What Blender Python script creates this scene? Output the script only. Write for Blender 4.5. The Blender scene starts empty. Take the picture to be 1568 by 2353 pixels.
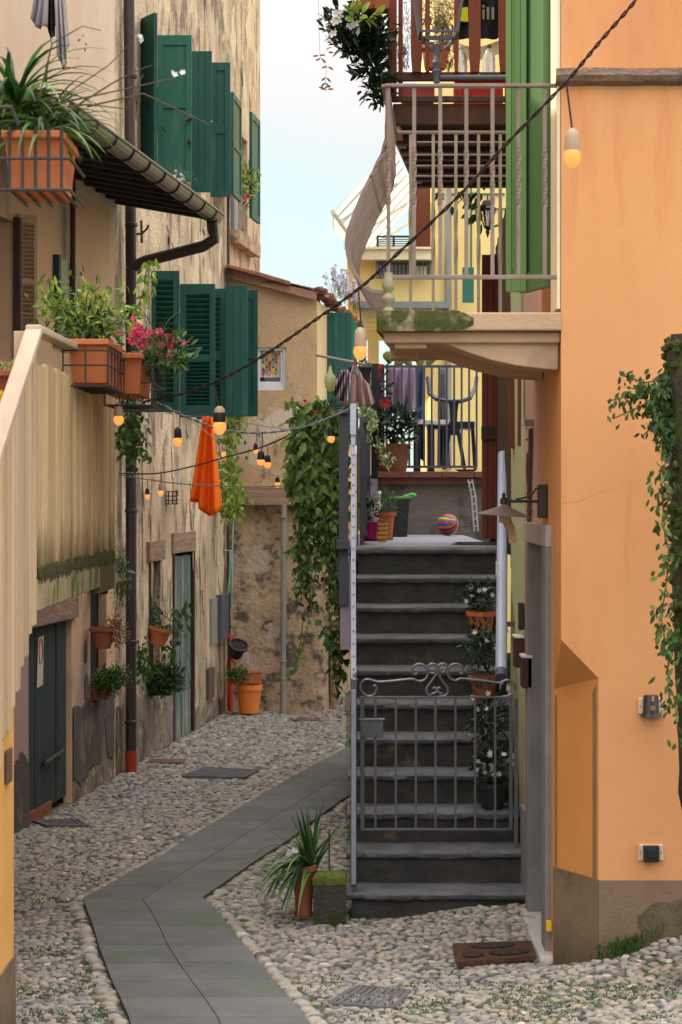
import bpy, math, random
import numpy as np
from mathutils import Vector, Matrix, noise
R = random.Random(7)
F = 4922.0; HY = 1136.0; CX = 784.0; H = 2.36      # focal (px of the 1568 wide picture), horizon row, centre column, eye height
sc = bpy.context.scene

# ------------------------------------------------------------------ camera, sky, sun, exposure
cam = bpy.data.objects.new('camera', bpy.data.cameras.new('camera'))
sc.collection.objects.link(cam); sc.camera = cam
cam.location = (0, 0, H); cam.rotation_euler = (math.radians(90), 0, 0)
cam.data.sensor_width = 36; cam.data.lens = 36 * F / 2353; cam.data.shift_y = -(1176.5 - HY) / 2353
cam.data.clip_start = .1; cam.data.clip_end = 2000
cam.data.dof.use_dof = True; cam.data.dof.focus_distance = 14.5; cam.data.dof.aperture_fstop = 7.0
SUN_EL = 46.0; SUN_AZ = -76.0      # azimuth clockwise from +Y
w = bpy.data.worlds.new('World'); sc.world = w; w.use_nodes = True
nt = w.node_tree; N = nt.nodes; L = nt.links; N.clear()
def wn(t, **k):
    n = N.new(t)
    for a, b in k.items(): setattr(n, a, b)
    return n
def wmath(op, a, b=None):
    n = wn('ShaderNodeMath', operation=op)
    for i, v in enumerate((a, b)):
        if v is None: continue
        if isinstance(v, (int, float)): n.inputs[i].default_value = v
        else: L.new(v, n.inputs[i])
    return n.outputs[0]
sky = wn('ShaderNodeTexSky', sky_type='NISHITA', sun_disc=False)
sky.sun_elevation = math.radians(SUN_EL); sky.sun_rotation = math.radians(SUN_AZ)
tc = wn('ShaderNodeTexCoord'); sep = wn('ShaderNodeSeparateXYZ'); L.new(tc.outputs['Generated'], sep.inputs[0])
nz = wn('ShaderNodeTexNoise'); nz.inputs['Scale'].default_value = 3.2; nz.inputs['Detail'].default_value = 6
L.new(tc.outputs['Generated'], nz.inputs['Vector'])
# cloud cover: thin near the horizon, closed above; an overcast sky is about three times brighter overhead
m = wmath('ADD', sep.outputs['Z'], wmath('MULTIPLY', wmath('SUBTRACT', nz.outputs['Fac'], .5), .16))
mr = wn('ShaderNodeMapRange'); mr.interpolation_type = 'SMOOTHSTEP'
mr.inputs['From Min'].default_value = .125; mr.inputs['From Max'].default_value = .19; L.new(m, mr.inputs['Value'])
lum = wmath('ADD', 5.0, wmath('MULTIPLY', wmath('POWER', wmath('MAXIMUM', sep.outputs['Z'], 0), 1.7), 24.0))
lum = wmath('ADD', lum, wmath('MULTIPLY', wmath('MAXIMUM', wmath('MULTIPLY', sep.outputs['Y'], -1), 0), 4.5))
cl = wn('ShaderNodeVectorMath', operation='SCALE'); cl.inputs[0].default_value = (1.0, .955, .96); L.new(lum, cl.inputs['Scale'])
blue = wn('ShaderNodeMix', data_type='RGBA'); blue.inputs[0].default_value = .85
blue.inputs[7].default_value = (5.0, 6.0, 5.75, 1)
sks = wn('ShaderNodeVectorMath', operation='SCALE'); sks.inputs['Scale'].default_value = 1.6; L.new(sky.outputs[0], sks.inputs[0])
L.new(sks.outputs[0], blue.inputs[6])
mx = wn('ShaderNodeMix', data_type='RGBA'); L.new(mr.outputs[0], mx.inputs[0])
L.new(blue.outputs[2], mx.inputs[6]); L.new(cl.outputs[0], mx.inputs[7])
bg = wn('ShaderNodeBackground'); bg.inputs['Strength'].default_value = .1
L.new(mx.outputs[2], bg.inputs[0]); wo = wn('ShaderNodeOutputWorld'); L.new(bg.outputs[0], wo.inputs[0])
sl = bpy.data.lights.new('sun', 'SUN'); sl.energy = 3.0; sl.angle = math.radians(.5); sl.color = (1, .93, .82)
so = bpy.data.objects.new('sun', sl); sc.collection.objects.link(so)
e, a = math.radians(SUN_EL), math.radians(SUN_AZ)
sd = Vector((math.sin(a) * math.cos(e), math.cos(a) * math.cos(e), math.sin(e)))
so.rotation_euler = sd.to_track_quat('Z', 'Y').to_euler()
sc.view_settings.view_transform = 'Standard'; sc.view_settings.look = 'None'
sc.view_settings.gamma = 1; sc.view_settings.exposure = 0.68
sc.cycles.max_bounces = 8; sc.cycles.diffuse_bounces = 5

# ------------------------------------------------------------------ helpers
def P(x, y, D): return Vector(((x - CX) / F * D, D, H - (y - HY) / F * D))
def V(*a): return Vector(a)
class MB:
    def __init__(s): s.v = []; s.f = []; s.t = []
    def add(s, vs, fs, t=0.0):
        n = len(s.v); s.v += [tuple(q) for q in vs]; s.f += [tuple(i + n for i in f) for f in fs]; s.t += [t] * len(fs)
        return s
    def quad(s, a, b, c, d, t=0.0): return s.add([a, b, c, d], [(0, 1, 2, 3)], t)
    def box(s, c, sz, M=None, t=0.0):
        vs = []
        for z in (-1, 1):
            for x, y in ((-1, -1), (1, -1), (1, 1), (-1, 1)):
                p = V(x * sz[0] / 2, y * sz[1] / 2, z * sz[2] / 2)
                if M is not None: p = M @ p
                vs.append(Vector(c) + p)
        return s.add(vs, [(3, 2, 1, 0), (4, 5, 6, 7), (0, 1, 5, 4), (1, 2, 6, 5), (2, 3, 7, 6), (3, 0, 4, 7)], t)
    def bb(s, x0, x1, y0, y1, z0, z1, t=0.0):
        return s.box(((x0 + x1) / 2, (y0 + y1) / 2, (z0 + z1) / 2), (abs(x1 - x0), abs(y1 - y0), abs(z1 - z0)), None, t)
    def bar(s, a, b, w, d, up=(0, 0, 1), t=0.0):          # box from a to b, w across, d along up x dir
        a, b = Vector(a), Vector(b); z = (b - a); l = z.length; z.normalize(); u = Vector(up)
        if abs(z.dot(u)) > .98: u = V(0, 1, 0)
        x = u.cross(z).normalized(); y = z.cross(x)
        M = Matrix((x, y, z)).transposed()
        return s.box((a + b) / 2, (w, d, l), M, t)
    def prism(s, poly, ext, t=0.0):
        n = len(poly); ext = Vector(ext); vs = [Vector(p) for p in poly] + [Vector(p) + ext for p in poly]
        fs = [tuple(range(n))[::-1], tuple(range(n, 2 * n))] + [(i, (i + 1) % n, n + (i + 1) % n, n + i) for i in range(n)]
        return s.add(vs, fs, t)
    def tube(s, pts, r, n=8, t=0.0, caps=True):
        pts = [Vector(p) for p in pts]; rr = r if isinstance(r, (list, tuple)) else [r] * len(pts)
        vs = []; prev = None
        for i, p in enumerate(pts):
            d = (pts[min(i + 1, len(pts) - 1)] - pts[max(i - 1, 0)])
            if d.length < 1e-9: d = V(0, 0, 1)
            d.normalize()
            if prev is None:
                u = V(0, 0, 1) if abs(d.z) < .9 else V(0, 1, 0); x = u.cross(d).normalized()
            else:
                x = (prev - d * prev.dot(d)); x = x.normalized() if x.length > 1e-6 else V(1, 0, 0)
            prev = x; y = d.cross(x)
            for k in range(n):
                an = 2 * math.pi * k / n; vs.append(p + (x * math.cos(an) + y * math.sin(an)) * rr[i])
        fs = []
        for i in range(len(pts) - 1):
            for k in range(n): fs.append((i * n + k, i * n + (k + 1) % n, (i + 1) * n + (k + 1) % n, (i + 1) * n + k))
        if caps: fs += [tuple(range(n))[::-1], tuple(range((len(pts) - 1) * n, len(pts) * n))]
        return s.add(vs, fs, t)
    def lathe(s, c, prof, n=20, M=None, sq=None, t=0.0):     # prof [(r,z)...]
        c = Vector(c); vs = []
        for r, z in prof:
            for k in range(n):
                an = 2 * math.pi * k / n; p = V(r * math.cos(an), r * math.sin(an), z)
                if sq: p.x *= sq[0]; p.y *= sq[1]
                if M is not None: p = M @ p
                vs.append(c + p)
        fs = []
        for i in range(len(prof) - 1):
            for k in range(n): fs.append((i * n + k, i * n + (k + 1) % n, (i + 1) * n + (k + 1) % n, (i + 1) * n + k))
        fs += [tuple(range(n))[::-1], tuple(range((len(prof) - 1) * n, len(prof) * n))]
        return s.add(vs, fs, t)
    def build(s, name, mat, parent=None, smooth=False, bev=0, label=None, cat=None, group=None, kind=None):
        me = bpy.data.meshes.new(name)
        if parent is not None: org = ORG[parent.name]
        elif kind == 'structure' or not s.v: org = V(0, 0, 0)
        else:
            A = np.array(s.v); org = V((A[:, 0].min() + A[:, 0].max()) / 2, (A[:, 1].min() + A[:, 1].max()) / 2, A[:, 2].min())
        me.from_pydata([tuple(Vector(p) - org) for p in s.v], [], s.f); me.update()
        if len(s.t) == len(me.polygons):
            at = me.attributes.new('tint', 'FLOAT', 'FACE'); at.data.foreach_set('value', s.t)
        if smooth: me.polygons.foreach_set('use_smooth', [True] * len(me.polygons))
        o = bpy.data.objects.new(name, me); sc.collection.objects.link(o); me.materials.append(mat)
        if parent is not None: o.parent = parent
        else: o.location = org
        ORG[o.name] = org
        if smooth:
            try: me.set_sharp_from_angle(angle=math.radians(40))
            except Exception: pass
        if bev:
            b = o.modifiers.new('bevel', 'BEVEL'); b.width = bev; b.segments = 2; b.limit_method = 'ANGLE'
        tag(o, label, cat, group, kind)
        return o
ORG = {}
def tag(o, label=None, cat=None, group=None, kind=None):
    if label: o['label'] = label
    if cat: o['category'] = cat
    if group: o['group'] = group
    if kind: o['kind'] = kind
def T(name, label, cat, loc, group=None):
    o = bpy.data.objects.new(name, None); sc.collection.objects.link(o); o.location = loc; o.empty_display_size = .1
    ORG[o.name] = Vector(loc); tag(o, label, cat, group); return o

# ------------------------------------------------------------------ materials
def mat(name, c1, c2=None, scale=6, st=(1, 1, 1), rough=.85, bump=.15, bscale=60, metal=0, stain=None, sscale=2, sst=(1, 1, 1),
        scut=(.5, .6), stain2=None, s2scale=5, s2st=(1, 1, 1), s2cut=(.58, .64), tint=None, transl=0, spec=.3, emis=None, alpha=None, trans=0,
        zmoss=None, wave=None, det=6, crack=None, ior=1.45):
    m = bpy.data.materials.new(name); m.use_nodes = True; nt = m.node_tree; n = nt.nodes; l = nt.links
    b = n['Principled BSDF']; b.inputs['Roughness'].default_value = rough; b.inputs['Metallic'].default_value = metal
    b.inputs['Specular IOR Level'].default_value = spec
    tc = n.new('ShaderNodeTexCoord').outputs['Object']
    def noi(sca, stt, detail=det):
        mp = n.new('ShaderNodeMapping'); mp.inputs['Scale'].default_value = stt; l.new(tc, mp.inputs[0])
        t = n.new('ShaderNodeTexNoise'); t.inputs['Scale'].default_value = sca; t.inputs['Detail'].default_value = detail
        t.inputs['Roughness'].default_value = .62; l.new(mp.outputs[0], t.inputs['Vector']); return t.outputs['Fac']
    def rng(s, a, bb):
        r = n.new('ShaderNodeMapRange'); r.interpolation_type = 'SMOOTHSTEP'
        r.inputs['From Min'].default_value = a; r.inputs['From Max'].default_value = bb; l.new(s, r.inputs['Value']); return r.outputs[0]
    def mix(f, a, c):
        x = n.new('ShaderNodeMix'); x.data_type = 'RGBA'
        if hasattr(f, 'links'): l.new(f, x.inputs[0])
        else: x.inputs[0].default_value = f
        for i, q in ((6, a), (7, c)):
            if hasattr(q, 'links'): l.new(q, x.inputs[i])
            else: x.inputs[i].default_value = (*q, 1)
        return x.outputs[2]
    if c2 is None: c2 = tuple(v * .86 for v in c1)
    base = noi(scale, st); col = mix(rng(base, .32, .68), c2, c1)
    if stain: col = mix(rng(noi(sscale, sst), *scut), col, stain)
    if stain2: col = mix(rng(noi(s2scale, s2st), *s2cut), col, stain2)
    if zmoss:
        g = n.new('ShaderNodeNewGeometry'); sp = n.new('ShaderNodeSeparateXYZ'); l.new(g.outputs['Position'], sp.inputs[0])
        mm = n.new('ShaderNodeMath'); mm.operation = 'MULTIPLY_ADD'; l.new(noi(zmoss[3], (1, 1, .4)), mm.inputs[0]); mm.inputs[1].default_value = zmoss[4]
        l.new(sp.outputs['Z'], mm.inputs[2])
        r = n.new('ShaderNodeMapRange'); r.inputs['From Min'].default_value = zmoss[1]; r.inputs['From Max'].default_value = zmoss[2]
        r.inputs['To Min'].default_value = 1; r.inputs['To Max'].default_value = 0; l.new(mm.outputs[0], r.inputs['Value'])
        col = mix(r.outputs[0], col, zmoss[0])
    if wave:
        mp = n.new('ShaderNodeMapping'); l.new(tc, mp.inputs[0])
        wv = n.new('ShaderNodeTexWave'); wv.wave_type = 'BANDS'; wv.bands_direction = wave[3] if len(wave) > 3 else 'X'
        wv.inputs['Scale'].default_value = wave[0]; wv.inputs['Distortion'].default_value = wave[1]; l.new(mp.outputs[0], wv.inputs['Vector'])
        col = mix(rng(wv.outputs['Fac'], .35, .65), col, wave[2])
    if crack:
        vo = n.new('ShaderNodeTexVoronoi'); vo.feature = 'DISTANCE_TO_EDGE'; vo.inputs['Scale'].default_value = crack[0]
        ad = n.new('ShaderNodeVectorMath'); ad.operation = 'ADD'; l.new(tc, ad.inputs[0])
        nn = n.new('ShaderNodeTexNoise'); nn.inputs['Scale'].default_value = crack[0] * 3; l.new(tc, nn.inputs['Vector'])
        sc2 = n.new('ShaderNodeVectorMath'); sc2.operation = 'SCALE'; sc2.inputs['Scale'].default_value = crack[3]; l.new(nn.outputs['Color'], sc2.inputs[0])
        l.new(sc2.outputs[0], ad.inputs[1]); l.new(ad.outputs[0], vo.inputs['Vector'])
        r = n.new('ShaderNodeMapRange'); r.inputs['From Min'].default_value = 0; r.inputs['From Max'].default_value = crack[1]
        r.inputs['To Min'].default_value = crack[4] if len(crack) > 4 else .8; r.inputs['To Max'].default_value = 0; l.new(vo.outputs['Distance'], r.inputs['Value'])
        msk = n.new('ShaderNodeMath'); msk.operation = 'MULTIPLY'; l.new(r.outputs[0], msk.inputs[0]); l.new(rng(noi(crack[0] * .9, (1, 1, 1)), .45, .6), msk.inputs[1])
        col = mix(msk.outputs[0], col, crack[2])
    if tint:
        at = n.new('ShaderNodeAttribute'); at.attribute_name = 'tint'
        rp = n.new('ShaderNodeValToRGB'); l.new(at.outputs['Fac'], rp.inputs[0]); el = rp.color_ramp.elements
        el[0].color = (*tint[0], 1); el[-1].color = (*tint[-1], 1)
        for i, c in enumerate(tint[1:-1]):
            q = el.new((i + 1) / (len(tint) - 1)); q.color = (*c, 1)
        mulc = n.new('ShaderNodeMix'); mulc.data_type = 'RGBA'; mulc.blend_type = 'MULTIPLY'; mulc.inputs[0].default_value = 1
        l.new(rp.outputs[0], mulc.inputs[6]); l.new(col, mulc.inputs[7]); col = mulc.outputs[2]
    l.new(col, b.inputs['Base Color'])
    if bump:
        bn = n.new('ShaderNodeBump'); bn.inputs['Strength'].default_value = bump; bn.inputs['Distance'].default_value = .02
        hs = n.new('ShaderNodeMath'); hs.operation = 'ADD'; l.new(noi(bscale, (1, 1, 1), 4), hs.inputs[0])
        h2 = n.new('ShaderNodeMath'); h2.operation = 'MULTIPLY'; h2.inputs[1].default_value = 2.0; l.new(base, h2.inputs[0])
        l.new(h2.outputs[0], hs.inputs[1]); l.new(hs.outputs[0], bn.inputs['Height']); l.new(bn.outputs[0], b.inputs['Normal'])
    if emis:
        b.inputs['Emission Color'].default_value = (*emis[0], 1); b.inputs['Emission Strength'].default_value = emis[1]
    if trans: b.inputs['Transmission Weight'].default_value = trans; b.inputs['IOR'].default_value = ior
    if transl:
        tr = n.new('ShaderNodeBsdfTranslucent'); l.new(col, tr.inputs[0]); ms = n.new('ShaderNodeMixShader'); ms.inputs[0].default_value = transl
        l.new(b.outputs[0], ms.inputs[1]); l.new(tr.outputs[0], ms.inputs[2]); l.new(ms.outputs[0], n['Material Output'].inputs[0])
    return m
W1 = (1, 1, 1)
m_cream = mat('cream_plaster', (.72, .58, .44), (.64, .5, .37), 1.6, (1, 1, .6), bump=.3, stain=(.5, .38, .28), sscale=1.1, sst=(1, 1, .35), scut=(.55, .72), stain2=(.25,.2,.16), s2scale=14, s2cut=(.68,.74))
m_rubbed = mat('stained_plaster', (.72, .46, .27), (.6, .4, .25), 1.4, (1, 1, .5), bump=.35, stain=(.3, .25, .21), sscale=.9, sst=(1, 1, .5), scut=(.52, .68), stain2=(.62, .46, .33), s2scale=3, s2st=(1, 1, .4), s2cut=(.6, .68))
m_old = mat('old_lime_render', (.64, .49, .33), (.43, .325, .215), 2.6, (1, 1, .7), bump=1.0, bscale=26, stain=(.22, .17, .125), sscale=3.0, sst=(1.5, 1.5, .6), scut=(.5, .62), stain2=(.7, .56, .38), s2scale=2.6, s2st=(1, 1, .6), s2cut=(.52, .6), crack=(3.6, .016, (.15, .11, .08), .3, .6))
m_gable = mat('ochre_render', (.58, .39, .215), (.47, .32, .18), 2.2, W1, bump=.5, bscale=40, stain=(.62, .5, .37), sscale=1.3, scut=(.56, .64), stain2=(.2, .15, .1), s2scale=3.2, s2st=(1, 1, .5), s2cut=(.62, .72), crack=(1.6, .01, (.2, .14, .1), .3))
m_stonebase = mat('mottled_stone_render', (.54, .39, .25), (.38, .27, .17), 6, W1, bump=1.0, bscale=22, stain=(.13, .1, .08), sscale=5, scut=(.5, .62), stain2=(.5, .4, .31), s2scale=2.2, s2cut=(.56, .62))
m_lowband = mat('dirty_brown_render', (.3, .235, .175), (.2, .155, .115), 5, W1, bump=.9, bscale=30, stain=(.12, .095, .075), sscale=4, scut=(.52, .64), stain2=(.42, .34, .25), s2scale=6, s2cut=(.58, .64))
m_greyband = mat('grey_cement_plaster', (.13, .105, .09), (.095, .078, .066), 4, W1, bump=.6, bscale=50, stain=(.24, .19, .15), sscale=2.2, sst=(1, 1, .6), scut=(.58, .68))
m_pinkw = mat('faded_pink_paint', (.5, .32, .3), (.42, .28, .26), 2, (1, 1, .3), bump=.2)
m_wood = mat('pale_planks', (.7, .53, .31), (.5, .37, .21), 3, (2, 2, .15), bump=.3, stain=(.5, .35, .16), sscale=5, sst=(1, 1, .12), scut=(.54, .66), stain2=(.25, .17, .09), s2scale=26, s2cut=(.7, .74), zmoss=((.15, .115, .045), 2.3, 2.52, 5, .6), tint=((.8, .76, .72), (1, 1, 1), (1.12, 1.08, 1.0)))
m_wood2 = mat('pale_stair_planks', (.62, .48, .32), (.46, .35, .23), 3, (2, 2, .15), bump=.3, stain=(.55, .38, .18), sscale=5, sst=(1, 1, .12), scut=(.54, .66), stain2=(.25, .17, .09), s2scale=26, s2cut=(.7, .74), tint=((.8, .77, .74), (1, 1, 1), (1.12, 1.08, 1.03)))
m_woodlow = mat('mossy_beam', (.42, .34, .2), (.3, .25, .14), 3, W1, bump=.5, stain=(.1, .12, .035), sscale=4, sst=(1, 1, .5), scut=(.5, .6))
m_mosswood = mat('moss_dark', (.08, .085, .022), (.045, .045, .018), 12, W1, bump=1.0, bscale=60)
m_rail = mat('worn_handrail_wood', (.58, .46, .34), (.42, .33, .24), 4, (1, .3, 1), bump=.3)
m_orange = mat('orange_render', (.69, .335, .145), (.65, .305, .125), 1.3, W1, bump=.12, bscale=90, stain=(.58, .24, .095), sscale=1.2, sst=(1, 1, .35), scut=(.52, .72), stain2=(.6, .25, .1), s2scale=5, s2st=(1, 1, .12), s2cut=(.55, .75), crack=(.9, .004, (.45, .2, .07), .25, .75))
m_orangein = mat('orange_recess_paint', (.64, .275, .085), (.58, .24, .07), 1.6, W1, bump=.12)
m_yelwall = mat('amber_render', (.75, .42, .13), (.66, .36, .1), 2, W1, bump=.15)
m_plinth = mat('grey_plinth', (.25, .175, .11), (.19, .135, .085), 3, W1, bump=.3, stain=(.09, .075, .035), sscale=1.5, scut=(.5, .66), zmoss=((.05, .055, .02), .22, .5, 4, .35))
m_band = mat('painted_line', (.3, .17, .07))
m_cord = mat('stone_string_course', (.26, .17, .12), (.17, .11, .08), 10, (1, 1, 2), bump=.8)
m_stone = mat('grey_door_stone', (.24, .23, .23), (.19, .185, .185), 5, W1, bump=.2, bscale=120)
m_stonelt = mat('pale_door_stone', (.46, .43, .42), (.36, .34, .33), 4, W1, bump=.3)
m_pinkhouse = mat('pink_side_paint', (.62, .38, .3), (.54, .33, .27), 2, (1, 1, .25), bump=.2)
m_green_w = mat('pale_green_paint', (.5, .55, .3), (.43, .48, .26), 3, (1, 1, .15), bump=.4)
m_step = mat('dark_step_stone', (.06, .057, .053), (.035, .034, .032), 5, (1, 1, 2), bump=.5, bscale=45, stain=(.15, .105, .07), sscale=3, sst=(1, 1, 1.6), scut=(.58, .7), stain2=(.05, .055, .035), s2scale=4, s2cut=(.58, .66))
m_tread = mat('worn_tread_stone', (.14, .143, .155), (.08, .081, .088), 6, W1, rough=.65, bump=.4, bscale=60, stain=(.13, .125, .12), sscale=5, scut=(.56, .7))
m_landing = mat('landing_slate', (.25, .26, .29), (.2, .205, .23), 5, W1, rough=.7, bump=.2)
m_conc = mat('board_marked_concrete', (.2, .185, .15), (.15, .14, .115), 3, (1, 1, 4), bump=.5, stain=(.1, .09, .075), sscale=3, scut=(.55, .65))
m_brickred = mat('terrace_coping_brick', (.22, .09, .06), (.16, .07, .05), 8, W1, bump=.3)
m_slabp = mat('path_slate', (.145, .15, .145), (.105, .11, .107), 3, W1, rough=.8, bump=.12, bscale=80, stain=(.11, .125, .095), sscale=1.6, scut=(.52, .64), tint=((.82, .84, .83), (.97, .97, .95), (1.12, 1.12, 1.1)))
m_ground = mat('sandy_earth_joints', (.19, .165, .125), (.12, .105, .08), 10, W1, bump=.6, stain=(.065, .085, .02), sscale=1.6, scut=(.44, .54))
m_peb = mat('river_pebbles', (1, 1, 1), (.86, .86, .86), 60, W1, rough=.72, bump=.15, bscale=150, tint=((.08, .08, .08), (.15, .15, .148), (.24, .23, .205), (.31, .29, .245), (.37, .345, .285), (.34, .25, .18), (.52, .485, .41)), spec=.35)
m_green = mat('dark_green_paint', (.007, .085, .068), (.005, .066, .054), 4, (1, 1, .3), rough=.55, bump=.15, spec=.4, stain=(.02, .115, .095), sscale=7, sst=(1, 1, .25), scut=(.55, .7), stain2=(.12, .2, .17), s2scale=30, s2st=(1, 1, .3), s2cut=(.72, .75))
m_greenold = mat('weathered_green_paint', (.018, .13, .092), (.04, .15, .1), 5, (1, 1, .3), rough=.6, bump=.15, stain=(.06, .16, .11), sscale=5, sst=(1, 1, .3), scut=(.55, .75))
m_greendk = mat('shaded_green_paint', (.006, .07, .055), (.005, .055, .045), 4, (1, 1, .3), rough=.55, bump=.1)  # darker copy of the green paint, shade put into its colour
m_bluedoor = mat('peeling_blue_door', (.12, .17, .165), (.07, .11, .11), 5, (3, 3, .2), bump=.4, stain=(.45, .4, .3), sscale=7, sst=(3, 3, .15), scut=(.52, .6))
m_slatedoor = mat('dark_teal_old_door', (.04, .06, .062), (.026, .038, .04), 5, (3, 3, .15), rough=.7, bump=.4, stain=(.1, .1, .09), sscale=8, sst=(2, 2, .15), scut=(.64, .72), zmoss=((.06, .035, .025), -.05, .25, 5, .3))
m_pipe = mat('brown_metal_pipe', (.035, .025, .027), (.05, .033, .032), 6, (1, 1, .4), rough=.45, bump=.05, spec=.5, stain=(.18, .13, .12), sscale=20, sst=(1, 1, .3), scut=(.7, .74))
m_pipegrey = mat('grey_drain_pipe', (.3, .29, .26), (.24, .23, .21), 8, (1, 1, .3), rough=.6, bump=.1)
m_redpipe = mat('orange_red_plastic', (.75, .06, .02), (.68, .05, .018), 5, W1, rough=.4, bump=0, spec=.5)
m_brickfoot = mat('rust_red_pipe_foot', (.42, .05, .02), (.34, .04, .017), 8, W1, rough=.6, bump=.1)
m_gutter = mat('galvanised_gutter', (.2, .19, .16), (.14, .13, .11), 6, W1, rough=.42, metal=.55, bump=.08, spec=.5)
m_soffit = mat('dark_soffit_boards', (.045, .04, .045), (.032, .028, .032), 6, W1, bump=.3)
m_tile = mat('terracotta_roof_tile', (.36, .15, .09), (.25, .11, .07), 10, W1, bump=.5, stain=(.14, .1, .08), sscale=6, scut=(.54, .64))
m_brwood = mat('weathered_brown_board', (.34, .19, .12), (.24, .13, .085), 4, (.4, 1, 4), bump=.5, stain=(.1, .06, .045), sscale=4, sst=(.5, 1, 3), scut=(.57, .66))
m_beamw = mat('weathered_lintel_wood', (.36, .23, .16), (.25, .16, .11), 4, (.3, 1, 5), bump=.6)
m_terra = mat('terracotta', (.55, .17, .065), (.48, .145, .055), 8, W1, rough=.8, bump=.12)
m_terradk = mat('old_terracotta', (.3, .1, .05), (.22, .075, .04), 8, W1, rough=.85, bump=.2)
m_terrabr = mat('bright_orange_plastic', (.82, .24, .045), (.78, .22, .04), 5, W1, rough=.5, bump=.02)
m_basket = mat('brown_ribbed_pot', (.26, .095, .04), (.2, .07, .03), 8, W1, rough=.6, bump=.1, wave=(28, 0, (.12, .045, .025), 'Z'))
m_soil = mat('potting_soil', (.05, .035, .025), (.03, .02, .015), 30, W1, bump=.8)
m_iron = mat('black_wrought_iron', (.022, .02, .02), (.035, .027, .025), 12, W1, rough=.55, bump=.1, spec=.45)
m_gate = mat('grey_painted_iron', (.11, .11, .12), (.08, .08, .09), 6, W1, rough=.45, bump=.05, spec=.5)
m_scroll = mat('polished_grey_iron', (.26, .26, .29), (.2, .2, .23), 6, W1, rough=.4, metal=.6, bump=0, spec=.5)
m_slategrey = mat('slate_grey_paint', (.1, .105, .13), (.08, .085, .11), 3, (1, 1, .3), rough=.5, bump=.05)
m_lav = mat('lavender_grey_strip', (.3, .315, .4), (.25, .265, .34), 3, (1, 1, .3), rough=.45, bump=.05)
m_tubeblue = mat('blue_grey_tube', (.4, .45, .55), (.34, .39, .49), 3, W1, rough=.35, bump=.03, spec=.5)
m_lilac = mat('lilac_render', (.42, .37, .45), (.36, .31, .39), 3, W1, bump=.3)
m_balc = mat('balcony_plaster', (.5, .335, .215), (.44, .29, .185), 2.5, W1, bump=.25, stain=(.36, .24, .16), sscale=2, scut=(.54, .68))
m_balcmoss = mat('mossy_balcony_edge', (.36, .27, .17), (.26, .2, .12), 4, W1, bump=.5, bscale=40, stain=(.055, .065, .015), sscale=9, sst=(1, 1, .7), scut=(.36, .52), stain2=(.5, .4, .26), s2scale=9, s2st=(1, 1, .4), s2cut=(.6, .66))
m_brail = mat('taupe_painted_rail', (.27, .21, .175), (.2, .15, .12), 7, (1, 1, .4), rough=.55, bump=.1, stain=(.2, .12, .08), sscale=9, scut=(.6, .68))
m_brailold = mat('greenish_old_rail', (.36, .34, .22), (.28, .27, .17), 7, (1, 1, .4), rough=.6, bump=.15)
m_shgreen = mat('leaf_green_shutter_paint', (.13, .25, .065), (.11, .22, .058), 3, (1, 1, .2), rough=.45, bump=.05, spec=.45)
m_shgreen2 = mat('sage_green_panel', (.1, .19, .075), (.085, .165, .065), 3, (1, 1, .2), rough=.5, bump=.05)
m_redwood = mat('red_brown_stained_wood', (.2, .045, .022), (.14, .032, .017), 4, (2, 2, .2), rough=.5, bump=.2)
m_redwood2 = mat('brown_stained_wood', (.085, .035, .022), (.055, .024, .016), 4, (2, 2, .2), rough=.6, bump=.25)
m_darkwood = mat('dark_beam_wood', (.06, .03, .03), (.04, .02, .02), 4, (.5, .5, 2), rough=.6, bump=.3)
m_redpl = mat('red_plastic', (.5, .02, .02), None, 6, W1, rough=.35, bump=0, spec=.5)
m_yellow = mat('yellow_house_paint', (.85, .66, .27), (.8, .61, .24), 2, W1, bump=.08)
m_creamc = mat('cream_concrete', (.8, .7, .48), (.72, .62, .42), 3, W1, bump=.15)
m_greyband2 = mat('grey_blue_metal_band', (.2, .25, .27))
m_louv = mat('brown_louvre', (.2, .075, .045), (.16, .06, .035), 4, W1, rough=.6, bump=.1)
m_awn = mat('white_awning_canvas', (.8, .82, .78), (.74, .76, .72), 4, W1, transl=.55, bump=0)
m_awnst = mat('grey_awning_stripe', (.4, .41, .38), (.36, .37, .34), 4, W1, transl=.35, bump=0)
m_blk = mat('black_metal', (.018, .018, .02), None, 6, W1, rough=.45, bump=0, spec=.5)
m_dkgreyplas = mat('black_plastic', (.02, .021, .024), None, 6, W1, rough=.4, bump=0, spec=.5)
m_white = mat('white_frame_paint', (.72, .72, .74), (.62, .62, .66), 3, W1, rough=.4, bump=.03)
m_glass = mat('window_glass', (.03, .04, .045), None, 6, W1, rough=.06, bump=0, spec=.8)
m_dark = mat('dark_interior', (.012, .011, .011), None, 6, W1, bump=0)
m_bulbglass = mat('lit_bulb', (.35, .16, .05), None, 6, W1, rough=.3, bump=0, emis=((1, .4, .09), .62))
m_bulboff = mat('unlit_bulb', (.6, .6, .6), None, 6, W1, rough=.1, bump=0, trans=.7)
m_sockb = mat('black_bulb_socket', (.02, .018, .018), None, 6, W1, rough=.5, bump=0)
m_sockc = mat('beige_bulb_socket', (.45, .33, .22), None, 6, W1, rough=.5, bump=0)
m_cable = mat('black_cable', (.022, .02, .024), (.05, .02, .022), 30, W1, rough=.5, bump=0)
m_cableb = mat('blue_grey_cable', (.25, .31, .33), (.14, .17, .2), 40, W1, rough=.4, bump=0)
m_orcloth = mat('orange_cloth', (1.0, .24, .015), (.96, .2, .01), 5, (1, 1, .3), rough=.8, bump=.1, transl=.35)
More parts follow.
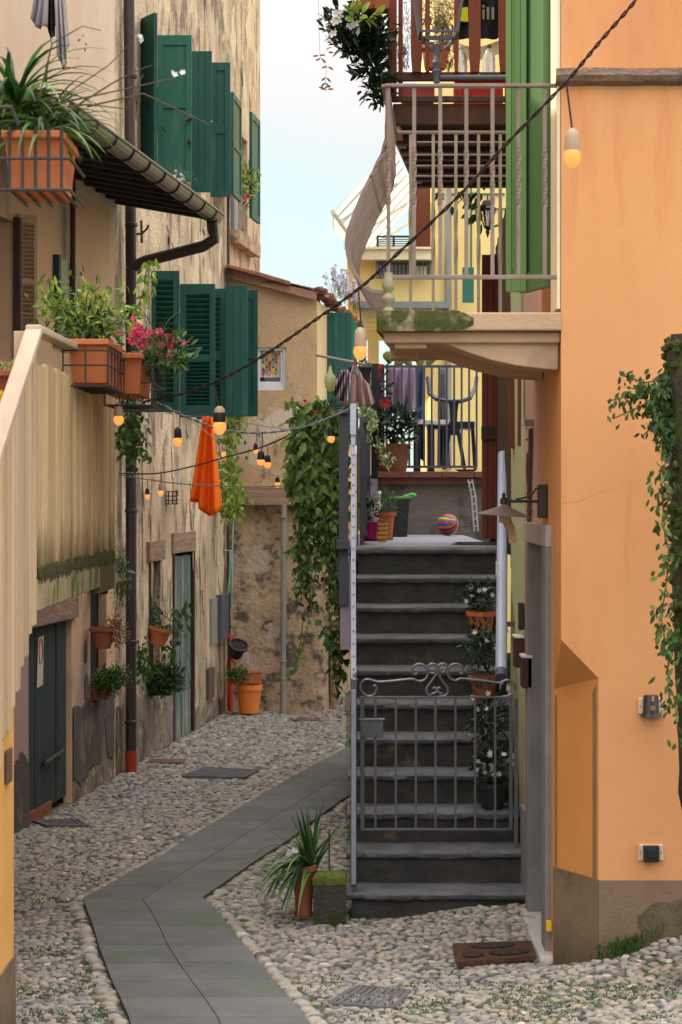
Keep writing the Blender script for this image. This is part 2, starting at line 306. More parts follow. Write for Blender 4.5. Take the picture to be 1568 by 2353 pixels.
# ------------------------------------------------------------------ the ground
CP = np.array([(.05, 11.72, .03), (1.01, 11.72, .112), (1.03, 10.33, .053), (1.2, 10.02, .194), (1.6, 10.0, .316), (2.6, 9.4, .42), (0, 9.1, .08),
               (-1, 9, .04), (-2.2, 17, -.09), (-1.33, 23.7, -.07), (-.2, 24, -.11), (.1, 29, -.15), (-1.3, 10.5, 0.0), (1.5, 8, .3), (0, 6, .1),
               (-1.5, 13, -.04), (0, 16, -.06), (0, 20, -.09), (.3, 10.3, .035), (-1.7, 14.5, -.08)])
def gz(x, y):
    x = np.asarray(x, float); y = np.asarray(y, float)
    d = (x[..., None] - CP[:, 0]) ** 2 + ((y[..., None] - CP[:, 1]) ** 2) * .6
    w = 1 / (d + .06) ** 1.6
    return (w * CP[:, 2]).sum(-1) / w.sum(-1)
def G(x, y):            # where the ray through a picture point meets the ground
    z = 0.0
    for _ in range(12):
        D = (H - z) * F / (y - HY); X = (x - CX) / F * D; z = float(gz(X, D))
    return V(X, D, z)
# the wall line along the left of the alley
def LWX(D): return -4.2 + .1213 * D
NL = V(1, -.1213, 0).normalized()
def LW(D, z, off=0.0): return V(LWX(D), D, z) + NL * off
def LD(x): return 4.2 * F / (1381 - x)
def LZ(x, y): return H - (y - HY) / F * LD(x)

mb = MB()
xs = [-60, -30, -15, -8] + [-5 + i * .15 for i in range(67)] + [8, 15, 30, 60]
ys = [-20, 0, 4] + [6 + i * .25 for i in range(100)] + [35, 45, 80, 200, 600]
XX, YY = np.meshgrid(xs, ys); ZZ = gz(XX, YY)
vs = [(float(XX[j, i]), float(YY[j, i]), float(ZZ[j, i])) for j in range(len(ys)) for i in range(len(xs))]
nx = len(xs)
mb.add(vs, [(j * nx + i, j * nx + i + 1, (j + 1) * nx + i + 1, (j + 1) * nx + i) for j in range(len(ys) - 1) for i in range(nx - 1)])
mb.build('ground', m_ground, smooth=True, kind='structure')

# slate path: left, middle and right edge followed on the ground from near to far
def line(px): return [G(*p) for p in px]
pe_l = line([(316, 2420), (296, 2353), (226, 2183), (190, 2075), (282, 2024), (426, 1939), (497, 1895), (600, 1835), (720, 1765), (800, 1723)])
pe_m = line([(530, 2420), (500, 2353), (385, 2183), (328, 2078), (436, 2006), (549, 1936), (616, 1895), (700, 1843), (775, 1797), (840, 1760)])
pe_r = line([(758, 2420), (704, 2353), (562, 2183), (467, 2072), (554, 2011), (665, 1938), (718, 1895), (790, 1843), (850, 1812), (900, 1790)])
for A in (pe_l, pe_m, pe_r):                                        # and on behind the stairs' line, towards the far corner
    A.insert(0, A[0] + (A[0] - A[1]).normalized() * 3)
def along(A, t):
    i = min(int(t), len(A) - 2); return A[i].lerp(A[i + 1], t - i)
LIFT = .03
mb = MB()
def slabs(A, B, sign):
    # A outer line, B middle line: rows of slabs
    t = 0.0; i = 0
    seg = [(B[k + 1] - B[k]).length for k in range(len(B) - 1)]
    for k in range(len(B) - 1):
        n = max(1, round(seg[k] / .5)); 
        for j in range(n):
            t0, t1 = k + j / n, k + (j + 1) / n
            q = [along(A, t0), along(B, t0), along(B, t1), along(A, t1)]
            c = sum(q, V(0, 0, 0)) / 4
            q = [c + (p - c) * (1 - .0035 / max((p - c).length, .05)) for p in q]
            q = [V(p.x, p.y, float(gz(p.x, p.y)) + LIFT) for p in q]
            if sign < 0: q = q[::-1]
            mb.prism([p - V(0, 0, .04) for p in q], (0, 0, .04), R.uniform(.1, .9))
slabs(pe_l, pe_m, 1); slabs(pe_r, pe_m, -1)
path = mb.build('path', m_slabp, kind='structure')
PPOLY = [(p.x, p.y) for p in pe_l] + [(p.x, p.y) for p in pe_r[::-1]]
def inpoly(x, y, poly):
    r = np.zeros(x.shape, bool); n = len(poly)
    for i in range(n):
        x0, y0 = poly[i]; x1, y1 = poly[(i + 1) % n]
        c = ((y0 > y) != (y1 > y)) & (x < (x1 - x0) * (y - y0) / (y1 - y0 + 1e-12) + x0); r ^= c
    return r
# pebbles: one low dome each, set in rough rows
rng = np.random.default_rng(3)
pts = []
y = 8.2
while y < 29:
    g = 1.0 if y < 13 else (1.12 if y < 18 else 1.35)
    dx, dy = .045 * g, .036 * g
    x0, x1 = -y * .19 - .5, min(y * .19 + .4, 2.4)
    x = np.arange(x0, x1, dx) + rng.uniform(0, dx)
    pts.append(np.stack([x + rng.uniform(-.3, .3, len(x)) * dx, np.full(len(x), y) + rng.uniform(-.4, .4, len(x)) * dy, np.full(len(x), g)], 1)); y += dy
pts = np.concatenate(pts); X, Y, S = pts.T
k = ~inpoly(X, Y, PPOLY)
k &= X > np.where(Y < 9.05, -1.35, -4.2 + .1213 * Y + .02)
k &= np.where((Y > 10.0) & (Y < 11.75), X < 1.03, True) & np.where((Y > 11.74) & (Y < 24), X < .12, True)
k &= ~((Y > 24) & (X < -.28 + .115 * (Y - 24) + .02))
k &= ~((X > 1.18) & (Y > 10.0)) & ~((X < .95) & (X > .03) & (Y > 11.7))
X, Y, S = X[k], Y[k], S[k]
ang = rng.normal(0, .45, len(X)); a_ = rng.uniform(.017, .032, len(X)) * S; b_ = rng.uniform(.012, .02, len(X)) * S; h_ = rng.uniform(.006, .013, len(X)) * S
tt = np.clip(rng.normal(.45, .24, len(X)), 0, 1)
# edging: a row of longer stones laid across on both sides of the path
ex, ey, ea, el, eb = [], [], [], [], []
for A in (pe_l, pe_r):
    for i in range(len(A) - 1):
        d = A[i + 1] - A[i]; n = int(d.length / .045); s = -1 if A is pe_l else 1
        nn = V(d.y, -d.x, 0).normalized() * s
        for j in range(n):
            p = A[i] + d * ((j + .5) / n) + nn * .045
            p = p + V(R.uniform(-.012, .012), R.uniform(-.006, .006), 0); ex.append(p.x); ey.append(p.y); ea.append(math.atan2(nn.y, nn.x) + R.gauss(0, .16)); el.append(R.uniform(.026, .05)); eb.append(R.uniform(.014, .025))
ex = np.array(ex); ey = np.array(ey)
dmin = np.full(len(X), 9.)
for i in range(0, len(ex), 4): dmin = np.minimum(dmin, (X - ex[i]) ** 2 + (Y - ey[i]) ** 2)
k = dmin > .075 ** 2
X, Y, ang, a_, b_, h_, tt = [q[k] for q in (X, Y, ang, a_, b_, h_, tt)]
X = np.concatenate([X, ex]); Y = np.concatenate([Y, ey]); ang = np.concatenate([ang, ea]); a_ = np.concatenate([a_, el]); b_ = np.concatenate([b_, eb])
h_ = np.concatenate([h_, np.full(len(ex), .022)]); tt = np.concatenate([tt, np.clip(rng.normal(.55, .2, len(ex)), 0, 1)])
n = len(X); K = 8
rings = [(1.0, -.45), (.93, .35), (.6, .85)]
th = np.arange(K) * 2 * np.pi / K
loc = np.concatenate([np.stack([r * np.cos(th), r * np.sin(th), np.full(K, z)], 1) for r, z in rings] + [np.array([[0, 0, 1.0]])])
nv = len(loc); lx = loc[None, :, 0] * a_[:, None] * rng.uniform(.88, 1.12, (n, nv)); ly = loc[None, :, 1] * b_[:, None] * rng.uniform(.88, 1.12, (n, nv)); lz = loc[None, :, 2] * h_[:, None]
ca, sa = np.cos(ang)[:, None], np.sin(ang)[:, None]
Z = gz(X, Y) + rng.uniform(0.0, .005, n) - .0005
vv = np.stack([X[:, None] + lx * ca - ly * sa, Y[:, None] + lx * sa + ly * ca, Z[:, None] + lz + lx * rng.normal(0, .12, n)[:, None]], 2).reshape(-1, 3)
fl = []
for r in range(2):
    for q in range(K): fl.append((r * K + q, r * K + (q + 1) % K, (r + 1) * K + (q + 1) % K, (r + 1) * K + q))
quads = np.array(fl); tris = np.array([(2 * K + q, 2 * K + (q + 1) % K, 3 * K) for q in range(K)])
base = (np.arange(n) * nv)[:, None, None]
qi = (quads[None] + base).reshape(n, -1); ti = (tris[None] + base).reshape(n, -1)
idx = np.concatenate([qi, ti], 1).reshape(-1)
tot = np.tile(np.concatenate([np.full(len(quads), 4), np.full(len(tris), 3)]), n)
me = bpy.data.meshes.new('cobbles'); me.vertices.add(len(vv)); me.vertices.foreach_set('co', vv.reshape(-1))
me.loops.add(len(idx)); me.loops.foreach_set('vertex_index', idx); me.polygons.add(len(tot))
me.polygons.foreach_set('loop_start', np.concatenate([[0], np.cumsum(tot)[:-1]])); me.polygons.foreach_set('loop_total', tot)
me.update(calc_edges=True); me.polygons.foreach_set('use_smooth', np.ones(len(tot), bool))
at = me.attributes.new('tint', 'FLOAT', 'FACE'); at.data.foreach_set('value', np.repeat(tt, len(quads) + len(tris)))
me.materials.append(m_peb); o = bpy.data.objects.new('cobbles', me); sc.collection.objects.link(o); tag(o, kind='stuff', label='small rounded river pebbles paving the alley on both sides of the slate path', cat='cobbles')
print('pebbles', n)

# drain covers and grates lying in the paving
def plate(name, px, m, label, cat, bars=0, lift=.02, hole=None):
    q = [G(*p) for p in px]; q = [V(p.x, p.y, float(gz(p.x, p.y)) + lift) for p in q]
    mb = MB()
    if bars:
        for e0, e1, e2, e3 in ((0, 1, 2, 3), (3, 2, 1, 0), ):
            mb.bar(q[e0], q[e1], .025, .02)
        mb.bar(q[0], q[3], .025, .02); mb.bar(q[1], q[2], .025, .02)
        for i in range(1, bars):
            t = i / bars; mb.bar(q[0].lerp(q[1], t), q[3].lerp(q[2], t), .02, .016)
        mb.prism([p - V(0, 0, .03) for p in q][::-1], (0, 0, -.01))
    else: mb.prism([p - V(0, 0, .02) for p in q], (0, 0, .02))
    return mb.build(name, m, label=label, cat=cat)
m_rustpl = mat('rusty_iron_plate', (.17, .1, .075), (.12, .075, .06), 12, W1, bump=.6)
m_castg = mat('dark_cast_grate', (.15, .147, .15), (.1, .098, .1), 12, W1, bump=.4)
plate('drain_grate', [(78, 1893), (180, 1890), (200, 1904), (110, 1904)], m_castg, 'dark broken iron grate in the cobbles below the old teal cellar door', 'drain', 8)
plate('drain_grate', [(420, 1790), (560, 1793), (592, 1776), (470, 1770)], m_castg, 'wide grey grate in the cobbles in front of the rust footed downpipe', 'drain', 16)
plate('drain_cover', [(335, 1757), (425, 1757), (428, 1749), (350, 1748)], m_rustpl, 'small rusty iron plate set in the cobbles close to the old house wall', 'drain cover')
plate('drain_cover', [(668, 1659), (728, 1659), (735, 1653), (690, 1652)], m_rustpl, 'narrow rusty plate in the cobbles at the foot of the stained gable wall', 'drain cover')
plate('drain_grate', [(760, 2312), (905, 2322), (940, 2283), (820, 2272)], m_castg, 'grey grate sunk in the near cobbles right of the slate path', 'drain', 9, lift=.008)

# ------------------------------------------------------------------ left houses
def wallgrid(mb, pos, u0, u1, z0, z1, ops, thick=.3, du=None):
    us = {u0, u1}; zs = {z0, z1}
    for o in ops: us |= {o[0], o[1]}; zs |= {o[2], o[3]}
    us = sorted(us); zs = sorted(zs)
    for i in range(len(us) - 1):
        for j in range(len(zs) - 1):
            a, b, c, d = us[i], us[i + 1], zs[j], zs[j + 1]
            if any(o[0] <= a and b <= o[1] and o[2] <= c and d <= o[3] for o in ops): continue
            mb.quad(pos(a, c, 0), pos(b, c, 0), pos(b, d, 0), pos(a, d, 0))
    for o in ops:
        a, b, c, d = o[:4]; t = -(o[4] if len(o) > 4 else .22)
        mb.quad(pos(a, c, 0), pos(a, d, 0), pos(a, d, t), pos(a, c, t)); mb.quad(pos(b, c, 0), pos(b, d, 0), pos(b, d, t), pos(b, c, t))
        mb.quad(pos(a, c, 0), pos(b, c, 0), pos(b, c, t), pos(a, c, t)); mb.quad(pos(a, d, 0), pos(b, d, 0), pos(b, d, t), pos(a, d, t))
def lwslab(mb, D0, D1, z0, z1, o0, o1, t=0.0):     # a slab standing off the left wall
    mb.prism([LW(D0, z0, o0), LW(D1, z0, o0), LW(D1, z0, o1), LW(D0, z0, o1)], (0, 0, z1 - z0), t)
TOPA, TOPB = 8.3, 10.6
hA = T('plaster_house', 'cream and rust plastered house with a tiled lean-to roof and teal cellar door', 'house', LW(14, 0, -2))
mb = MB()
opA = [(15.72, 17.0, -.6, 1.38, .07), (17.62, 18.2, .636, 1.6, .07), (13.2, 15.34, 3.3, 4.31, .2)]
wallgrid(mb, LW, 6, 18.5, -.6, 4.78, opA)
wa = mb.build('wall', m_rubbed, hA)
mb = MB(); lwslab(mb, 17.6, 18.22, .62, 1.62, -.1, -.072); mb.build('niche_shade_panel', m_dark, hA)  # black panel close behind the opening paints in the niche's dark depth
mb = MB(); wallgrid(mb, LW, 6, 18.5, 4.78, TOPA, [(10, 11, 5.6, 6.9, .2)])
mb.quad(LW(6, TOPA, 0), LW(18.5, TOPA, 0), LW(18.5, TOPA, -5), LW(6, TOPA, -5)); mb.build('upper_wall', m_cream, hA)
mb = MB(); lwslab(mb, 6.02, 18.48, -.6, TOPA - .02, -5, -.34); mb.build('dark_core', m_dark, hA)  # unseen black core box, added to block the sun through the house
# grey cement band with a ragged upper and lower edge
def band(mb, D0, D1, top, bot, off=.012, n=40, seed=1, amp=.1):
    n = 150; up = []; dn = []
    for i in range(n + 1):
        D = D0 + (D1 - D0) * i / n
        up.append(LW(D, top(D) + amp * (noise.noise(V(D * 5, seed, 0)) + .4 * noise.noise(V(D * 21, seed, 0))), off)); dn.append(LW(D, bot(D) + amp * (noise.noise(V(D * 7, seed, 5)) + .6 * noise.noise(V(D * 25, seed, 5))), off))
    for i in range(n):
        mb.quad(dn[i], dn[i + 1], up[i + 1], up[i]); mb.quad(up[i], up[i + 1], up[i + 1] - NL * .02, up[i] - NL * .02)
        mb.quad(dn[i], dn[i + 1], dn[i + 1] - NL * .02, dn[i] - NL * .02)
mb = MB(); band(mb, 17.02, 18.47, lambda D: .6, lambda D: -.5, off=.005, amp=.05); mb.build('dirty_base', m_lowband, hA)
mb = MB(); band(mb, 17.02, 18.45, lambda D: .66, lambda D: .12 + .3 * math.exp(-((D - 18.08) / .09) ** 2) - .1 * math.exp(-((D - 17.3) / .2) ** 2), amp=.07); mb.build('cement_band', m_greyband, hA); mb = MB()
band(mb, 15.1, 15.7, lambda D: .45, lambda D: -.3, n=8, seed=4); mb.build('cement_band', m_greyband, hA)
mb = MB(); band(mb, 14.5, 15.69, lambda D: 1.35, lambda D: .45, off=.008, n=6, amp=.02); mb.build('pink_strip', m_pinkw, hA)
rr = random.Random(5)                                                     # cement patches above the band
mb = MB()
for (x, y0, y1, wd) in ((195, 1470, 1525, 3), (197, 1545, 1612, 4)):
    pts = []
    for k in range(14):
        an = 2 * math.pi * k / 14; xx = x + wd * math.cos(an) * rr.uniform(.8, 1.1); yy = (y0 + y1) / 2 + (y1 - y0) / 2 * math.sin(an)
        pts.append(LW(LD(xx), LZ(xx, yy), .006))
    mb = MB(); mb.prism(pts, NL * .006); mb.build('cement_patch', m_greyband, hA)
# cellar door: three planks, iron latch, paper notice
door = MB()
for i in range(4):
    a, b = 15.74 + i * .312, 15.74 + (i + 1) * .312 - .012; lwslab(door, a, b, -.06 + .01 * i, 1.36, -.09, -.045 + .006 * (i % 2))
dr = door.build('door', m_slatedoor, hA, bev=.004)
mb = MB(); mb.tube([LW(16.2, .32, -.01), LW(16.75, .36, -.0)], .014, 8); mb.tube([LW(16.72, .45, -.06), LW(16.74, .36, -.04), LW(16.72, .12, -.06)], .013)
mb.tube([LW(16.25, .3, -.05), LW(16.25, .34, .0)], .02); mb.build('latch', m_iron, dr, smooth=True)
mb = MB(); q = lambda x, y: LW(LD(x), LZ(x, y), -.03)
mb.quad(q(94, 1582), q(108, 1573), q(110, 1460), q(97, 1466)); nn_ = mb.build('notice', mat('aged_paper', (.62, .56, .42), (.56, .5, .38), 8, W1, bump=.05), dr, label='faded paper notice with a red and violet arc')
mb = MB(); c = [q(103 + 3.5 * math.cos(t), 1496 + 26 * math.sin(t)) + NL * .003 for t in [i * .35 - 1.6 for i in range(10)]]
mb.tube(c, .006, 5); mb.build('printed_arc', mat('violet_ink', (.3, .1, .25), None, 6, W1, bump=0), dr)
mb = MB(); c = [q(101 - 2.5 * math.cos(t), 1496 + 30 * math.sin(t)) + NL * .003 for t in [i * .3 - 1.2 for i in range(9)]]
mb.tube(c, .004, 5); mb.build('printed_line', mat('red_ink', (.55, .12, .05), None, 6, W1, bump=0), dr)
mb = MB(); lwslab(mb, 15.6, 17.12, 1.38, 1.56, -.05, .03); mb.build('lintel', m_beamw, hA)
mb = MB(); lwslab(mb, 15.8, 16.5, -.14, .0, -.1, -.03); mb.build('door_sill', m_terradk, hA)
# brown louvred shutter and pale shutter
def louvre(name, parent, O, U, Zv, wdt, hgt, m, th=.035, panels=((.06, .5), (.54, .94)), frame=.055, nl=14, solid=False):
    """shutter leaf: O lower corner, U unit vector across, frame and tilted slats"""
    O = Vector(O); U = Vector(U).normalized(); Nn = U.cross(V(0, 0, 1)).normalized(); mb = MB()
    def pc(u0, u1, z0, z1, n0, n1, t=0.): mb.prism([O + U * u0 + Nn * n0 + V(0, 0, z0), O + U * u1 + Nn * n0 + V(0, 0, z0), O + U * u1 + Nn * n1 + V(0, 0, z0), O + U * u0 + Nn * n1 + V(0, 0, z0)], (0, 0, z1 - z0), t)
    pc(0, frame, 0, hgt, 0, th); pc(wdt - frame, wdt, 0, hgt, 0, th)
    ed = [0] + [v for p in panels for v in (p[0] * hgt, p[1] * hgt)] + [hgt]
    for i in range(0, len(ed), 2): pc(frame, wdt - frame, ed[i], ed[i + 1], 0.002, th - .002)
    for p in panels:
        z0, z1 = p[0] * hgt, p[1] * hgt
        if solid:
            n = 3; pc(frame, wdt - frame, z0, z1, .015, .02)
            for i in range(n):
                w0 = (wdt - 2 * frame) / n; pc(frame + i * w0 + .003, frame + (i + 1) * w0 - .003, z0, z1, .012, th - .016)
        else:
            for i in range(nl):
                z = z0 + (z1 - z0) * (i + .5) / nl; s = (z1 - z0) / nl
                a = O + U * frame + V(0, 0, z); b = O + U * (wdt - frame) + V(0, 0, z)
                mb.prism([a + Nn * 0.003 + V(0, 0, -s * .45), a + Nn * (th - .003) + V(0, 0, s * .3), a + Nn * (th - .003) + V(0, 0, s * .45), a + Nn * .003 + V(0, 0, -s * .3)], b - a)
            pc(frame, wdt - frame, z0, z1, -.004, .001)
    return mb.build(name, m, parent, bev=.002)
def plankleaf(name, parent, O, U, wdt, hgt, m, n=4, th=.035, battens=True):
    O = Vector(O); U = Vector(U).normalized(); Nn = U.cross(V(0, 0, 1)).normalized(); mb = MB()
    def pc(u0, u1, z0, z1, n0, n1): mb.prism([O + U * u0 + Nn * n0 + V(0, 0, z0), O + U * u1 + Nn * n0 + V(0, 0, z0), O + U * u1 + Nn * n1 + V(0, 0, z0), O + U * u0 + Nn * n1 + V(0, 0, z0)], (0, 0, z1 - z0))
    for i in range(n): pc(wdt * i / n + .0015, wdt * (i + 1) / n - .0015, 0, hgt, 0, th)
    pc(.004, wdt - .004, .004, hgt - .004, .006, th - .006)
    return mb.build(name, m, parent, bev=.003)
XR = V(1, 0, 0)
win = MB(); lwslab(win, 13.18, 15.36, 3.3, 4.31, -.2, -.17); wn_ = win.build('window', m_glass, hA)
m_shbr = mat('faded_louvre_paint', (.42, .3, .2), (.34, .24, .16), 5, (1, 1, .4), rough=.7, bump=.15)
louvre('shutter', wn_, P(38, 812, 15.36) , V(.93, .9, 0), None, .16, 1.0, m_shbr, nl=13, frame=.03)
mb = MB(); lwslab(mb, 15.3, 15.4, 3.3, 4.34, 0, .05); mb.build('window_frame', m_darkwood, wn_)
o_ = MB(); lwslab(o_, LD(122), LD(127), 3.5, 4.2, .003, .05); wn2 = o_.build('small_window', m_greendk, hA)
m_palesh = mat('pale_green_slats', (.5, .5, .32), (.42, .43, .27), 5, (1, 1, .4), rough=.7, bump=.15, wave=(18, 0, (.32, .32, .2), 'Y'))
mb = MB(); lwslab(mb, LD(128), LD(175), 3.5, 4.18, .003, .035); mb.build('shutter', m_palesh, wn2)
# lean-to roof with gutter
GX = lambda D: -1.054 - .1213 * (18.6 - D)
def RF(D, s, dz=0): # s 0 gutter edge .. 1 at the wall
    g = V(GX(D), D, 4.80) - NL * .12; wv = LW(D, 4.93, 0); p = g.lerp(wv, s); p.z += dz; return p
rf = MB()
rf.prism([RF(13.3, 0), RF(18.6, 0), RF(18.6, 1), RF(13.3, 1)], (0, 0, .03)); roof = rf.build('roof', m_soffit, hA)
mb = MB()
for i in range(15):                                                      # rafters and battens below
    D = 13.35 + i * .37; mb.bar(RF(D, .02, -.03), RF(D, .99, -.03), .06, .05)
for s in (.15, .33, .5, .68, .86): mb.bar(RF(13.3, s, -.005), RF(18.58, s, -.005), .03, .008)
mb.build('rafter', m_soffit, roof)
mb = MB()
for i in range(24):                                                     # curved tiles in rows running down to the gutter
    D = 13.4 + i * .216
    for j in range(5):
        a = RF(D, 1 - j * .19, .05); b = RF(D + R.uniform(-.01, .01), 1 - (j + 1) * .19 + .0, .04)
        mb.tube([a, b], [.035, .04], 8)
mb.build('roof_tile', m_tile, roof, smooth=True)
gt = MB(); n = 8
prof = [(-.075 * math.cos(math.pi * k / n), -.08 * math.sin(math.pi * k / n)) for k in range(n + 1)]
def gpt(D, u, z): p = V(GX(D), D, 4.80) + NL * (-.06 + u); p.z += z; return p
ring0 = [gpt(13.3, *p) for p in prof]; ring1 = [gpt(18.72, *p) for p in prof]
for k in range(n):
    gt.quad(ring0[k], ring0[k + 1], ring1[k + 1], ring1[k])
    i0, i1 = [gpt(13.3, p[0] * .93, p[1] * .93) for p in prof[k:k + 2]]; j0, j1 = [gpt(18.72, p[0] * .93, p[1] * .93) for p in prof[k:k + 2]]
    gt.quad(i0, i1, j1, j0)
gt.add(ring1, [tuple(range(n + 1))]); gt.tube([gpt(13.3, .078, .0), gpt(18.72, .078, 0)], .011, 6); gt.tube([gpt(13.3, -.078, .02), gpt(18.72, -.078, .02)], .02, 6)
gut = gt.build('gutter', m_gutter, roof, smooth=True)
mb = MB()
for i in range(10):
    D = 13.5 + i * .54; mb = MB(); mb.tube([gpt(D, p[0] * 1.06, p[1] * 1.06) for p in prof], .008, 5); mb.build('gutter_bracket', m_iron, roof)
dp = MB()
PX, PD = -1.9 + .02, 18.75
pp = LW(18.75, 0, .09)
dp.tube([gpt(18.55, 0, -.07), gpt(18.6, 0, -.15), V(-1.10, 18.62, 4.58), V(-1.2, 18.65, 4.52), V(pp.x + .12, pp.y, 4.4), V(pp.x, pp.y, 4.34)], .05, 12)
dp.build('gutter_outlet', m_pipe, roof, smooth=True)
mb = MB(); mb.tube([V(pp.x - .03, pp.y, 8.25), V(pp.x, pp.y, 4.2), V(pp.x, pp.y, .1)], .048, 12)
for z in (7.2, 6.0, 4.7, 3.4, 2.2, 1.05, .35): mb.lathe((pp.x, pp.y, z), [(.05, 0), (.056, .005), (.056, .03), (.05, .035)], 12)
dpo = mb.build('downpipe', m_pipe, hA, smooth=True)
mb = MB(); mb.tube([V(pp.x, pp.y, .12), V(pp.x, pp.y, -.12)], [.052, .05], 12); mb.build('pipe_foot', m_brickfoot, dpo, smooth=True)

hB = T('old_house', 'tall old house of peeling lime render with dark green shutters', 'house', LW(22.5, 0, -2))
opB = [(19.9, 20.42, .53, 1.73, .07), (21.07, 22.04, -.6, 1.78, .06), (20.07, 21.38, 3.14, 4.44, .2), (22.3, 23.3, 3.14, 4.44, .2),
       (19.55, 20.25, 5.4, 6.68, .2), (21.5, 22.4, 5.4, 6.68, .2), (24.3, 25.45, 5.35, 6.55, .18), (22.85, 23.1, .2, .47, .03)]
mb = MB(); wallgrid(mb, LW, 18.5, 26.4, -.6, TOPB, opB)
mb.quad(LW(26.4, -.6, 0), LW(26.4, TOPB, 0), LW(26.4, TOPB, -5), LW(26.4, -.6, -5)); mb.quad(LW(18.5, TOPB, 0), LW(26.4, TOPB, 0), LW(26.4, TOPB, -5), LW(18.5, TOPB, -5))
mb.quad(LW(18.5, TOPA, 0), LW(18.5, TOPB, 0), LW(18.5, TOPB, -5), LW(18.5, TOPA, -5)); mb.build('wall', m_old, hB)
mb = MB(); lwslab(mb, 19.88, 20.44, .5, 1.75, -.1, -.072); mb.build('niche_shade_panel', m_dark, hB)  # near black sheet stands in for the unlit depth of this niche
mb = MB(); lwslab(mb, 18.52, 26.38, -.6, TOPB - .02, -5, -.34); mb.build('dark_core', m_dark, hB)  # added black core, keeps sunlight from passing through the old house
mb = MB(); mb.tube([V(pp.x - .06, pp.y + .0, 4.9), V(pp.x - .08, pp.y, 10.5)], .0, 4)
# windows: pane + leaves turned out from the wall
def pane(D0, D1, z0, z1, deep=-.17):
    mb = MB(); lwslab(mb, D0, D1, z0, z1, deep, deep + .02); return mb.build('window', m_glass, hB)
def wframe(w_, D0, D1, z0, z1, m=m_white):
    mb = MB()
    for a, b, c, d in ((D0, D0 + .06, z0, z1), (D1 - .06, D1, z0, z1), ((D0 + D1) / 2 - .04, (D0 + D1) / 2 + .04, z0, z1), (D0, D1, z0, z0 + .06), (D0, D1, z1 - .06, z1)):
        lwslab(mb, a, b, c, d, -.15, -.12)
    mb.build('frame', m, w_)
w1 = pane(20.07, 21.38, 3.14, 4.44); w2 = pane(22.3, 23.3, 3.14, 4.44); w3 = pane(19.55, 20.25, 5.4, 6.68); w4 = pane(21.5, 22.4, 5.4, 6.68); w5 = pane(24.3, 25.45, 5.35, 6.55)
for w_, a, b, c, d in ((w1, 20.07, 21.38, 3.14, 4.44), (w2, 22.3, 23.3, 3.14, 4.44), (w5, 24.3, 25.45, 5.35, 6.55)): wframe(w_, a, b, c, d)
def X_(x, D): return (x - CX) / F * D
def leaf_px(fn, w_, x0, x1, D, z0, z1, m, D1=None, **k):
    D1 = D1 or D; a = V(X_(x0, D), D, z0); b = V(X_(x1, D1), D1, z0); return fn('shutter', w_, a, b - a, **({'Zv': None} if fn is louvre else {}), wdt=(b - a).length, hgt=z1 - z0, m=m, **k)
leaf_px(louvre, w1, 346, 413, 20.05, 3.13, 4.45, m_green, panels=((.07, .46), (.52, .94)), nl=11)
leaf_px(louvre, w1, 415, 495, 21.4, 3.13, 4.46, m_green, panels=((.09, .42), (.47, .93)), nl=12)
leaf_px(louvre, w2, 450, 519, 22.3, 3.14, 4.5, m_green, panels=((.07, .46), (.52, .94)), nl=11)
leaf_px(plankleaf, w2, 518, 570, 22.15, 3.17, 4.52, m_green, n=3)
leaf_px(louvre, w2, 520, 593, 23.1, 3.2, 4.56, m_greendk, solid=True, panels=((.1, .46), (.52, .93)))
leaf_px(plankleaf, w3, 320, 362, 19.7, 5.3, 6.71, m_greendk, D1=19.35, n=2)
leaf_px(louvre, w3, 363, 441, 20.27, 5.32, 6.70, m_greenold, solid=True, panels=((.07, .5), (.57, .93)))
leaf_px(plankleaf, w4, 440, 488, 21.0, 5.32, 6.70, m_green, n=3)
leaf_px(louvre, w4, 485, 530, 21.55, 5.35, 6.70, m_green, solid=True, panels=((.06, .47), (.52, .94)))
leaf_px(louvre, w5, 530, 549, 23.1, 5.6, 6.7, m_green, D1=23.8, solid=True, panels=((.06, .47), (.52, .94)), frame=.06)
leaf_px(louvre, w5, 573, 592, 24.3, 5.5, 6.7, m_green, D1=24.9, solid=True, panels=((.06, .47), (.52, .94)), frame=.05)
mb = MB(); lwslab(mb, 24.2, 25.7, 5.2, 5.35, -.1, .12); mb.build('window_sill', m_stonebase, hB)
mb = MB(); mb.tube([P(371, 290, 20.2), P(381, 302, 20.1)], .008); mb.tube([P(436, 322, 20.2), P(437, 330, 20.2)], .02); mb.tube([P(428, 272, 20.2), P(441, 272, 20.2)], .02); mb.build('shutter_catch', m_iron, w3)
mb = MB(); band(mb, 18.55, 21.03, lambda D: .52, lambda D: -.5, off=.008, amp=.14, seed=7); mb.build('dirty_base', m_lowband, hB)
mb = MB(); band(mb, 22.13, 23.9, lambda D: .02 + .1, lambda D: -.5, off=.008, amp=.14, seed=9); mb.build('dirty_base', m_lowband, hB)
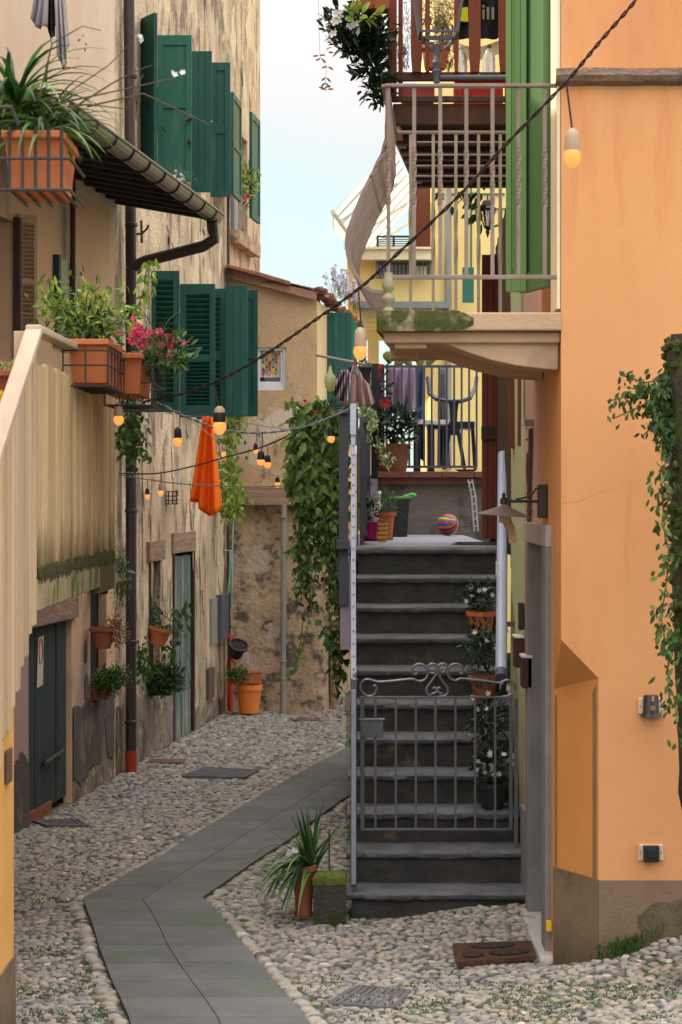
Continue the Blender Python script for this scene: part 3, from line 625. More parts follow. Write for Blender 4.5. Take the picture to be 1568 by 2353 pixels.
# blue door
mb = MB()
for i in range(2):
    a, b = 21.09 + i * .475, 21.09 + (i + 1) * .475 - .01
    for j in range(3): lwslab(mb, a + j * .155, a + (j + 1) * .155 - .006, -.1, 1.74 + .01 * (j % 2), -.06, -.02)
d2 = mb.build('door', m_bluedoor, hB, bev=.003)
mb = MB(); lwslab(mb, 20.95, 22.12, 1.78, 1.98, -.04, .02); mb.build('lintel', m_beamw, hB)
mb = MB(); lwslab(mb, 21.0, 21.07, -.1, 1.78, -.1, .015); lwslab(mb, 22.04, 22.12, -.1, 1.78, -.1, .012); mb.build('door_frame', m_darkwood, d2)
mb = MB(); lwslab(mb, 19.8, 20.5, 1.74, 1.92, .0, .035); mb.build('niche_lintel', m_beamw, hB)
mb = MB(); lwslab(mb, 22.8, 23.13, .17, .5, .003, .03); mb.build('meter_hatch', m_rustpl, hB)
mb = MB(); lwslab(mb, 22.98, 23.3, .75, 1.24, .003, .03); mb.build('meter_box', m_pipegrey, hB)
mb = MB(); lwslab(mb, 23.34, 23.8, .78, 1.26, .003, .07); mb.build('meter_box', m_slategrey, hB, label='dark iron meter box')
mb = MB(); mb.tube([LW(23.86, 6.0, .05), LW(23.86, 4.0, .05), LW(23.86, 1.25, .05)], .016, 8); mb.tube([LW(23.86, 1.26, .06), LW(23.88, .9, .06), LW(23.88, .78, .06)], .012, 6); mb.build('service_pipe', m_pipe, hB, smooth=True)
mb = MB(); mb.tube([LW(23.88, .8, .07), LW(23.88, -.1, .07)], .032, 10); mb.build('pipe_guard', m_redpipe, hB, smooth=True)
mb = MB(); mb.tube([P(325, 507, 19.4), P(326, 558, 19.4)], .012); mb.tube([P(311, 538, 19.35), P(326, 537, 19.3), P(338, 526, 19.3), P(341, 517, 19.3)], .011); mb.tube([P(388, 545, 20.6), P(388, 562, 20.6)], .01); mb.build('iron_anchor', m_iron, hB)
# raised render patches and long flaking strips with their own thickness
rr = random.Random(11); mb = MB()
for i in range(70):
    x = rr.uniform(305, 590); y = rr.uniform(30, 1600)
    if y > 1100 and x > 510: continue
    D = LD(x)
    if D < 18.9: continue
    z = LZ(x, y); 
    if any(o[0] - .15 < D < o[1] + .15 and o[2] - .15 < z < o[3] + .15 for o in opB): continue
    wu, hu = rr.uniform(.06, .3), rr.uniform(.12, .7); pts = []
    for k in range(18):
        an = 2 * math.pi * k / 18; q_ = rr.uniform(.55, 1.15); pts.append(LW(D + wu * math.cos(an) * q_, z + hu * math.sin(an) * q_, .002))
    mb = MB(); mb.prism(pts, NL * rr.uniform(.005, .012), 0); mb.build('render_patch', m_old, hB)
mb = MB()
for (x0, x1, y0, y1) in ((296, 318, 500, 640), (272, 300, 640, 760), (448, 470, 600, 640)): pass

# gable house across the end of the alley
DG = 24.0
hG = T('gable_house', 'low ochre rendered house closing the alley with a small curtained window', 'house', (-.7, 26, -.1))
gx = lambda x: X_(x, DG)
gzz = lambda y: H - (y - HY) / F * DG
def gpos(u, z, off): return V(u, DG - off, z)
mb = MB()
x0, x1 = gx(505), gx(727)
W0 = (gx(590), gx(658), gzz(897), gzz(798))
wallgrid(mb, gpos, x0, x1, gzz(1158), gzz(700), [(*W0, .12)])
mb.add([gpos(x0, gzz(700), 0), gpos(x1, gzz(700), 0), gpos(x1, gzz(688), 0), gpos(x0, gzz(628), 0)], [(0, 1, 2, 3)])
sx = lambda D: -.278 + .1145 * (D - 24)
sb = lambda D: -.19 + .086 * (D - 24)
mb.quad(V(sx(24), 24, gzz(700)), V(sx(24), 24, gzz(1158)), V(sx(28), 28, gzz(1158)), V(sx(28), 28, gzz(700)))
wg = mb.build('wall', m_gable, hG)
mb = MB()                                                               # ochre strip on the return wall
mb.quad(V(sx(24) + .004, 24.0, gzz(1150)), V(sx(24) + .004, 24.0, gzz(690)), V(sx(27.9) + .004, 27.9, gzz(690)), V(sx(27.9) + .004, 27.9, gzz(1150))); mb.build('return_wall', m_yelwall if False else mat('faded_ochre_paint', (.66, .5, .27), (.56, .42, .23), 3, (1, 1, .2), bump=.3), hG)
mb = MB(); n = 10                                                       # battered, rounded base of mottled render
bz0, bz1 = -.5, gzz(1158)
xa, xb, xc = gx(505), gx(722), gx(748)
cols = [(xa, 24.03), (gx(532), 24.03), (gx(600), 24.05), (gx(690), 24.04), (gx(716), 24.02)]
arc = [(gx(716) + .16 * math.sin(t), 24.02 + .14 * (1 - math.cos(t))) for t in [i * math.pi / 2 / 6 for i in range(1, 7)]] + [(sb(26), 26), (sb(28), 28)]
rows = 7
allc = cols + arc; vs = []
for j in range(rows + 1):
    z = bz0 + (bz1 - bz0) * j / rows
    for (xx, yy) in allc:
        k_ = (1 - j / rows) ** 1.5 * .05 - .03 + .015 * noise.noise(V(xx * 3, z * 2, yy)); vs.append((xx + (k_ if yy > 24.04 else 0) * .5, yy - k_ - .0 * (j), z))
nc = len(allc)
mb.add(vs, [(j * nc + i, j * nc + i + 1, (j + 1) * nc + i + 1, (j + 1) * nc + i) for j in range(rows) for i in range(nc - 1)])
mb.quad(V(xa, 23.98, bz1), V(gx(740), 23.98, bz1), V(gx(740), 24.2, bz1), V(xa, 24.2, bz1))
mb.build('base_wall', m_stonebase, hG)
mb = MB(); mb.bb(x0 + .02, x1 - .05, 24.35, 27.8, -.5, 4.3); mb.build('dark_core', m_dark, hG)  # black core box filling the gable house behind its walls
mb = MB(); mb.bar(V(gx(528), 23.97, gzz(1140)), V(gx(700), 23.97, gzz(1140)), .12, .19, (0, 0, 1)); mb.build('lintel', m_beamw, hG)
# roof: boards, tile edge and mossy verge running back
mb = MB()
mb.prism([P(522, 612, 23.9), P(728, 668, 23.9), P(728, 690, 23.9), P(522, 637, 23.9)], (0, .06, 0)); rfg = mb.build('roof', m_brwood, hG)
mb = MB()
mb.prism([P(520, 606, 23.8), P(608, 628, 23.8), P(608, 638, 23.8), P(520, 614, 23.8)], (0, 4.2, .1))
mb.prism([P(600, 626, 23.85), P(668, 646, 23.85), P(668, 656, 23.85), P(600, 637, 23.85)], (0, 4.2, .05))
mb.prism([P(662, 648, 23.9), P(732, 664, 23.9), P(735, 674, 23.9), P(662, 658, 23.9)], (0, 4.2, 0)); mb.build('roof_tile', m_tile, rfg, bev=.01)
mb = MB(); rr = random.Random(2)
for i in range(34):
    D = 23.95 + i * .125; zt = 4.64 - i * .002; c = V(sx(D) + .03, D, zt)
    for s in (-.04, 0.03): mb.box(c + V(s + rr.uniform(-.03, .03), 0, rr.uniform(-.03, .02)), (.1, .13, .028), Matrix.Rotation(rr.uniform(-.3, .3), 3, 'Y') @ Matrix.Rotation(rr.uniform(-.4, .4), 3, 'Z'))
mb.build('verge_tile', m_tile, rfg)
# window with fish curtain
wm = MB(); wm.bb(W0[0], W0[1], 24.1, 24.12, W0[2], W0[3]); wg_ = wm.build('window', m_glass, hG)
mb = MB(); f_ = .035
for a, b, c, d in ((W0[0], W0[1], W0[2], W0[2] + .06), (W0[0], W0[1], W0[3] - f_, W0[3]), (W0[1] - f_, W0[1], W0[2] + .06, W0[3] - f_), (W0[0], W0[0] + f_, W0[2] + .06, W0[3] - f_)): mb.bb(a, b, 24.03, 24.09, c, d)
for a, b, c, d in ((W0[0] + f_, W0[1] - f_, W0[2] + .063, W0[2] + .1), (W0[1] - f_ - .03, W0[1] - f_, W0[2] + .1, W0[3] - f_)): mb.bb(a, b, 24.05, 24.085, c, d)
mb.build('frame', m_white, wg_, bev=.003)
mb = MB(); cz0, cz1 = W0[2] + .15, W0[3] - f_; ca, cb = W0[0] + .03, W0[1] - .07; n = 16
for i in range(n):
    u0, u1 = ca + (cb - ca) * i / n, ca + (cb - ca) * (i + 1) / n; y0, y1 = 24.094 + .004 * math.sin(i * 1.3), 24.094 + .004 * math.sin((i + 1) * 1.3)
    mb.quad(V(u0, y0, cz0), V(u1, y1, cz0), V(u1, y1, cz1), V(u0, y0, cz1))
m_curt = mat('curtain_cloth', (.72, .7, .62), None, 6, W1, bump=0); mb.build('curtain', m_curt, wg_)
fc = [(.55, .06, .05), (.8, .38, .12), (.14, .33, .33), (.3, .4, .15), (.7, .25, .15)]
fm = [mat('curtain_print_' + n_, c_, None, 6, W1, bump=0) for n_, c_ in zip(('red', 'apricot', 'teal', 'olive', 'coral'), fc)]
fmb = [MB() for _ in fm]; rr = random.Random(9); k = 0
for i in range(5):
    for j in range(3):
        fx = ca + .03 + (cb - ca - .05) * (i + .35) / 5; fz = cz0 + .04 + (cz1 - cz0 - .05) * (j + (.6 if i % 2 else .25)) / 3; k += 1
        pts = [V(fx + .018 * math.sin(t) * (1 if abs(math.cos(t)) < .98 else .6), 24.086, fz + .045 * math.cos(t)) for t in [q_ * math.pi / 6 for q_ in range(12)]]
        fmb[(i * 2 + j) % 5].prism(pts, (0, .002, 0)); fmb[(i * 2 + j) % 5].prism([V(fx, 24.086, fz - .04), V(fx - .015, 24.086, fz - .065), V(fx + .015, 24.086, fz - .065)], (0, .002, 0))
for a, b in zip(fmb, fm): a.build('printed_fish', b, wg_)
# shutters and plank door of the return wall
O = V(sx(25) + .004, 25, gzz(1000) + 0); 
plankleaf('shutter', hG, V(sx(25), 25, 2.95), V(1, .05, 0), .29, 1.53, m_green, n=4)
plankleaf('shutter', hG, V(sx(25) + .26, 25.9, 2.95), V(1, .05, 0), .1, 1.5, mat('light_sea_green_paint', (.02, .2, .13), None, 5, W1, rough=.5, bump=.05), n=2)
mb = MB(); mb.prism([V(sb(24.55) + .02, 24.55, -.13), V(sb(25.3) + .02, 25.3, -.13), V(sb(25.3) + .06, 25.3, -.13), V(sb(24.55) + .06, 24.55, -.13)], (0, 0, 1.0)); mb.build('door', m_brwood, hG)
mb = MB(); mb.tube([V(gx(653), 23.92, gzz(1160)), V(gx(651), 23.9, gzz(1643))], .032, 12)
for y in (1190, 1520, 1560): mb.lathe((gx(652), 23.9, gzz(y)), [(.033, 0), (.038, .003), (.038, .02), (.033, .024)], 12)
mb.build('downpipe', m_pipegrey, hG, smooth=True)
mb = MB(); mb.tube([V(gx(537), 23.9, gzz(1162)), V(gx(533), 23.9, gzz(1390))], .012); mb.tube([V(gx(515), 23.85, gzz(1264)), V(gx(531), 23.85, gzz(1264)), V(gx(531), 23.85, gzz(1300)), V(gx(525), 23.85, gzz(1375)), V(gx(521), 23.85, gzz(1440))], .015)
mb.build('water_pipe', mat('green_water_pipe', (.1, .35, .25), (.5, .5, .42), 9, (1, 1, .5), rough=.5, bump=0), hG, smooth=True)
# ------------------------------------------------------------------ orange corner house on the right
SX = 1.03; FD = 10.02
def sp(D, z, off=0.0): return V(SX - off, D, z)
def fz(y, D=FD): return H - (y - HY) / F * D
hO = T('orange_house', 'orange rendered corner house with chamfered corner and wrought iron balcony', 'house', (1.8, 11, .1))
mb = MB(); zA, zB = 1.68, 1.50; xB = 1.205; CD = 10.36; TO = 9.5
mb.quad(V(SX, FD, zA), V(4.5, FD, zA), V(4.5, FD, TO), V(SX, FD, TO))
mb.add([V(SX, FD, zA), V(xB, FD, zB), V(4.5, FD, zB), V(4.5, FD, zA)], [(0, 1, 2, 3)])
mb.quad(V(xB, FD, .55), V(4.5, FD, .55), V(4.5, FD, zB), V(xB, FD, zB))
ops = [(10.68, 11.0, -.5, 2.31, .2), (10.36, 11.0, 3.2, 5.9, .25)]
wallgrid(mb, sp, CD, 11.0, zA, TO, [(10.68, 11.0, zA, 2.1, .2), (10.36, 11.0, 3.2, 5.9, .25)])
wallgrid(mb, sp, FD, CD, zA, TO, [])
wallgrid(mb, sp, CD, 11.0, -.5, zA, [(10.68, 11.0, -.5, zA, .2)])
mb.quad(V(SX, FD, TO), V(4.5, FD, TO), V(4.5, 16, TO), V(SX, 16, TO)); mb.quad(V(4.5, FD, -.5), V(4.5, 16, -.5), V(4.5, 16, TO), V(4.5, FD, TO))
mb.build('wall', m_orange, hO)
mb = MB(); bx = (.006, -.006, 0)
Cc = V(SX, CD, 1.42)
mb.add([V(SX, FD, zA), V(xB, FD, zB), Cc], [(0, 1, 2)]); mb.add([V(SX, FD, zA), Cc, V(SX, CD, zA)], [(0, 1, 2)])
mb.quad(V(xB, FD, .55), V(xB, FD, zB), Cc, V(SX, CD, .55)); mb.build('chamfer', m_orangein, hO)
nC = V(-(CD - FD), -(xB - SX), 0).normalized()                     # outward normal of the chamfer
cu = (V(xB, FD, 0) - V(SX, CD, 0)).normalized()
mb = MB()
def cf(u, z, o=.004): return V(SX, CD, z) + cu * u + nC * o
CW = (V(xB, FD, 0) - V(SX, CD, 0)).length
for u0, u1 in ((CW - .045, CW - .018),): mb.quad(cf(u0, .5), cf(u1, .5), cf(u1, 1.475), cf(u0, 1.43))
mb.quad(cf(.012, .5), cf(.03, .5), cf(.03, 1.39), cf(.012, 1.39))
a, b, c = V(SX + .008, FD + .05, zA - .07), V(xB - .03, FD + .025, zB - .035), V(SX + .012, CD, 1.36)
mb.build('painted_line', m_band, hO)
mb = MB(); zp = .555; t = .006
mb.prism([V(xB, FD - t, -.6), V(4.5, FD - t, -.6), V(4.5, FD - t, zp), V(xB, FD - t, zp)], (0, t - .001, 0))
q = [V(SX, CD, -.6) + nC * t, V(xB, FD, -.6) + nC * t, V(xB, FD, -.6), V(SX, CD, -.6)]; mb.prism(q, (0, 0, zp + .6 + .004)); mb.build('plinth', m_plinth, hO)
mb = MB(); n = 40; rr = random.Random(3); vs = []
for i in range(n + 1):                                              # rough string course with a broken edge
    x = SX - .03 + (3.6) * i / n
    for (yy, zz) in ((0, 4.27), (-.045, 4.285), (-.06, 4.31), (-.05, 4.345), (0, 4.35)): vs.append((x, FD + yy + (rr.uniform(-.003, .003) if yy else 0), zz + (rr.uniform(-.003, .003))))
mb.add(vs, [(i * 5 + j, (i + 1) * 5 + j, (i + 1) * 5 + j + 1, i * 5 + j + 1) for i in range(n) for j in range(4)]); mb.build('string_course', m_cord, hO)
mb = MB(); mb.prism([V(SX + .63, FD - .012, 4.352), V(4.5, FD - .012, 4.352), V(4.5, FD - .012, TO), V(SX + .63, FD - .012, TO)], (0, .011, 0)); mb.build('upper_render', m_orange, hO)
mb = MB(); mb.prism([sp(10.03, 3.23, .003), sp(10.34, 3.23, .003), sp(10.34, 3.23, .018), sp(10.03, 3.23, .018)], (0, 0, 3.2)); mb.build('door_casing', m_creamc, hO)
mb = MB(); mb.quad(sp(10.36, 3.2, -.2), sp(11.0, 3.2, -.2), sp(11.0, 5.9, -.2), sp(10.36, 5.9, -.2)); bdo = mb.build('balcony_door', m_glass, hO)
# green door shutter standing open over the balcony: two folded leaves
zs0 = fz(671, 10.6)
mb = MB()
def gl(xa, xb, Da, Db, m, nm, z0=zs0, z1=5.7):
    a = V(X_(xa, Da), Da, z0); b = V(X_(xb, Db), Db, z0); U = (b - a); wd = U.length; U.normalize(); Nn = U.cross(V(0, 0, 1))
    q = MB()
    def pc(u0, u1, c0, c1, n0, n1): q.prism([a + U * u0 + Nn * n0 + V(0, 0, c0), a + U * u1 + Nn * n0 + V(0, 0, c0), a + U * u1 + Nn * n1 + V(0, 0, c0), a + U * u0 + Nn * n1 + V(0, 0, c0)], (0, 0, c1 - c0))
    pc(0, .028, 0, z1 - z0, 0, .04); pc(wd - .028, wd, 0, z1 - z0, 0, .04); pc(.028, wd - .028, 0, .09, 0.001, .039); pc(.028, wd - .028, 1.9, 1.98, .001, .039)
    pc(.028, wd - .028, .09, z1 - z0, .006, .026); pc(.03, .04, .1, z1 - z0, .026, .034); pc(wd - .04, wd - .03, .1, z1 - z0, .026, .034)
    return q.build(nm, m, bdo, bev=.002)
gl(1165, 1212, 10.62, 10.60, m_shgreen, 'shutter'); gl(1211, 1266, 10.68, 10.36, m_shgreen2, 'shutter')
# street door in the side wall: stone frame, grey leaf, threshold
mb = MB(); mb.bb(1.13, 1.18, 10.98, 11.62, .1, 2.33)
dO = mb.build('door', m_stone, hO)
mb = MB(); mb.bb(1.13, 1.16, 10.66, 11.0, .1, 2.33); mb.build('door_leaf', m_stone, dO)
mb = MB()
mb.bb(SX - .03, SX + .14, 10.5, 10.7, .02, 2.1); mb.build('door_jamb', m_stone, dO, bev=.006)
mb = MB(); mb.bb(SX - .028, SX + .14, 10.5, 11.7, 2.101, 2.21); mb.build('door_head', m_stonelt, dO, bev=.006)
mb = MB(); mb.bb(SX - .03, SX + .14, 11.5, 11.62, .05, 2.1); mb.build('door_jamb', m_stone, dO, bev=.006)
mb = MB(); mb.prism([V(SX - .07, 10.38, -.05), V(SX + .12, 10.36, -.05), V(SX + .12, 11.6, -.05), V(SX - .07, 11.6, -.05)], (0, 0, .17)); mb.build('threshold', m_stonelt, dO, bev=.02)
mb = MB(); mb.bb(SX - .03, SX - .005, 10.42, 10.46, .235, .28); mb.build('gas_stub', mat('yellow_pipe_end', (.8, .5, .02), None, 6, W1, rough=.5, bump=0), hO)
# wrought iron balcony
BF, BBK = 10.0, 11.35
bal = MB(); mbp = [V(.17, BF, 3.125), V(SX + .0, BF, 3.125), V(SX, BBK + .05, 3.125), V(.28, BBK + .05, 3.125)]
bal.prism(mbp, (0, 0, .085)); balc = bal.build('balcony', m_balc, hO, bev=.008)
mb = MB(); mb.prism([V(.2, BF + .05, 3.07), V(SX, BF + .05, 3.07), V(SX, BBK, 3.07), V(.31, BBK, 3.07)], (0, 0, .053)); mb.build('underside_moulding', m_balc, balc, bev=.01)
mb = MB(); n = 40; rr = random.Random(8); xs_ = [.168 + (.45) * i / n for i in range(n + 1)]; vs = []
for i, x in enumerate(xs_):
    f_ = 0 if i < n - 6 else (i - n + 6) / 6
    vs += [V(x, BF - .006 + rr.uniform(-.003, .001), 3.122 + f_ * .03), V(x, BF - .008 + rr.uniform(-.004, .001), 3.17), V(x, BF - .004, 3.214 + rr.uniform(0, .006) - f_ * .03), V(x, BF + .1, 3.213 - f_ * .03)]
mb.add(vs, [(i * 4 + j, (i + 1) * 4 + j, (i + 1) * 4 + j + 1, i * 4 + j + 1) for i in range(n) for j in range(3)])
mb.prism([V(.166, BF, 3.12), V(.17, BF, 3.12), V(.28, BBK, 3.12), V(.276, BBK, 3.12)], (0, 0, .093)); mb.build('mossy_edge', m_balcmoss, balc)
cs = [(905, 727), (908, 801), (981, 801), (981, 786), (1005, 787), (1032, 793), (1076, 810), (1131, 828), (1186, 840), (1240, 847), (1284, 850), (1284, 727)]
for D0, D1 in ((10.08, 10.33), (10.86, 11.06)):
    mb = MB(); mb.prism([P(x, y, 10.08) + V(0, D0 - 10.08, 0) for x, y in cs][::-1], (0, D1 - D0, 0)); mb.build('bracket', m_balc, balc, bev=.006)
def twist(mb, pts, r, t0, t1, turns, n=26):
    """square bar along a polyline with a twisted stretch"""
    pts = [Vector(p) for p in pts]; ls = [0]
    for i in range(1, len(pts)): ls.append(ls[-1] + (pts[i] - pts[i - 1]).length)
    vs = []; m_ = 44
    for k in range(m_ + 1):
        s = ls[-1] * k / m_; i = max(j for j in range(len(ls)) if ls[j] <= s + 1e-9); i = min(i, len(pts) - 2)
        p = pts[i].lerp(pts[i + 1], (s - ls[i]) / max(ls[i + 1] - ls[i], 1e-9)); d = (pts[i + 1] - pts[i]).normalized()
        x = V(0, 1, 0).cross(d).normalized(); y = d.cross(x); f_ = min(max((k / m_ - t0) / (t1 - t0), 0), 1); an = f_ * turns * 2 * math.pi + math.pi / 4
        for q in range(4): vs.append(p + (x * math.cos(an + q * math.pi / 2) + y * math.sin(an + q * math.pi / 2)) * r)
    fs = [(k * 4 + q, k * 4 + (q + 1) % 4, (k + 1) * 4 + (q + 1) % 4, (k + 1) * 4 + q) for k in range(m_) for q in range(4)] + [(3, 2, 1, 0), tuple(m_ * 4 + q for q in range(4))]
    mb.add(vs, fs)
zt = fz(197, 10.05); zb = fz(637, 10.05)
rl = MB(); rl.bar(V(X_(885, 10.05), 10.05, zt), V(SX, 10.05, zt), .035, .016); rl.bar(V(X_(885, 10.05), 10.05, zt), V(.28, BBK, zt), .035, .016); rl.bar(V(.28, BBK, zt), V(SX, BBK, zt), .03, .016)
rl.bar(V(X_(893, 10.05), 10.05, zb), V(SX, 10.05, zb), .022, .02); rl.bar(V(.28, BBK, zb - .07), V(SX, BBK, zb - .07), .02, .014)
ra = rl.build('railing', m_brail, balc, bev=.003)
for x in (893, 952, 1012, 1072, 1132, 1192, 1252):
    mb = MB(); twist(mb, [V(X_(x, 10.05), 10.05, zt - .008), V(X_(x, 10.05), 10.05, zb + .008)], .0125, .3, .62, 4.5); mb.build('baluster', m_brail, ra)
for x in (944, 996, 1048, 1100, 1150, 1201, 1250):
    mb = MB(); twist(mb, [V(X_(x, BBK), BBK, zt - .008), V(X_(x, BBK), BBK, 3.215)], .0115, .38, .66, 3.5); mb.build('baluster', m_brailold, ra)
belly = [(890, 200), (890, 311), (882, 347), (868, 377), (849, 413), (833, 446), (816, 487), (801, 527), (796, 556), (800, 587), (808, 612), (831, 650), (853, 668), (889, 672)]
for i in range(15):
    s = i / 14; D = 10.06 + (BBK - 10.1) * s; mb = MB(); pts = []
    for x, y in belly:
        p = P(x, y, 10.05); dx = p.x - .215; k_ = 1.0
        pts.append(V(.215 + .065 * s + dx * k_, D, max(p.z, 3.30)))
    sm = [pts[0]]
    for a, b in zip(pts, pts[1:]): sm += [a.lerp(b, .5), b]
    twist(mb, sm, .0095 if i else .012, .12, .4, 4); mb.build('baluster', m_brail, ra, label='baluster bellied out towards the alley')
mb = MB()                                                              # the flat strap that follows the belly
q = [(P(x, y, 10.05)) for x, y in belly[2:]]
for a, b in zip(q, q[1:]):
    o_ = V(.004, 0, 0); sh = V(.065, BBK - 10.2, 0)
    mb.quad(a + V(.012, .03, 0), b + V(.012, .03, 0), b + V(.012, .03, 0) + sh, a + V(.012, .03, 0) + sh)
mb = MB(); mb.lathe(V(X_(893, 10.05), 10.05, 3.21), [(.028, 0), (.03, .012), (.016, .03), (.02, .045), (.03, .06), (.03, .075), (.015, .095), (.026, .115), (.03, .13), (.022, .16), (.02, .19)], 14); mb.build('rail_foot', m_brailold, ra, smooth=True)
mb = MB()
for y in (327, 356, 381, 405): mb.tube([P(958, y, 11.9), P(1166, y, 11.9)], .006, 6)
mb.build('drying_wire', m_brail, balc)
# wall sockets
def wallbox(y, speaker, label):
    c = V(X_(1495, FD), FD, fz(y)); t = T('wall_socket', label, 'socket', c)
    mb = MB(); mb.box(c + V(0, -.008, 0), (.118, .012, .078)); mb.build('plate', mat('cream_plastic', (.68, .52, .36), None, 6, W1, rough=.5, bump=0), t, bev=.006)
    mb = MB()
    for s in (-1, 1): mb.tube([c + V(s * .05, -.012, 0), c + V(s * .05, -.018, 0)], .003, 8)
    mb.build('screw', m_rustpl, t)
    if speaker:
        mb = MB(); mb.lathe(c + V(0, -.014, -.048), [(.052, 0), (.04, .02), (.038, .09), (.032, .1)], 20, sq=(.95, .8)); mb.build('speaker_hood', m_dkgreyplas, t, smooth=True)
        mb = MB(); mb.tube([c + V(.004, -.05, -.005), c + V(.004, -.058, -.005)], .013, 14); mb.build('brass_lock', mat('brass', (.6, .42, .16), None, 6, W1, rough=.35, metal=.8, bump=0), t)
        mb = MB(); mb.box(c + V(.004, -.047, .038), (.008, .004, .024)); mb.build('marker', mat('ochre_plastic', (.6, .38, .08), None, 6, W1, bump=0), t)
    else:
        mb = MB(); mb.box(c + V(0, -.026, -.003), (.075, .025, .078)); mb.build('socket_body', m_dkgreyplas, t, bev=.006)
        mb = MB(); mb.box(c + V(0.002, -.041, 0), (.04, .008, .045)); mb.build('socket_flap', m_blk, t, bev=.003)
wallbox(1622, True, 'black hooded key switch with brass lock on a cream plate on the orange wall')
wallbox(1958, False, 'black square socket on a cream plate low on the orange wall')

mb = MB(); rr = random.Random(77); pts = []
for k in range(40):
    a = 2 * math.pi * k / 40; pts.append(V(X_(1550 + 85 * math.cos(a) * (1 + .25 * noise.noise(V(k * .4, 0, 3))), FD), FD - .0085, fz(2120 + 52 * math.sin(a) * (1 + .3 * noise.noise(V(k * .4, 5, 3))))))
mb.prism(pts, (0, .002, 0)); mb.build('damp_patch', mat('damp_green_stain', (.1, .085, .045), (.16, .12, .075), 9, W1, bump=.4), hO)
ks = T('kerb_stone', 'dark mossy kerb stone at the foot of the orange wall by the right edge', 'stone', V(1.75, 9.6, .3))
mb = MB(); q = [G(1525, 2205), G(1600, 2300), G(1720, 2260), G(1600, 2160)]; mb.prism([V(p.x, p.y, p.z - .1) for p in q], (0, 0, .09)); mb.build('stone', m_balcmoss if False else mat('mossy_dark_stone', (.1, .1, .06), (.055, .055, .035), 8, W1, bump=.8), ks, bev=.02)

# ------------------------------------------------------------------ pink and green houses along the stairs
hP = T('pink_house', 'dusty pink rendered house strip between the grey stone door and the pale green wall', 'house', (1.6, 11.6, .1))
mb = MB(); wallgrid(mb, lambda u, z, o: V(SX - o, u, z), 11.0, 12.05, -.5, 9.2, [(11.0, 11.6, -.5, 2.1, .2)]); mb.quad(V(SX, 11, 9.2), V(SX, 12.05, 9.2), V(4, 12.05, 9.2), V(4, 11, 9.2)); mb.build('wall', m_pinkhouse, hP)
mb = MB(); mb.bb(SX - .022, SX - .002, 11.63, 12.04, -.5, .62); mb.build('cement_band', m_stone, hP)
mb = MB(); mb.tube([P(1220, 985, 11.45), P(1219, 1060, 11.5), P(1217, 1130, 11.55), P(1216, 1205, 11.55)], .012); mb.tube([P(1213, 1040, 11.6), P(1211, 1080, 11.6), P(1214, 1130, 11.6), P(1212, 1500, 11.65)], .006, 6)
for y in (1010, 1072, 1135, 1175): mb.box(P(1218, y, 11.5), (.04, .02, .008))
mb.build('conduit', m_rustpl, hP, smooth=False)
mb = MB(); mb.box(P(1216, 972, 11.45), (.05, .05, .035)); mb.tube([P(1205, 870, 11.9), P(1205, 965, 11.9), P(1203, 978, 11.8), P(1210, 985, 11.6)], .006); mb.build('junction', m_pipegrey, hP)
def letterbox(x, y0, y1, D, lab):
    t = T('letter_box', lab, 'letter box', P(x, y1, D)); a, b = P(x, y0, D), P(x, y1, D); mb = MB(); mb.bb(SX - .055, SX - .003, D, D + .16, b.z, a.z - .015); mb.build('box', m_redwood2, t, bev=.004)
    mb = MB(); mb.bb(SX - .06, SX - .001, D - .004, D + .164, a.z - .014, a.z); mb.build('lid', m_white, t, bev=.003)
letterbox(1213, 1506, 1582, 11.5, 'brown letter box with a pale lid nearest the grey stone door'); letterbox(1201, 1461, 1535, 12.0, 'brown letter box with a pale lid farther up beside the green wall')
hGr = T('green_house', 'pale green rendered wall strip with wavy plaster rising beside the upper steps', 'house', (1.6, 12.7, .1))
mb = MB(); n = 16; vs = []
zz_ = [-.5 + 9.7 * j / 24 for j in range(25)]
for j, z in enumerate(zz_):
    for i in range(n + 1):
        D = 12.05 + 1.3 * i / n; vs.append((SX - .0 + .006 * math.sin(D * 14 + z * 1.3) + .02 * (D - 12.05), D, z))
mb.add(vs, [(j * (n + 1) + i, j * (n + 1) + i + 1, (j + 1) * (n + 1) + i + 1, (j + 1) * (n + 1) + i) for j in range(24) for i in range(n)])
mb.quad(V(SX, 12.05, 9.2), V(SX, 13.35, 9.2), V(4, 13.35, 9.2), V(4, 12.05, 9.2)); mb.quad(V(SX + .03, 13.35, -.5), V(SX + .03, 13.35, 9.2), V(4, 13.35, 9.2), V(4, 13.35, -.5)); mb.build('wall', m_green_w, hGr, smooth=True)
mb = MB(); mb.bb(SX - .03, SX - .004, 12.0, 12.1, 1.6, 1.75); mb.build('meter_plate', m_iron, hGr)
# brown wooden porch beyond
hW = T('wooden_porch', 'dark brown wooden porch with a rusty red plank door at the head of the stairs', 'porch', (1.4, 16, 2))
mb = MB()
for i in range(11):
    D = 13.4 + i * .27; mb.bb(1.06 + .004 * (i % 2) + .012 * i, 1.12 + .012 * i, D, D + .262, 1.98, 4.25)
mb.bb(1.14, 4.0, 16.4, 16.46, 1.9, 4.2); mb.bb(1.06, 4.0, 13.36, 13.4, 1.9, 4.25)
mb.build('plank_wall', m_redwood2, hW)
for x0, x1, D, y0, y1 in ((1172, 1185, 12.95, 868, 1030), (1192, 1203, 12.35, 868, 1025)):
    mb = MB(); mb.bb(X_(x0, D), X_(x1, D), D, D + .08, fz(y1, D), 3.3); mb.build('post', m_redwood, hW, bev=.004)
mb = MB(); a = P(1098, 0, 16.8).x; b = P(1137, 0, 16.8).x
for i in range(3): mb.bb(a + (b - a) * i / 3 + .002, a + (b - a) * (i + 1) / 3, 16.3 + .005 * (i % 2), 16.34, 2.02, fz(585, 16.3))
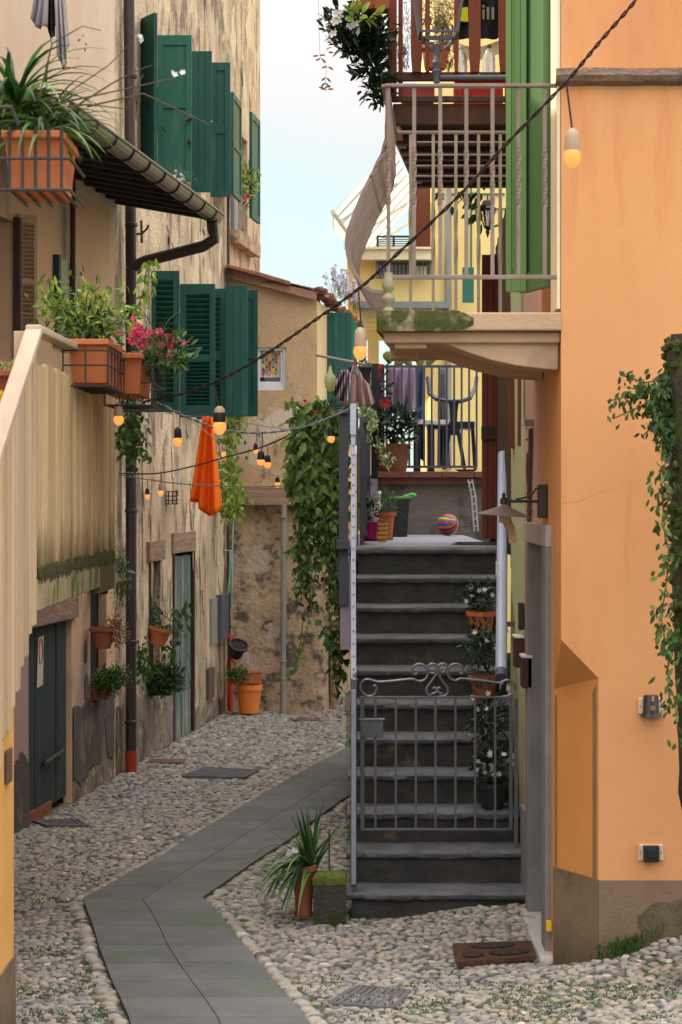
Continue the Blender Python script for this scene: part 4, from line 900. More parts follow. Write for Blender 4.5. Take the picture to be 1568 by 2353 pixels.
dW = mb.build('door', m_redwood, hW, bev=.003)
mb = MB(); mb.bb(a - .005, b + .01, 16.27, 16.3, fz(1010, 16.3), fz(980, 16.3)); mb.build('latch_plate', m_redwood2, dW)
mb = MB(); mb.bb(b + .01, b + .09, 16.2, 16.3, 2.0, 4.3); mb.build('door_post', m_redwood2, hW)
mb = MB(); D = 13.1; mb.prism([P(1189, 1035, D), P(1201, 1035, D), P(1200, 1170, D), P(1188, 1170, D)], (0, .03, 0)); tag(mb.build('board', mat('amber_board', (.62, .32, .04), None, 6, (1, 1, .3), bump=.1)), 'narrow amber board leaning upright between the blue handrail and the green wall', 'board')

# ------------------------------------------------------------------ the stone stairs
st = T('stone_staircase', 'dark worn stone staircase of eleven steps climbing between the iron rail and the green wall', 'staircase', (.53, 12.5, 0))
def sxl(i): return .044 + .006 * i
def sxr(i): return 1.016 + .003 * i
for i in range(11):
    D = 11.72 + .273 * i; z = .182 * (i + 1); zb_ = z - .182 - (.25 if i == 0 else 0)
    D2 = D + .273 + .05 if i < 10 else D + .3
    mb = MB(); n = 30; rr = random.Random(i)
    vs = []
    rows = [zb_, (zb_ + z - .05) / 2, z - .05]
    for k in range(n + 1):
        x = sxl(i) + .015 + (sxr(i) - sxl(i) - .015) * k / n
        for zz in rows: vs.append((x, D + .035 + .008 * noise.noise(V(x * 7, zz * 9, i)), zz))
    mb.add(vs, [(k * 3 + j, (k + 1) * 3 + j, (k + 1) * 3 + j + 1, k * 3 + j + 1) for k in range(n) for j in range(2)])
    mb.bb(sxl(i) + .015, sxr(i), D + .05, D2, zb_, z - .052)
    s_ = mb.build('step', m_step, st)
    mb = MB(); vs = []
    prof = [(.30, 0), (.035, 0), (.012, -.004), (.0, -.016), (.002, -.034), (.014, -.046), (.05, -.05), (.30, -.05)]
    for k in range(n + 1):
        x = sxl(i) + (-.02 if k == 0 else (sxr(i) - sxl(i)) * k / n); nn = noise.noise(V(x * 5, i * 3.1, 0)); n2 = noise.noise(V(x * 16, i * 1.7, 4))
        for j, (yy, zz) in enumerate(prof):
            f_ = 1 if j in (2, 3, 4, 5) else 0
            vs.append((x, D + yy + f_ * (.007 * nn + .005 * n2 + (.012 if rr.random() < .05 else 0)), z + zz + (.0025 * nn) + (.007 * n2 if j in (4, 5) else 0)))
    m_ = len(prof); mb.add(vs, [(k * m_ + j, k * m_ + j + 1, (k + 1) * m_ + j + 1, (k + 1) * m_ + j) for k in range(n) for j in range(m_ - 1)] + [tuple(range(m_)), tuple(n * m_ + j for j in range(m_))[::-1]])
    mb.build('tread', m_tread, s_, smooth=True)
mb = MB(); mb.bb(.06, 1.09, 14.74, 19.25, 1.9, 1.998); mb.bb(.1, 1.07, 14.8, 19.2, -.3, 1.9); mb.build('landing', m_landing, st)
mb = MB(); mb.bb(-.005, .1, 14.62, 19.2, 1.3, 1.9); mb.build('landing_side', m_lilac, st)
mb = MB(); mb.lathe(P(1098, 1244, 16.0) * 1.0, [(.19, 0), (.19, .006), (.175, .008)], 32); mc = P(1098, 1244, 16.0)
mb = MB(); mb.lathe((1.0, 15.4, 1.999), [(.2, 0), (.2, .008), (.185, .01)], 32)
for k in range(-3, 4): mb.bb(1.0 - .17, 1.0 + .17, 15.4 + k * .045, 15.4 + k * .045 + .012, 2.008, 2.016)
tag(mb.build('drain_cover', m_iron), 'round black iron cover on the pale landing at the top of the stairs', 'drain cover')
# handrails
hr = MB(); a, b = V(X_(813, 11.78), 11.78, 1.28), V(X_(812, 14.42), 14.42, 2.96)
hr.bar(a, b, .03, .014, (0, 0, 1)); hr.bar(b + (a - b) * .13 + V(0, -.004, .004), b + V(0, -.004, .004), .04, .02)
hr.bar(V(a.x, 11.75, .22), V(a.x, 11.75, 1.29), .026, .02, (0, 1, 0)); 
hrl = hr.build('handrail', m_lav, st, bev=.003)
mb = MB()
for i in range(26):
    p = a.lerp(b, (i + .5) / 26) + V(0, -.006, .011); mb.lathe(p, [(.006, -.003), (.005, .003), (.002, .006)], 8)
for i in range(6): mb.lathe(V(a.x, 11.735, .35 + i * .16), [(.006, -.003), (.005, .003)], 8, Matrix.Rotation(math.pi / 2, 3, 'X'))
mb.build('rivet', m_lav, hrl)
for i in range(8):
    p = a.lerp(b, (i + .6) / 8); mb = MB(); mb.bar(p - V(0, 0, .02), V(p.x, p.y, .182 * (int((p.y - 11.72) / .273) + 1) - .02), .02, .02, (0, 1, 0)); mb.build('rail_post', m_slategrey, hrl)
mb = MB(); mb.bar(a + V(0, .02, -.5), b + V(0, .02, -.5), .012, .012); mb.bar(V(a.x, 11.79, .2), V(a.x, 11.79, 1.34), .034, .034, (0, 1, 0)); mb.build('rail_frame', m_slategrey, hrl)
mb = MB(); mb.lathe(V(a.x + .004, 11.79, 1.335), [(.02, 0), (.022, .008), (.008, .02), (.01, .035), (.004, .045)], 12); mb.build('finial', m_scroll, hrl, smooth=True)
mb = MB(); a2, b2 = P(1152, 1545, 12.55), P(1156, 1045, 14.3); mb.tube([a2, a2.lerp(b2, .5), b2], [.034, .034, .034], 16)
h2 = mb.build('handrail', m_tubeblue, st, smooth=True, label='blue grey tube handrail on the wall side')
mb = MB(); mb.tube([a2 - (b2 - a2).normalized() * .05, a2 + (b2 - a2).normalized() * .01], .037, 16); mb.build('end_cap', m_slategrey, h2, smooth=True)
for t_ in (.2, .75):
    p = a2.lerp(b2, t_); mb = MB(); mb.bar(p + V(.02, 0, 0), p + V(.11, 0, 0), .02, .03); mb.build('rail_bracket', m_slategrey, h2)
# landing balustrade on the left, seen end on
lb = T('landing_balustrade', 'slate grey steel balustrade standing end on at the left edge of the landing', 'railing', (.02, 15, 1.6))
mb = MB(); mb.bb(X_(779, 14.6), X_(801, 14.6), 14.6, 14.68, fz(1392, 14.6), fz(945, 14.6)); mb.build('post', m_slategrey, lb, bev=.004)
mb = MB(); mb.bb(X_(776, 14.6), X_(803, 14.6), 14.57, 14.72, fz(951, 14.6), fz(942, 14.6)); mb.build('post_cap', m_slategrey, lb, bev=.004)
mb = MB(); mb.bb(X_(773, 14.6), X_(804, 14.6), 14.55, 14.72, fz(1262, 14.6), fz(1240, 14.6)); mb.build('foot_bracket', m_slategrey, lb, bev=.004)
mb = MB(); mb.bb(X_(820, 14.9), X_(824, 14.9), 14.9, 14.94, 2.0, fz(940, 14.9)); mb.build('post', m_slategrey, lb)
mb = MB(); mb.bb(X_(827, 15.2), X_(837, 15.2), 15.2, 15.24, 2.0, fz(957, 15.2)); mb.build('post', m_pipegrey if False else m_gate, lb, label='lighter grey square post')
mb = MB(); mb.bb(.15, .19, 15.4, 19.2, 2.88, 2.92); mb.bb(.15, .19, 15.4, 19.2, 2.06, 2.1); mb.build('rail', m_slategrey, lb)
for i in range(14):
    D = 15.5 + i * .27; mb = MB(); mb.bb(.155, .185, D, D + .09, 2.1, 2.88); mb.build('slat', m_slategrey, lb)

# ------------------------------------------------------------------ iron gate at the foot of the stairs
GD = 12.1
def g(x, y): return P(x, y, GD)
gt_ = T('iron_gate', 'grey wrought iron gate with a scrolled top across the lower steps', 'gate', g(1000, 1910))
mb = MB()
for a, b, w_ in (((833, 1600), (833, 1908), .024), ((1174, 1602), (1174, 1906), .02), ((828, 1602), (1180, 1602), .011), ((828, 1906), (1178, 1906), .012)): mb.bar(g(*a), g(*b), w_, w_ if w_ > .015 else .02, (0, 1, 0))
mb.bar(g(1186, 1604), g(1186, 1970), .022, .02, (0, 1, 0)); fr = mb.build('frame', m_gate, gt_, bev=.002)
for x in (863, 910, 956, 1001, 1047, 1092, 1138):
    mb = MB(); y0 = 1602; mb.bar(g(x, y0), g(x, 1905), .012, .012, (0, 1, 0)); mb.build('bar', m_gate, gt_)
mb = MB(); c = (g(828, 1652) + g(881, 1695)) / 2; mb.box(c, (.13, .05, .1)); lk = mb.build('lock_box', m_gate, gt_, bev=.004)
mb = MB(); mb.box(c + V(.002, -.004, .053), (.14, .06, .006)); mb.build('lock_lid', m_scroll, lk)
def scurve(pts, r=.0068, sm=5):          # smooth tube through picture points on the gate's plane
    p = [g(*q) for q in pts]; out = []
    for i in range(len(p) - 1):
        p0, p1, p2, p3 = p[max(i - 1, 0)], p[i], p[i + 1], p[min(i + 2, len(p) - 1)]
        for k in range(sm):
            t = k / sm; out.append(.5 * ((2 * p1) + (p2 - p0) * t + (2 * p0 - 5 * p1 + 4 * p2 - p3) * t * t + (3 * p1 - p0 - 3 * p2 + p3) * t ** 3))
    out.append(p[-1]); m_ = MB(); m_.tube(out, [r * min(1, .45 + k / 4, .45 + (len(out) - 1 - k) / 4) for k in range(len(out))], 8); return m_
def zc(pts): return [(746.7 + x * .3663, 1206.2 + y * .3663) for x, y in pts]
scr = [[(300, 1012), (318, 1008), (325, 1030), (312, 1060), (275, 1074), (238, 1052), (224, 1015), (238, 980), (270, 968), (310, 978), (350, 984), (450, 976), (545, 966), (585, 978), (620, 975), (645, 945), (642, 905), (615, 876), (580, 874), (553, 895), (550, 925), (568, 938), (580, 925)],
       [(1125, 990), (1105, 1000), (1100, 1035)], 
       [(1112, 1075), (1150, 1072), (1182, 1050), (1190, 1015), (1176, 985), (1150, 972), (1120, 980), (1090, 990), (1000, 978), (860, 964), (820, 976), (785, 960), (772, 925), (785, 885), (815, 872), (848, 878), (866, 902), (862, 932), (846, 928)],
       [(660, 925), (676, 932), (690, 920), (684, 905), (660, 905), (648, 895), (660, 875), (685, 872), (708, 890), (705, 925), (670, 980), (640, 1025), (645, 1060), (672, 1072)],
       [(752, 920), (738, 926), (726, 915), (735, 900), (760, 900), (768, 888), (755, 873), (728, 872), (710, 890), (712, 925), (735, 975), (765, 1015), (772, 1050), (748, 1074), (715, 1075)],
       [(675, 1030), (690, 1020), (705, 1035), (690, 1055), (665, 1060)], [(730, 1030), (718, 1020), (706, 1035), (720, 1055), (745, 1060)]]
for s_ in scr: scurve(zc(s_)).build('scroll', m_scroll, gt_, smooth=True)
# stone terrace wall behind the landing
tr = T('raised_terrace', 'raised terrace with a board marked concrete front and a red brown coping', 'terrace', (.8, 19.4, 2))
mb = MB(); mb.bb(X_(877, 19.3), 2.5, 19.3, 19.5, 1.9, 2.46); 
wl_ = mb.build('front_wall', m_conc, tr)
for i in range(4): 
    a = X_(868, 19.2) + i * .29; mb = MB(); mb.bb(a, a + .286, 19.2, 19.6, 2.51, 2.565); mb.build('coping_slab', m_brickred, tr, bev=.004)
mb = MB(); mb.bb(X_(872, 19.2) , 1.5, 19.24, 19.6, 2.455, 2.507); mb.build('coping_course', m_brickred, tr)
mb = MB(); mb.bb(.33, 2.6, 19.6, 26.0, 2.4, 2.55); mb.build('floor', m_landing, tr)
mb = MB(); mb.bb(X_(845, 19.3), X_(868, 19.3), 19.25, 19.5, 1.9, 2.5); mb.build('side_wall', m_lilac, tr)
# ------------------------------------------------------------------ wooden balcony and its stair on the left
BX = -1.373
hb = T('wooden_balcony', 'pale plank screened balcony with a mossy lower edge and a plank sided stair', 'balcony', (BX - .6, 11, 0))
mb = MB(); rr = random.Random(4)
i = 0; D = 9.72
while D < 12.93:
    b_ = 2.0 + rr.uniform(-.035, .02); mb.bb(BX - .02, BX + .004 * (i % 2), D, D + .11, b_, 2.96 + rr.uniform(-.012, .012), rr.random()); D += .122; i += 1
pk = mb.build('plank_screen', m_wood, hb, bev=.003)
mb = MB(); rr = random.Random(14)
D = 9.6
while D > 6.8:
    zb_ = 1.8 - .53 * (9.6 - D) + rr.uniform(-.03, .03); zt_ = 3.0 - .52 * (9.6 - D); mb.bb(BX - .02, BX + .006 + .004 * (i % 2), D - .11, D, zb_, zt_, rr.random()); D -= .122; i += 1
mb.build('stair_screen', m_wood2, hb, bev=.003)
mb = MB(); mb.bar(V(BX, 9.55, 3.1), V(BX, 12.95, 3.13), .07, .035); mb.bar(V(BX, 9.6, 3.1), V(BX, 7.0, 3.1 - .51 * 2.6), .075, .04); mb.build('handrail', m_rail, hb, bev=.008)
mb = MB(); mb.bar(V(BX - .03, 9.65, 2.90), V(BX - .03, 12.9, 2.90), .025, .05); mb.bar(V(BX - .03, 9.6, 2.5), V(BX - .03, 12.9, 2.5), .025, .05); mb.build('rail', m_rail, hb, bev=.004)
for D in (9.6, 11.2, 12.9):
    mb = MB(); mb.bb(BX - .09, BX - .025, D - .03, D + .03, 1.9, 3.09); mb.build('post', m_rail, hb, bev=.004)
mb = MB(); mb.prism([V(BX - .03, 9.58, 1.9), V(BX - .03, 12.95, 1.9), V(LWX(12.95) + .01, 12.95, 1.9), V(LWX(9.58) + .01, 9.58, 1.9)], (0, 0, .09)); mb.build('floor', m_woodlow, hb)
mb = MB(); mb.bb(BX - .03, BX + .012, 9.62, 12.1, 1.835, 1.975); mb.build('edge_beam', m_woodlow, hb, bev=.006)
mb = MB(); mb.bb(BX - .025, BX + .01, 12.1, 12.9, 1.8, 1.99); mb.build('end_bracket', m_wood, hb)
rr = random.Random(6); mb = MB()
n = 200; vs = []                                                       # ragged moss along the lower plank ends
for k in range(n + 1):
    D = 9.63 + 3.3 * k / n; a_ = noise.noise(V(D * 6, 1, 0)); b_ = noise.noise(V(D * 27, 2, 0)); zt_ = 2.03 + .035 * a_ + .03 * b_; zl = 1.945 + .02 * noise.noise(V(D * 9, 5, 0)) + .012 * b_
    vs += [V(BX - .0, D, zl), V(BX + .012 + .004 * b_, D, zl + .008), V(BX + .013 + .006 * a_, D, (zl + zt_) / 2), V(BX + .01, D, zt_ - .006), V(BX + .0, D, zt_)]
mb.add(vs, [(k * 5 + j, (k + 1) * 5 + j, (k + 1) * 5 + j + 1, k * 5 + j + 1) for k in range(n) for j in range(4)])
mb.build('moss', m_mosswood, hb)
sw = T('stair_wall', 'amber rendered wall below the plank stair at the left edge', 'wall', (BX - .5, 8, 0))
mb = MB(); mb.prism([V(BX - .005, 9.02, -.4), V(BX - .005, 9.02, 1.62), V(BX - .005, 6.5, .3), V(BX - .005, 6.5, -.4)], (-1.2, 0, 0)); mb.build('render', m_yelwall, sw)
mb = MB(); mb.prism([V(BX + .003, 9.028, -.4), V(BX + .003, 9.028, .42), V(BX + .003, 6.5, .42), V(BX + .003, 6.5, -.4)], (-1.25, 0, 0)); mb.build('plinth', m_plinth, sw)
mb = MB(); mb.bb(BX - .0, BX + .012, 8.76, 8.88, fz(1800, 8.8), fz(1722, 8.8)); mb.build('metal_plate', m_rustpl, sw, bev=.003)
mb = MB(); mb.tube([LW(16.8, 4.93, .06), LW(16.8, 2.2, .06)], .022, 10); mb.build('conduit', m_redwood2, hA, smooth=True)
mb = MB(); c = P(78, 1010, 11.0); mb.bb(BX - .5, BX - .2, 10.0, 10.6, 2.0, 2.85); tag(mb.build('storage_box', mat('yellow_plastic', (.65, .45, .01), None, 6, W1, rough=.5, bump=0), bev=.02), 'yellow plastic box behind the planks of the wooden balcony', 'box')

# ------------------------------------------------------------------ red brown upper balcony
BD = 14.0
def b(x, y, D=BD): return P(x, y, D)
bh = T('timber_balcony', 'red brown timber balcony with scalloped boards high above the stairs', 'balcony', b(1030, 290))
mb = MB(); xr = 1.6
A, B_, C_, D_ = V(b(905, 0).x, BD, 4.78), V(xr, BD, 4.78), V(xr, 16.6, 4.78), V(P(962, 0, 16.6).x, 16.6, 4.78)
mb.prism([A, B_, C_, D_], (0, 0, .1)); 
fl_ = mb.build('floor', m_soffit, bh)
for k in range(7):
    D = 14.3 + k * .33; xa = A.x + (D_.x - A.x) * (D - BD) / 2.6; mb = MB(); mb.bb(xa, xr, D, D + .09, 4.70, 4.779); mb.build('joist', m_darkwood, fl_)
mb = MB(); mb.prism([A + V(-.02, 0, -.06), D_ + V(-.02, 0, -.06), D_ + V(.05, 0, -.06), A + V(.04, 0, -.06)], (0, 0, .055)); mb.build('edge_board', m_rail, bh)
mb = MB(); mb.bb(b(903, 0).x, xr, BD - .06, BD - .001, b(0, 290).z, b(0, 242).z); mb.bb(b(898, 0).x, xr, BD - .09, BD - .061, b(0, 240).z, b(0, 226).z); mb.build('edge_beam', m_redwood2, bh, bev=.005)
mb = MB(); mb.bb(b(903, 0).x, xr, BD - .04, BD, b(0, 188).z, b(0, 168).z); mb.build('rail', m_redwood2, bh, bev=.004)
for x0, x1 in ((891, 912),):
    mb = MB(); mb.bb(b(x0, 0).x, b(x1, 0).x, BD - .04, BD + .04, b(0, 226).z, 6.3); mb.build('corner_post', m_redwood, bh, bev=.004)
mb = MB(); mb.bb(b(916, 0).x, b(926, 0).x, BD + .0, BD + .04, b(0, 226).z, 6.3); mb.build('corner_post', m_redwood, bh)
def scal(xc, w, nm='board'):
    pts = []; n = 40
    z0, z1 = b(0, 170).z, 6.3
    for side in (1, -1):
        for k in range(n + 1):
            t = k / n if side == 1 else 1 - k / n; z = z0 + (z1 - z0) * t
            ww = w / 2 * (1 - .22 * max(0, math.cos((z - z0) * 9.5)) ** 3); pts.append(V(b(xc, 0).x + side * ww, BD - .075, z))
    m_ = MB(); m_.prism(pts, (0, .03, 0)); m_.build(nm, m_redwood, bh)
for x in (957, 1090, 1158, 1220, 1290): scal(x, .075)
for x in (982, 1048): scal(x, .03, 'slat')
mb = MB(); mb.bb(b(925, 0).x, b(1000, 0).x, BD + .06, BD + .3, b(0, 226).z, b(0, 196).z); tag(mb.build('flower_box', m_redpl, bev=.004), 'low red plastic flower box on the timber balcony floor beside the corner post', 'flower box')
mb = MB(); x0, x1 = b(1048, 0).x, b(1164, 0).x
for k in range(12):
    x = x0 + (x1 - x0) * k / 11; mb.bb(x - .006, x + .006, BD + .06, BD + .07, 4.88, 5.07)
mb.bb(x0, x1, BD + .06, BD + .068, 5.05, 5.075); mb.bb(x0, x1, BD + .06, BD + .3, 4.88, 4.9); mb.bb(x0, x1, BD + .29, BD + .3, 4.9, 5.07)
tag(mb.build('crate', m_redpl), 'red slatted plastic crate holding bottles on the timber balcony', 'crate')
m_pet = mat('clear_plastic', (.85, .88, .9), None, 6, W1, rough=.12, bump=0, trans=.75, ior=1.2)
def bottle(x, lab, cap):
    t = T('bottle', lab, 'bottle', b(x, 172) + V(0, .12, 0)); c = b(x, 172) + V(0, .12, 0)
    mb = MB(); mb.lathe(c, [(.04, 0), (.044, .01), (.04, .06), (.044, .07), (.04, .11), (.043, .13), (.03, .17), (.014, .195), (.014, .2)], 16); mb.build('body', m_pet, t, smooth=True)
    mb = MB(); mb.lathe(c + V(0, 0, .2), [(.016, 0), (.016, .02)], 12); mb.build('cap', cap, t)
bottle(1062, 'clear plastic bottle standing left of the scalloped board on the timber balcony', m_white)
bottle(1127, 'clear plastic bottle with a green cap right of the scalloped board on the timber balcony', m_greenold)
ban = T('banner', 'black cloth banner with pale letters hung behind the scalloped boards', 'banner', b(1100, 100) + V(0, .3, 0))
mb = MB(); n = 18; vs = []; D = BD + .3
for j in range(7):
    for i in range(n + 1):
        x = 1045 + 125 * i / n; y = -60 + j * 25; y = min(y, 92 + 8 * math.sin(i * .7)); p = P(x, y, D); vs.append((p.x, D + .02 * math.sin(i * 1.1 + j), p.z))
mb.add(vs, [(j * (n + 1) + i, j * (n + 1) + i + 1, (j + 1) * (n + 1) + i + 1, (j + 1) * (n + 1) + i) for j in range(6) for i in range(n)]); mb.build('cloth', mat('black_cloth', (.015, .017, .024), None, 6, W1, bump=0), ban, smooth=True)
mb = MB()
for xa, xb, ya, yb in ((1091, 1096, 20, 47), (1086, 1103, 24, 30), (1108, 1113, 24, 47), (1108, 1113, 14, 20), (1118, 1124, 19, 47), (1129, 1135, 19, 47)):
    mb.bb(P(xa, 0, D).x, P(xb, 0, D).x, D - .036, D - .03, P(0, yb, D).z, P(0, ya, D).z)
mb.build('lettering', m_pipegrey, ban)
mb = MB(); mb.prism([P(1052, 22, D), P(1075, 18, D), P(1076, 52, D), P(1048, 50, D)], (0, -.03, 0)); mb.build('yellow_panel', mat('lemon_print', (.7, .75, .02), None, 6, W1, bump=0), ban)
mb = MB(); pts = [P(1045 + i * 12, 96 + 12 * math.sin(i * .4), D + .05) for i in range(10)]
for p0, p1 in zip(pts, pts[1:]): mb.quad(p0, p1, p1 - V(0, 0, .09), p0 - V(0, 0, .09))
mb.build('check_cloth', mat('yellow_check_cloth', (.8, .55, .02), (.8, .75, .6), 30, W1, bump=0), ban)
# street lantern on its arm
LDp = 13.28
def l_(x, y): return P(x, y, LDp)
la = T('street_lantern', 'grey iron street lantern standing on a long wall arm above the stairs', 'street lantern', l_(1010, 190))
mb = MB(); mb.tube([l_(1012, 178), l_(1168, 178)], .016, 10); mb.tube([l_(1100, 178), l_(1104, 178)], .022, 10); mb.build('arm', m_slategrey, la, smooth=True)
mb = MB(); mb.lathe(l_(1004, 192), [(.014, 0), (.02, .005), (.02, .06), (.03, .075), (.02, .09), (.028, .12), (.032, .13), (.02, .15), (.024, .2), (.026, .24), (.01, .26)], 14); mb.build('post', m_slategrey, la, smooth=True)
mb = MB()
for pts in ([(1000, 118), (985, 108), (975, 95), (968, 80), (964, 70)], [(1009, 118), (1028, 108), (1040, 95), (1047, 80), (1050, 72)]): mb.tube([l_(*p) for p in pts], .01, 8)
mb.build('fork', m_slategrey, la, smooth=True)
mb = MB()
def ring(y, hw, r=.009):
    c = l_(1008, y); q = [c + V(sx_ * hw, sy * hw, 0) for sx_, sy in ((-1, -1), (1, -1), (1, 1), (-1, 1))]
    for i in range(4): mb.bar(q[i], q[(i + 1) % 4], r * 2, r * 1.5)
    return q
q0 = ring(80, .115); q1 = ring(92, .09); q2 = ring(-70, .17)
for a_, b_2 in zip(q0, q2): mb.bar(a_, b_2, .014, .014, (0, 1, 0))
mb.build('frame', m_slategrey, la)
# ------------------------------------------------------------------ yellow house at the back
YD = 28.0
def y_(x, y, D=YD): return P(x, y, D)
hy = T('yellow_house', 'sunny yellow house beyond the terrace with balconies and an open arcade', 'house', (2.5, 30, -.2))
mb = MB()
def yb(x0, x1, y0, y1, d0=YD, d1=YD + .3): mb.bb(y_(x0, 0).x, y_(x1, 0).x, d0, d1, y_(0, y1).z, y_(0, y0).z)
yb(996, 1600, -500, 1500, YD, YD + 6); yb(800, 996, 601, 694, YD + .0, YD + 3)
yb(800, 865, 1040, 1500, YD, YD + 2)
mb.build('wall', m_yellow, hy)
mb = MB(); mb.bb(y_(798, 0).x, y_(995.5, 0).x, YD - .25, YD + 5, y_(0, 601).z, y_(0, 577).z); mb.bb(y_(798, 0).x, y_(995.5, 0).x, YD - .3, YD - .2, y_(0, 578).z, y_(0, 573).z)
mb.build('floor_slab', m_creamc, hy)
mb = MB(); mb.bb(y_(830, 0).x, y_(1030, 0).x, YD - .28, YD - .02, y_(0, 712).z, y_(0, 697).z); mb.build('metal_band', m_greyband2, hy)
mb = MB()                                                             # arcade ceiling, beams and pillar
mb.prism([y_(826, 712), y_(995, 712), y_(995, 712) + V(0, 4, 0), y_(826, 712) + V(.0, 4, 0)], (0, 0, .1))
for k in range(6): D = YD + .1 + k * .75; mb.bb(y_(830, 0).x, y_(994, 0).x, D, D + .14, y_(0, 712).z - .12, y_(0, 712).z - .002)
mb.bb(y_(850, 0).x, y_(878, 0).x, YD + 2.2, YD + 2.5, -.2, y_(0, 712).z - .003); mb.bb(y_(856, 0).x, y_(880, 0).x, YD + 4, YD + 4.2, -.2, y_(0, 712).z - .003)
mb.bb(y_(826, 0).x, y_(842, 0).x, YD + .01, YD + .3, y_(0, 1200).z, y_(0, 712).z - .003); mb.build('arcade', m_creamc, hy)
mb = MB(); mb.bb(y_(960, 0).x, y_(994, 0).x, YD + .6, YD + .65, y_(0, 572).z, y_(0, 400).z); mb.bb(y_(955, 0).x, y_(960, 0).x, YD + .55, YD + .65, y_(0, 572).z, y_(0, 395).z)
for k in range(34): z = y_(0, 572).z + k * .03; mb.bb(y_(961, 0).x, y_(993, 0).x, YD + .585, YD + .6, z, z + .018)
mb.build('louvre_shutter', m_louv, hy)
mb = MB(); mb.tube([y_(1030, 405, YD - .08), y_(1030, 1080, YD - .08)], .045, 12); mb.build('downpipe', m_tubeblue if False else m_pipegrey, hy, smooth=True)
mb = MB(); mb.bb(y_(868, 0).x, y_(988, 0).x, YD - .01, YD + .04, y_(0, 634).z, y_(0, 604).z); bw = mb.build('window', m_glass, hy)
mb = MB(); mb.bb(y_(950, 0).x, y_(983, 0).x, YD - .03, YD - .012, y_(0, 633).z, y_(0, 612).z); mb.build('window_panel', m_creamc, bw)
for nm, x0, x1, ya, yb2, hor, dd in (('balcony_railing', 868, 942, 541, 571, True, YD - .2), ('balcony_railing', 865, 991, 600, 640, False, YD - .15)):
    mb = MB(); a, c = y_(x0, ya, dd), y_(x1, yb2, dd)
    mb.bb(a.x, c.x, dd, dd + .02, a.z - .02, a.z); mb.bb(a.x, c.x, dd, dd + .02, c.z, c.z + .02)
    if hor:
        for k in range(1, 6): z = c.z + (a.z - c.z) * k / 6; mb.bb(a.x, c.x, dd, dd + .01, z, z + .012)
        for x in (a.x, (a.x + c.x) / 2, c.x): mb.bb(x - .015, x + .015, dd - .002, dd + .022, c.z, a.z)
    else:
        for k in range(15): x = a.x + (c.x - a.x) * k / 14; mb.bb(x - .008, x + .008, dd, dd + .015, c.z, a.z)
    mb.build(nm, m_blk if hor else m_gate, hy)
mb = MB(); mb.bb(y_(797, 0).x, y_(808, 0).x, YD - .45, YD - .26, y_(0, 572).z, y_(0, 546).z)
for k in range(3): mb.tube([y_(790, 556 + k * 7, YD - .4), y_(800, 556 + k * 7, YD - .4)], .006, 5)
mb.build('planter_bracket', m_slategrey, hy)
mb = MB(); mb.tube([y_(1000, 446, YD - .02), y_(1160, 446, YD - .02)], .012); mb.tube([y_(1083, 400, YD - .03), y_(1083, 640, YD - .03)], .012); mb.tube([y_(1083, 480, YD - .02), y_(1160, 480, YD - .02)], .01); mb.build('green_pipe', m_greenold, hy)
mb = MB(); mb.bb(y_(1060, 0).x, y_(1086, 0).x, YD - .3, YD - .26, y_(0, 700).z, y_(0, 620).z); mb.build('shutter', m_greenold, hy)
# awning
aw = T('awning', 'white awning with grey stripes pulled out over the top balcony of the yellow house', 'awning', y_(880, 560))
D0, D1 = YD + 1.0, YD - 1.6
TL, TR, BL, BR = P(906, 338, D0), P(1006, 250, D0) , P(764, 486, D1), P(886, 575, D1)
TL, TR, BL, BR = P(915, 325, D0), P(1010, 300, D0 + .0), P(764, 486, D1), P(880, 640, D1 + .0)
mb, ms = MB(), MB(); n = 22
BL, TL, BR, TR = P(765, 487, 26), P(905, 335, 26), P(838, 588, 30.6), P(956, 456, 30.6)
for i in range(n):
    t0, t1 = i / n, (i + 1) / n; (ms if i % 3 == 2 else mb).quad(BL.lerp(BR, t0), BL.lerp(BR, t1), TL.lerp(TR, t1), TL.lerp(TR, t0))
cv = mb.build('canvas', m_awn, aw); ms.build('stripe', m_awnst, aw)
mb = MB(); mb.tube([BL, BR], .03, 8); 
W_ = V(0, 0, -.35)
for t_ in (.15, .55, .9): mb.tube([TL.lerp(TR, t_) + W_, (TL.lerp(TR, t_ + .05) + W_).lerp(BL.lerp(BR, t_), .5), BL.lerp(BR, t_) + V(0, 0, -.03)], .018, 8)
mb.build('frame_arm', m_white, aw, smooth=True)
mb = MB()
for i in range(16):
    t0, t1 = i / 16, (i + 1) / 16; a, c = BL.lerp(BR, t0), BL.lerp(BR, t1); mb.add([a, c, c - V(0, 0, .16), (a + c) / 2 - V(0, 0, .22), a - V(0, 0, .16)], [(0, 1, 2, 3, 4)])
mb.build('valance', m_awn, aw)
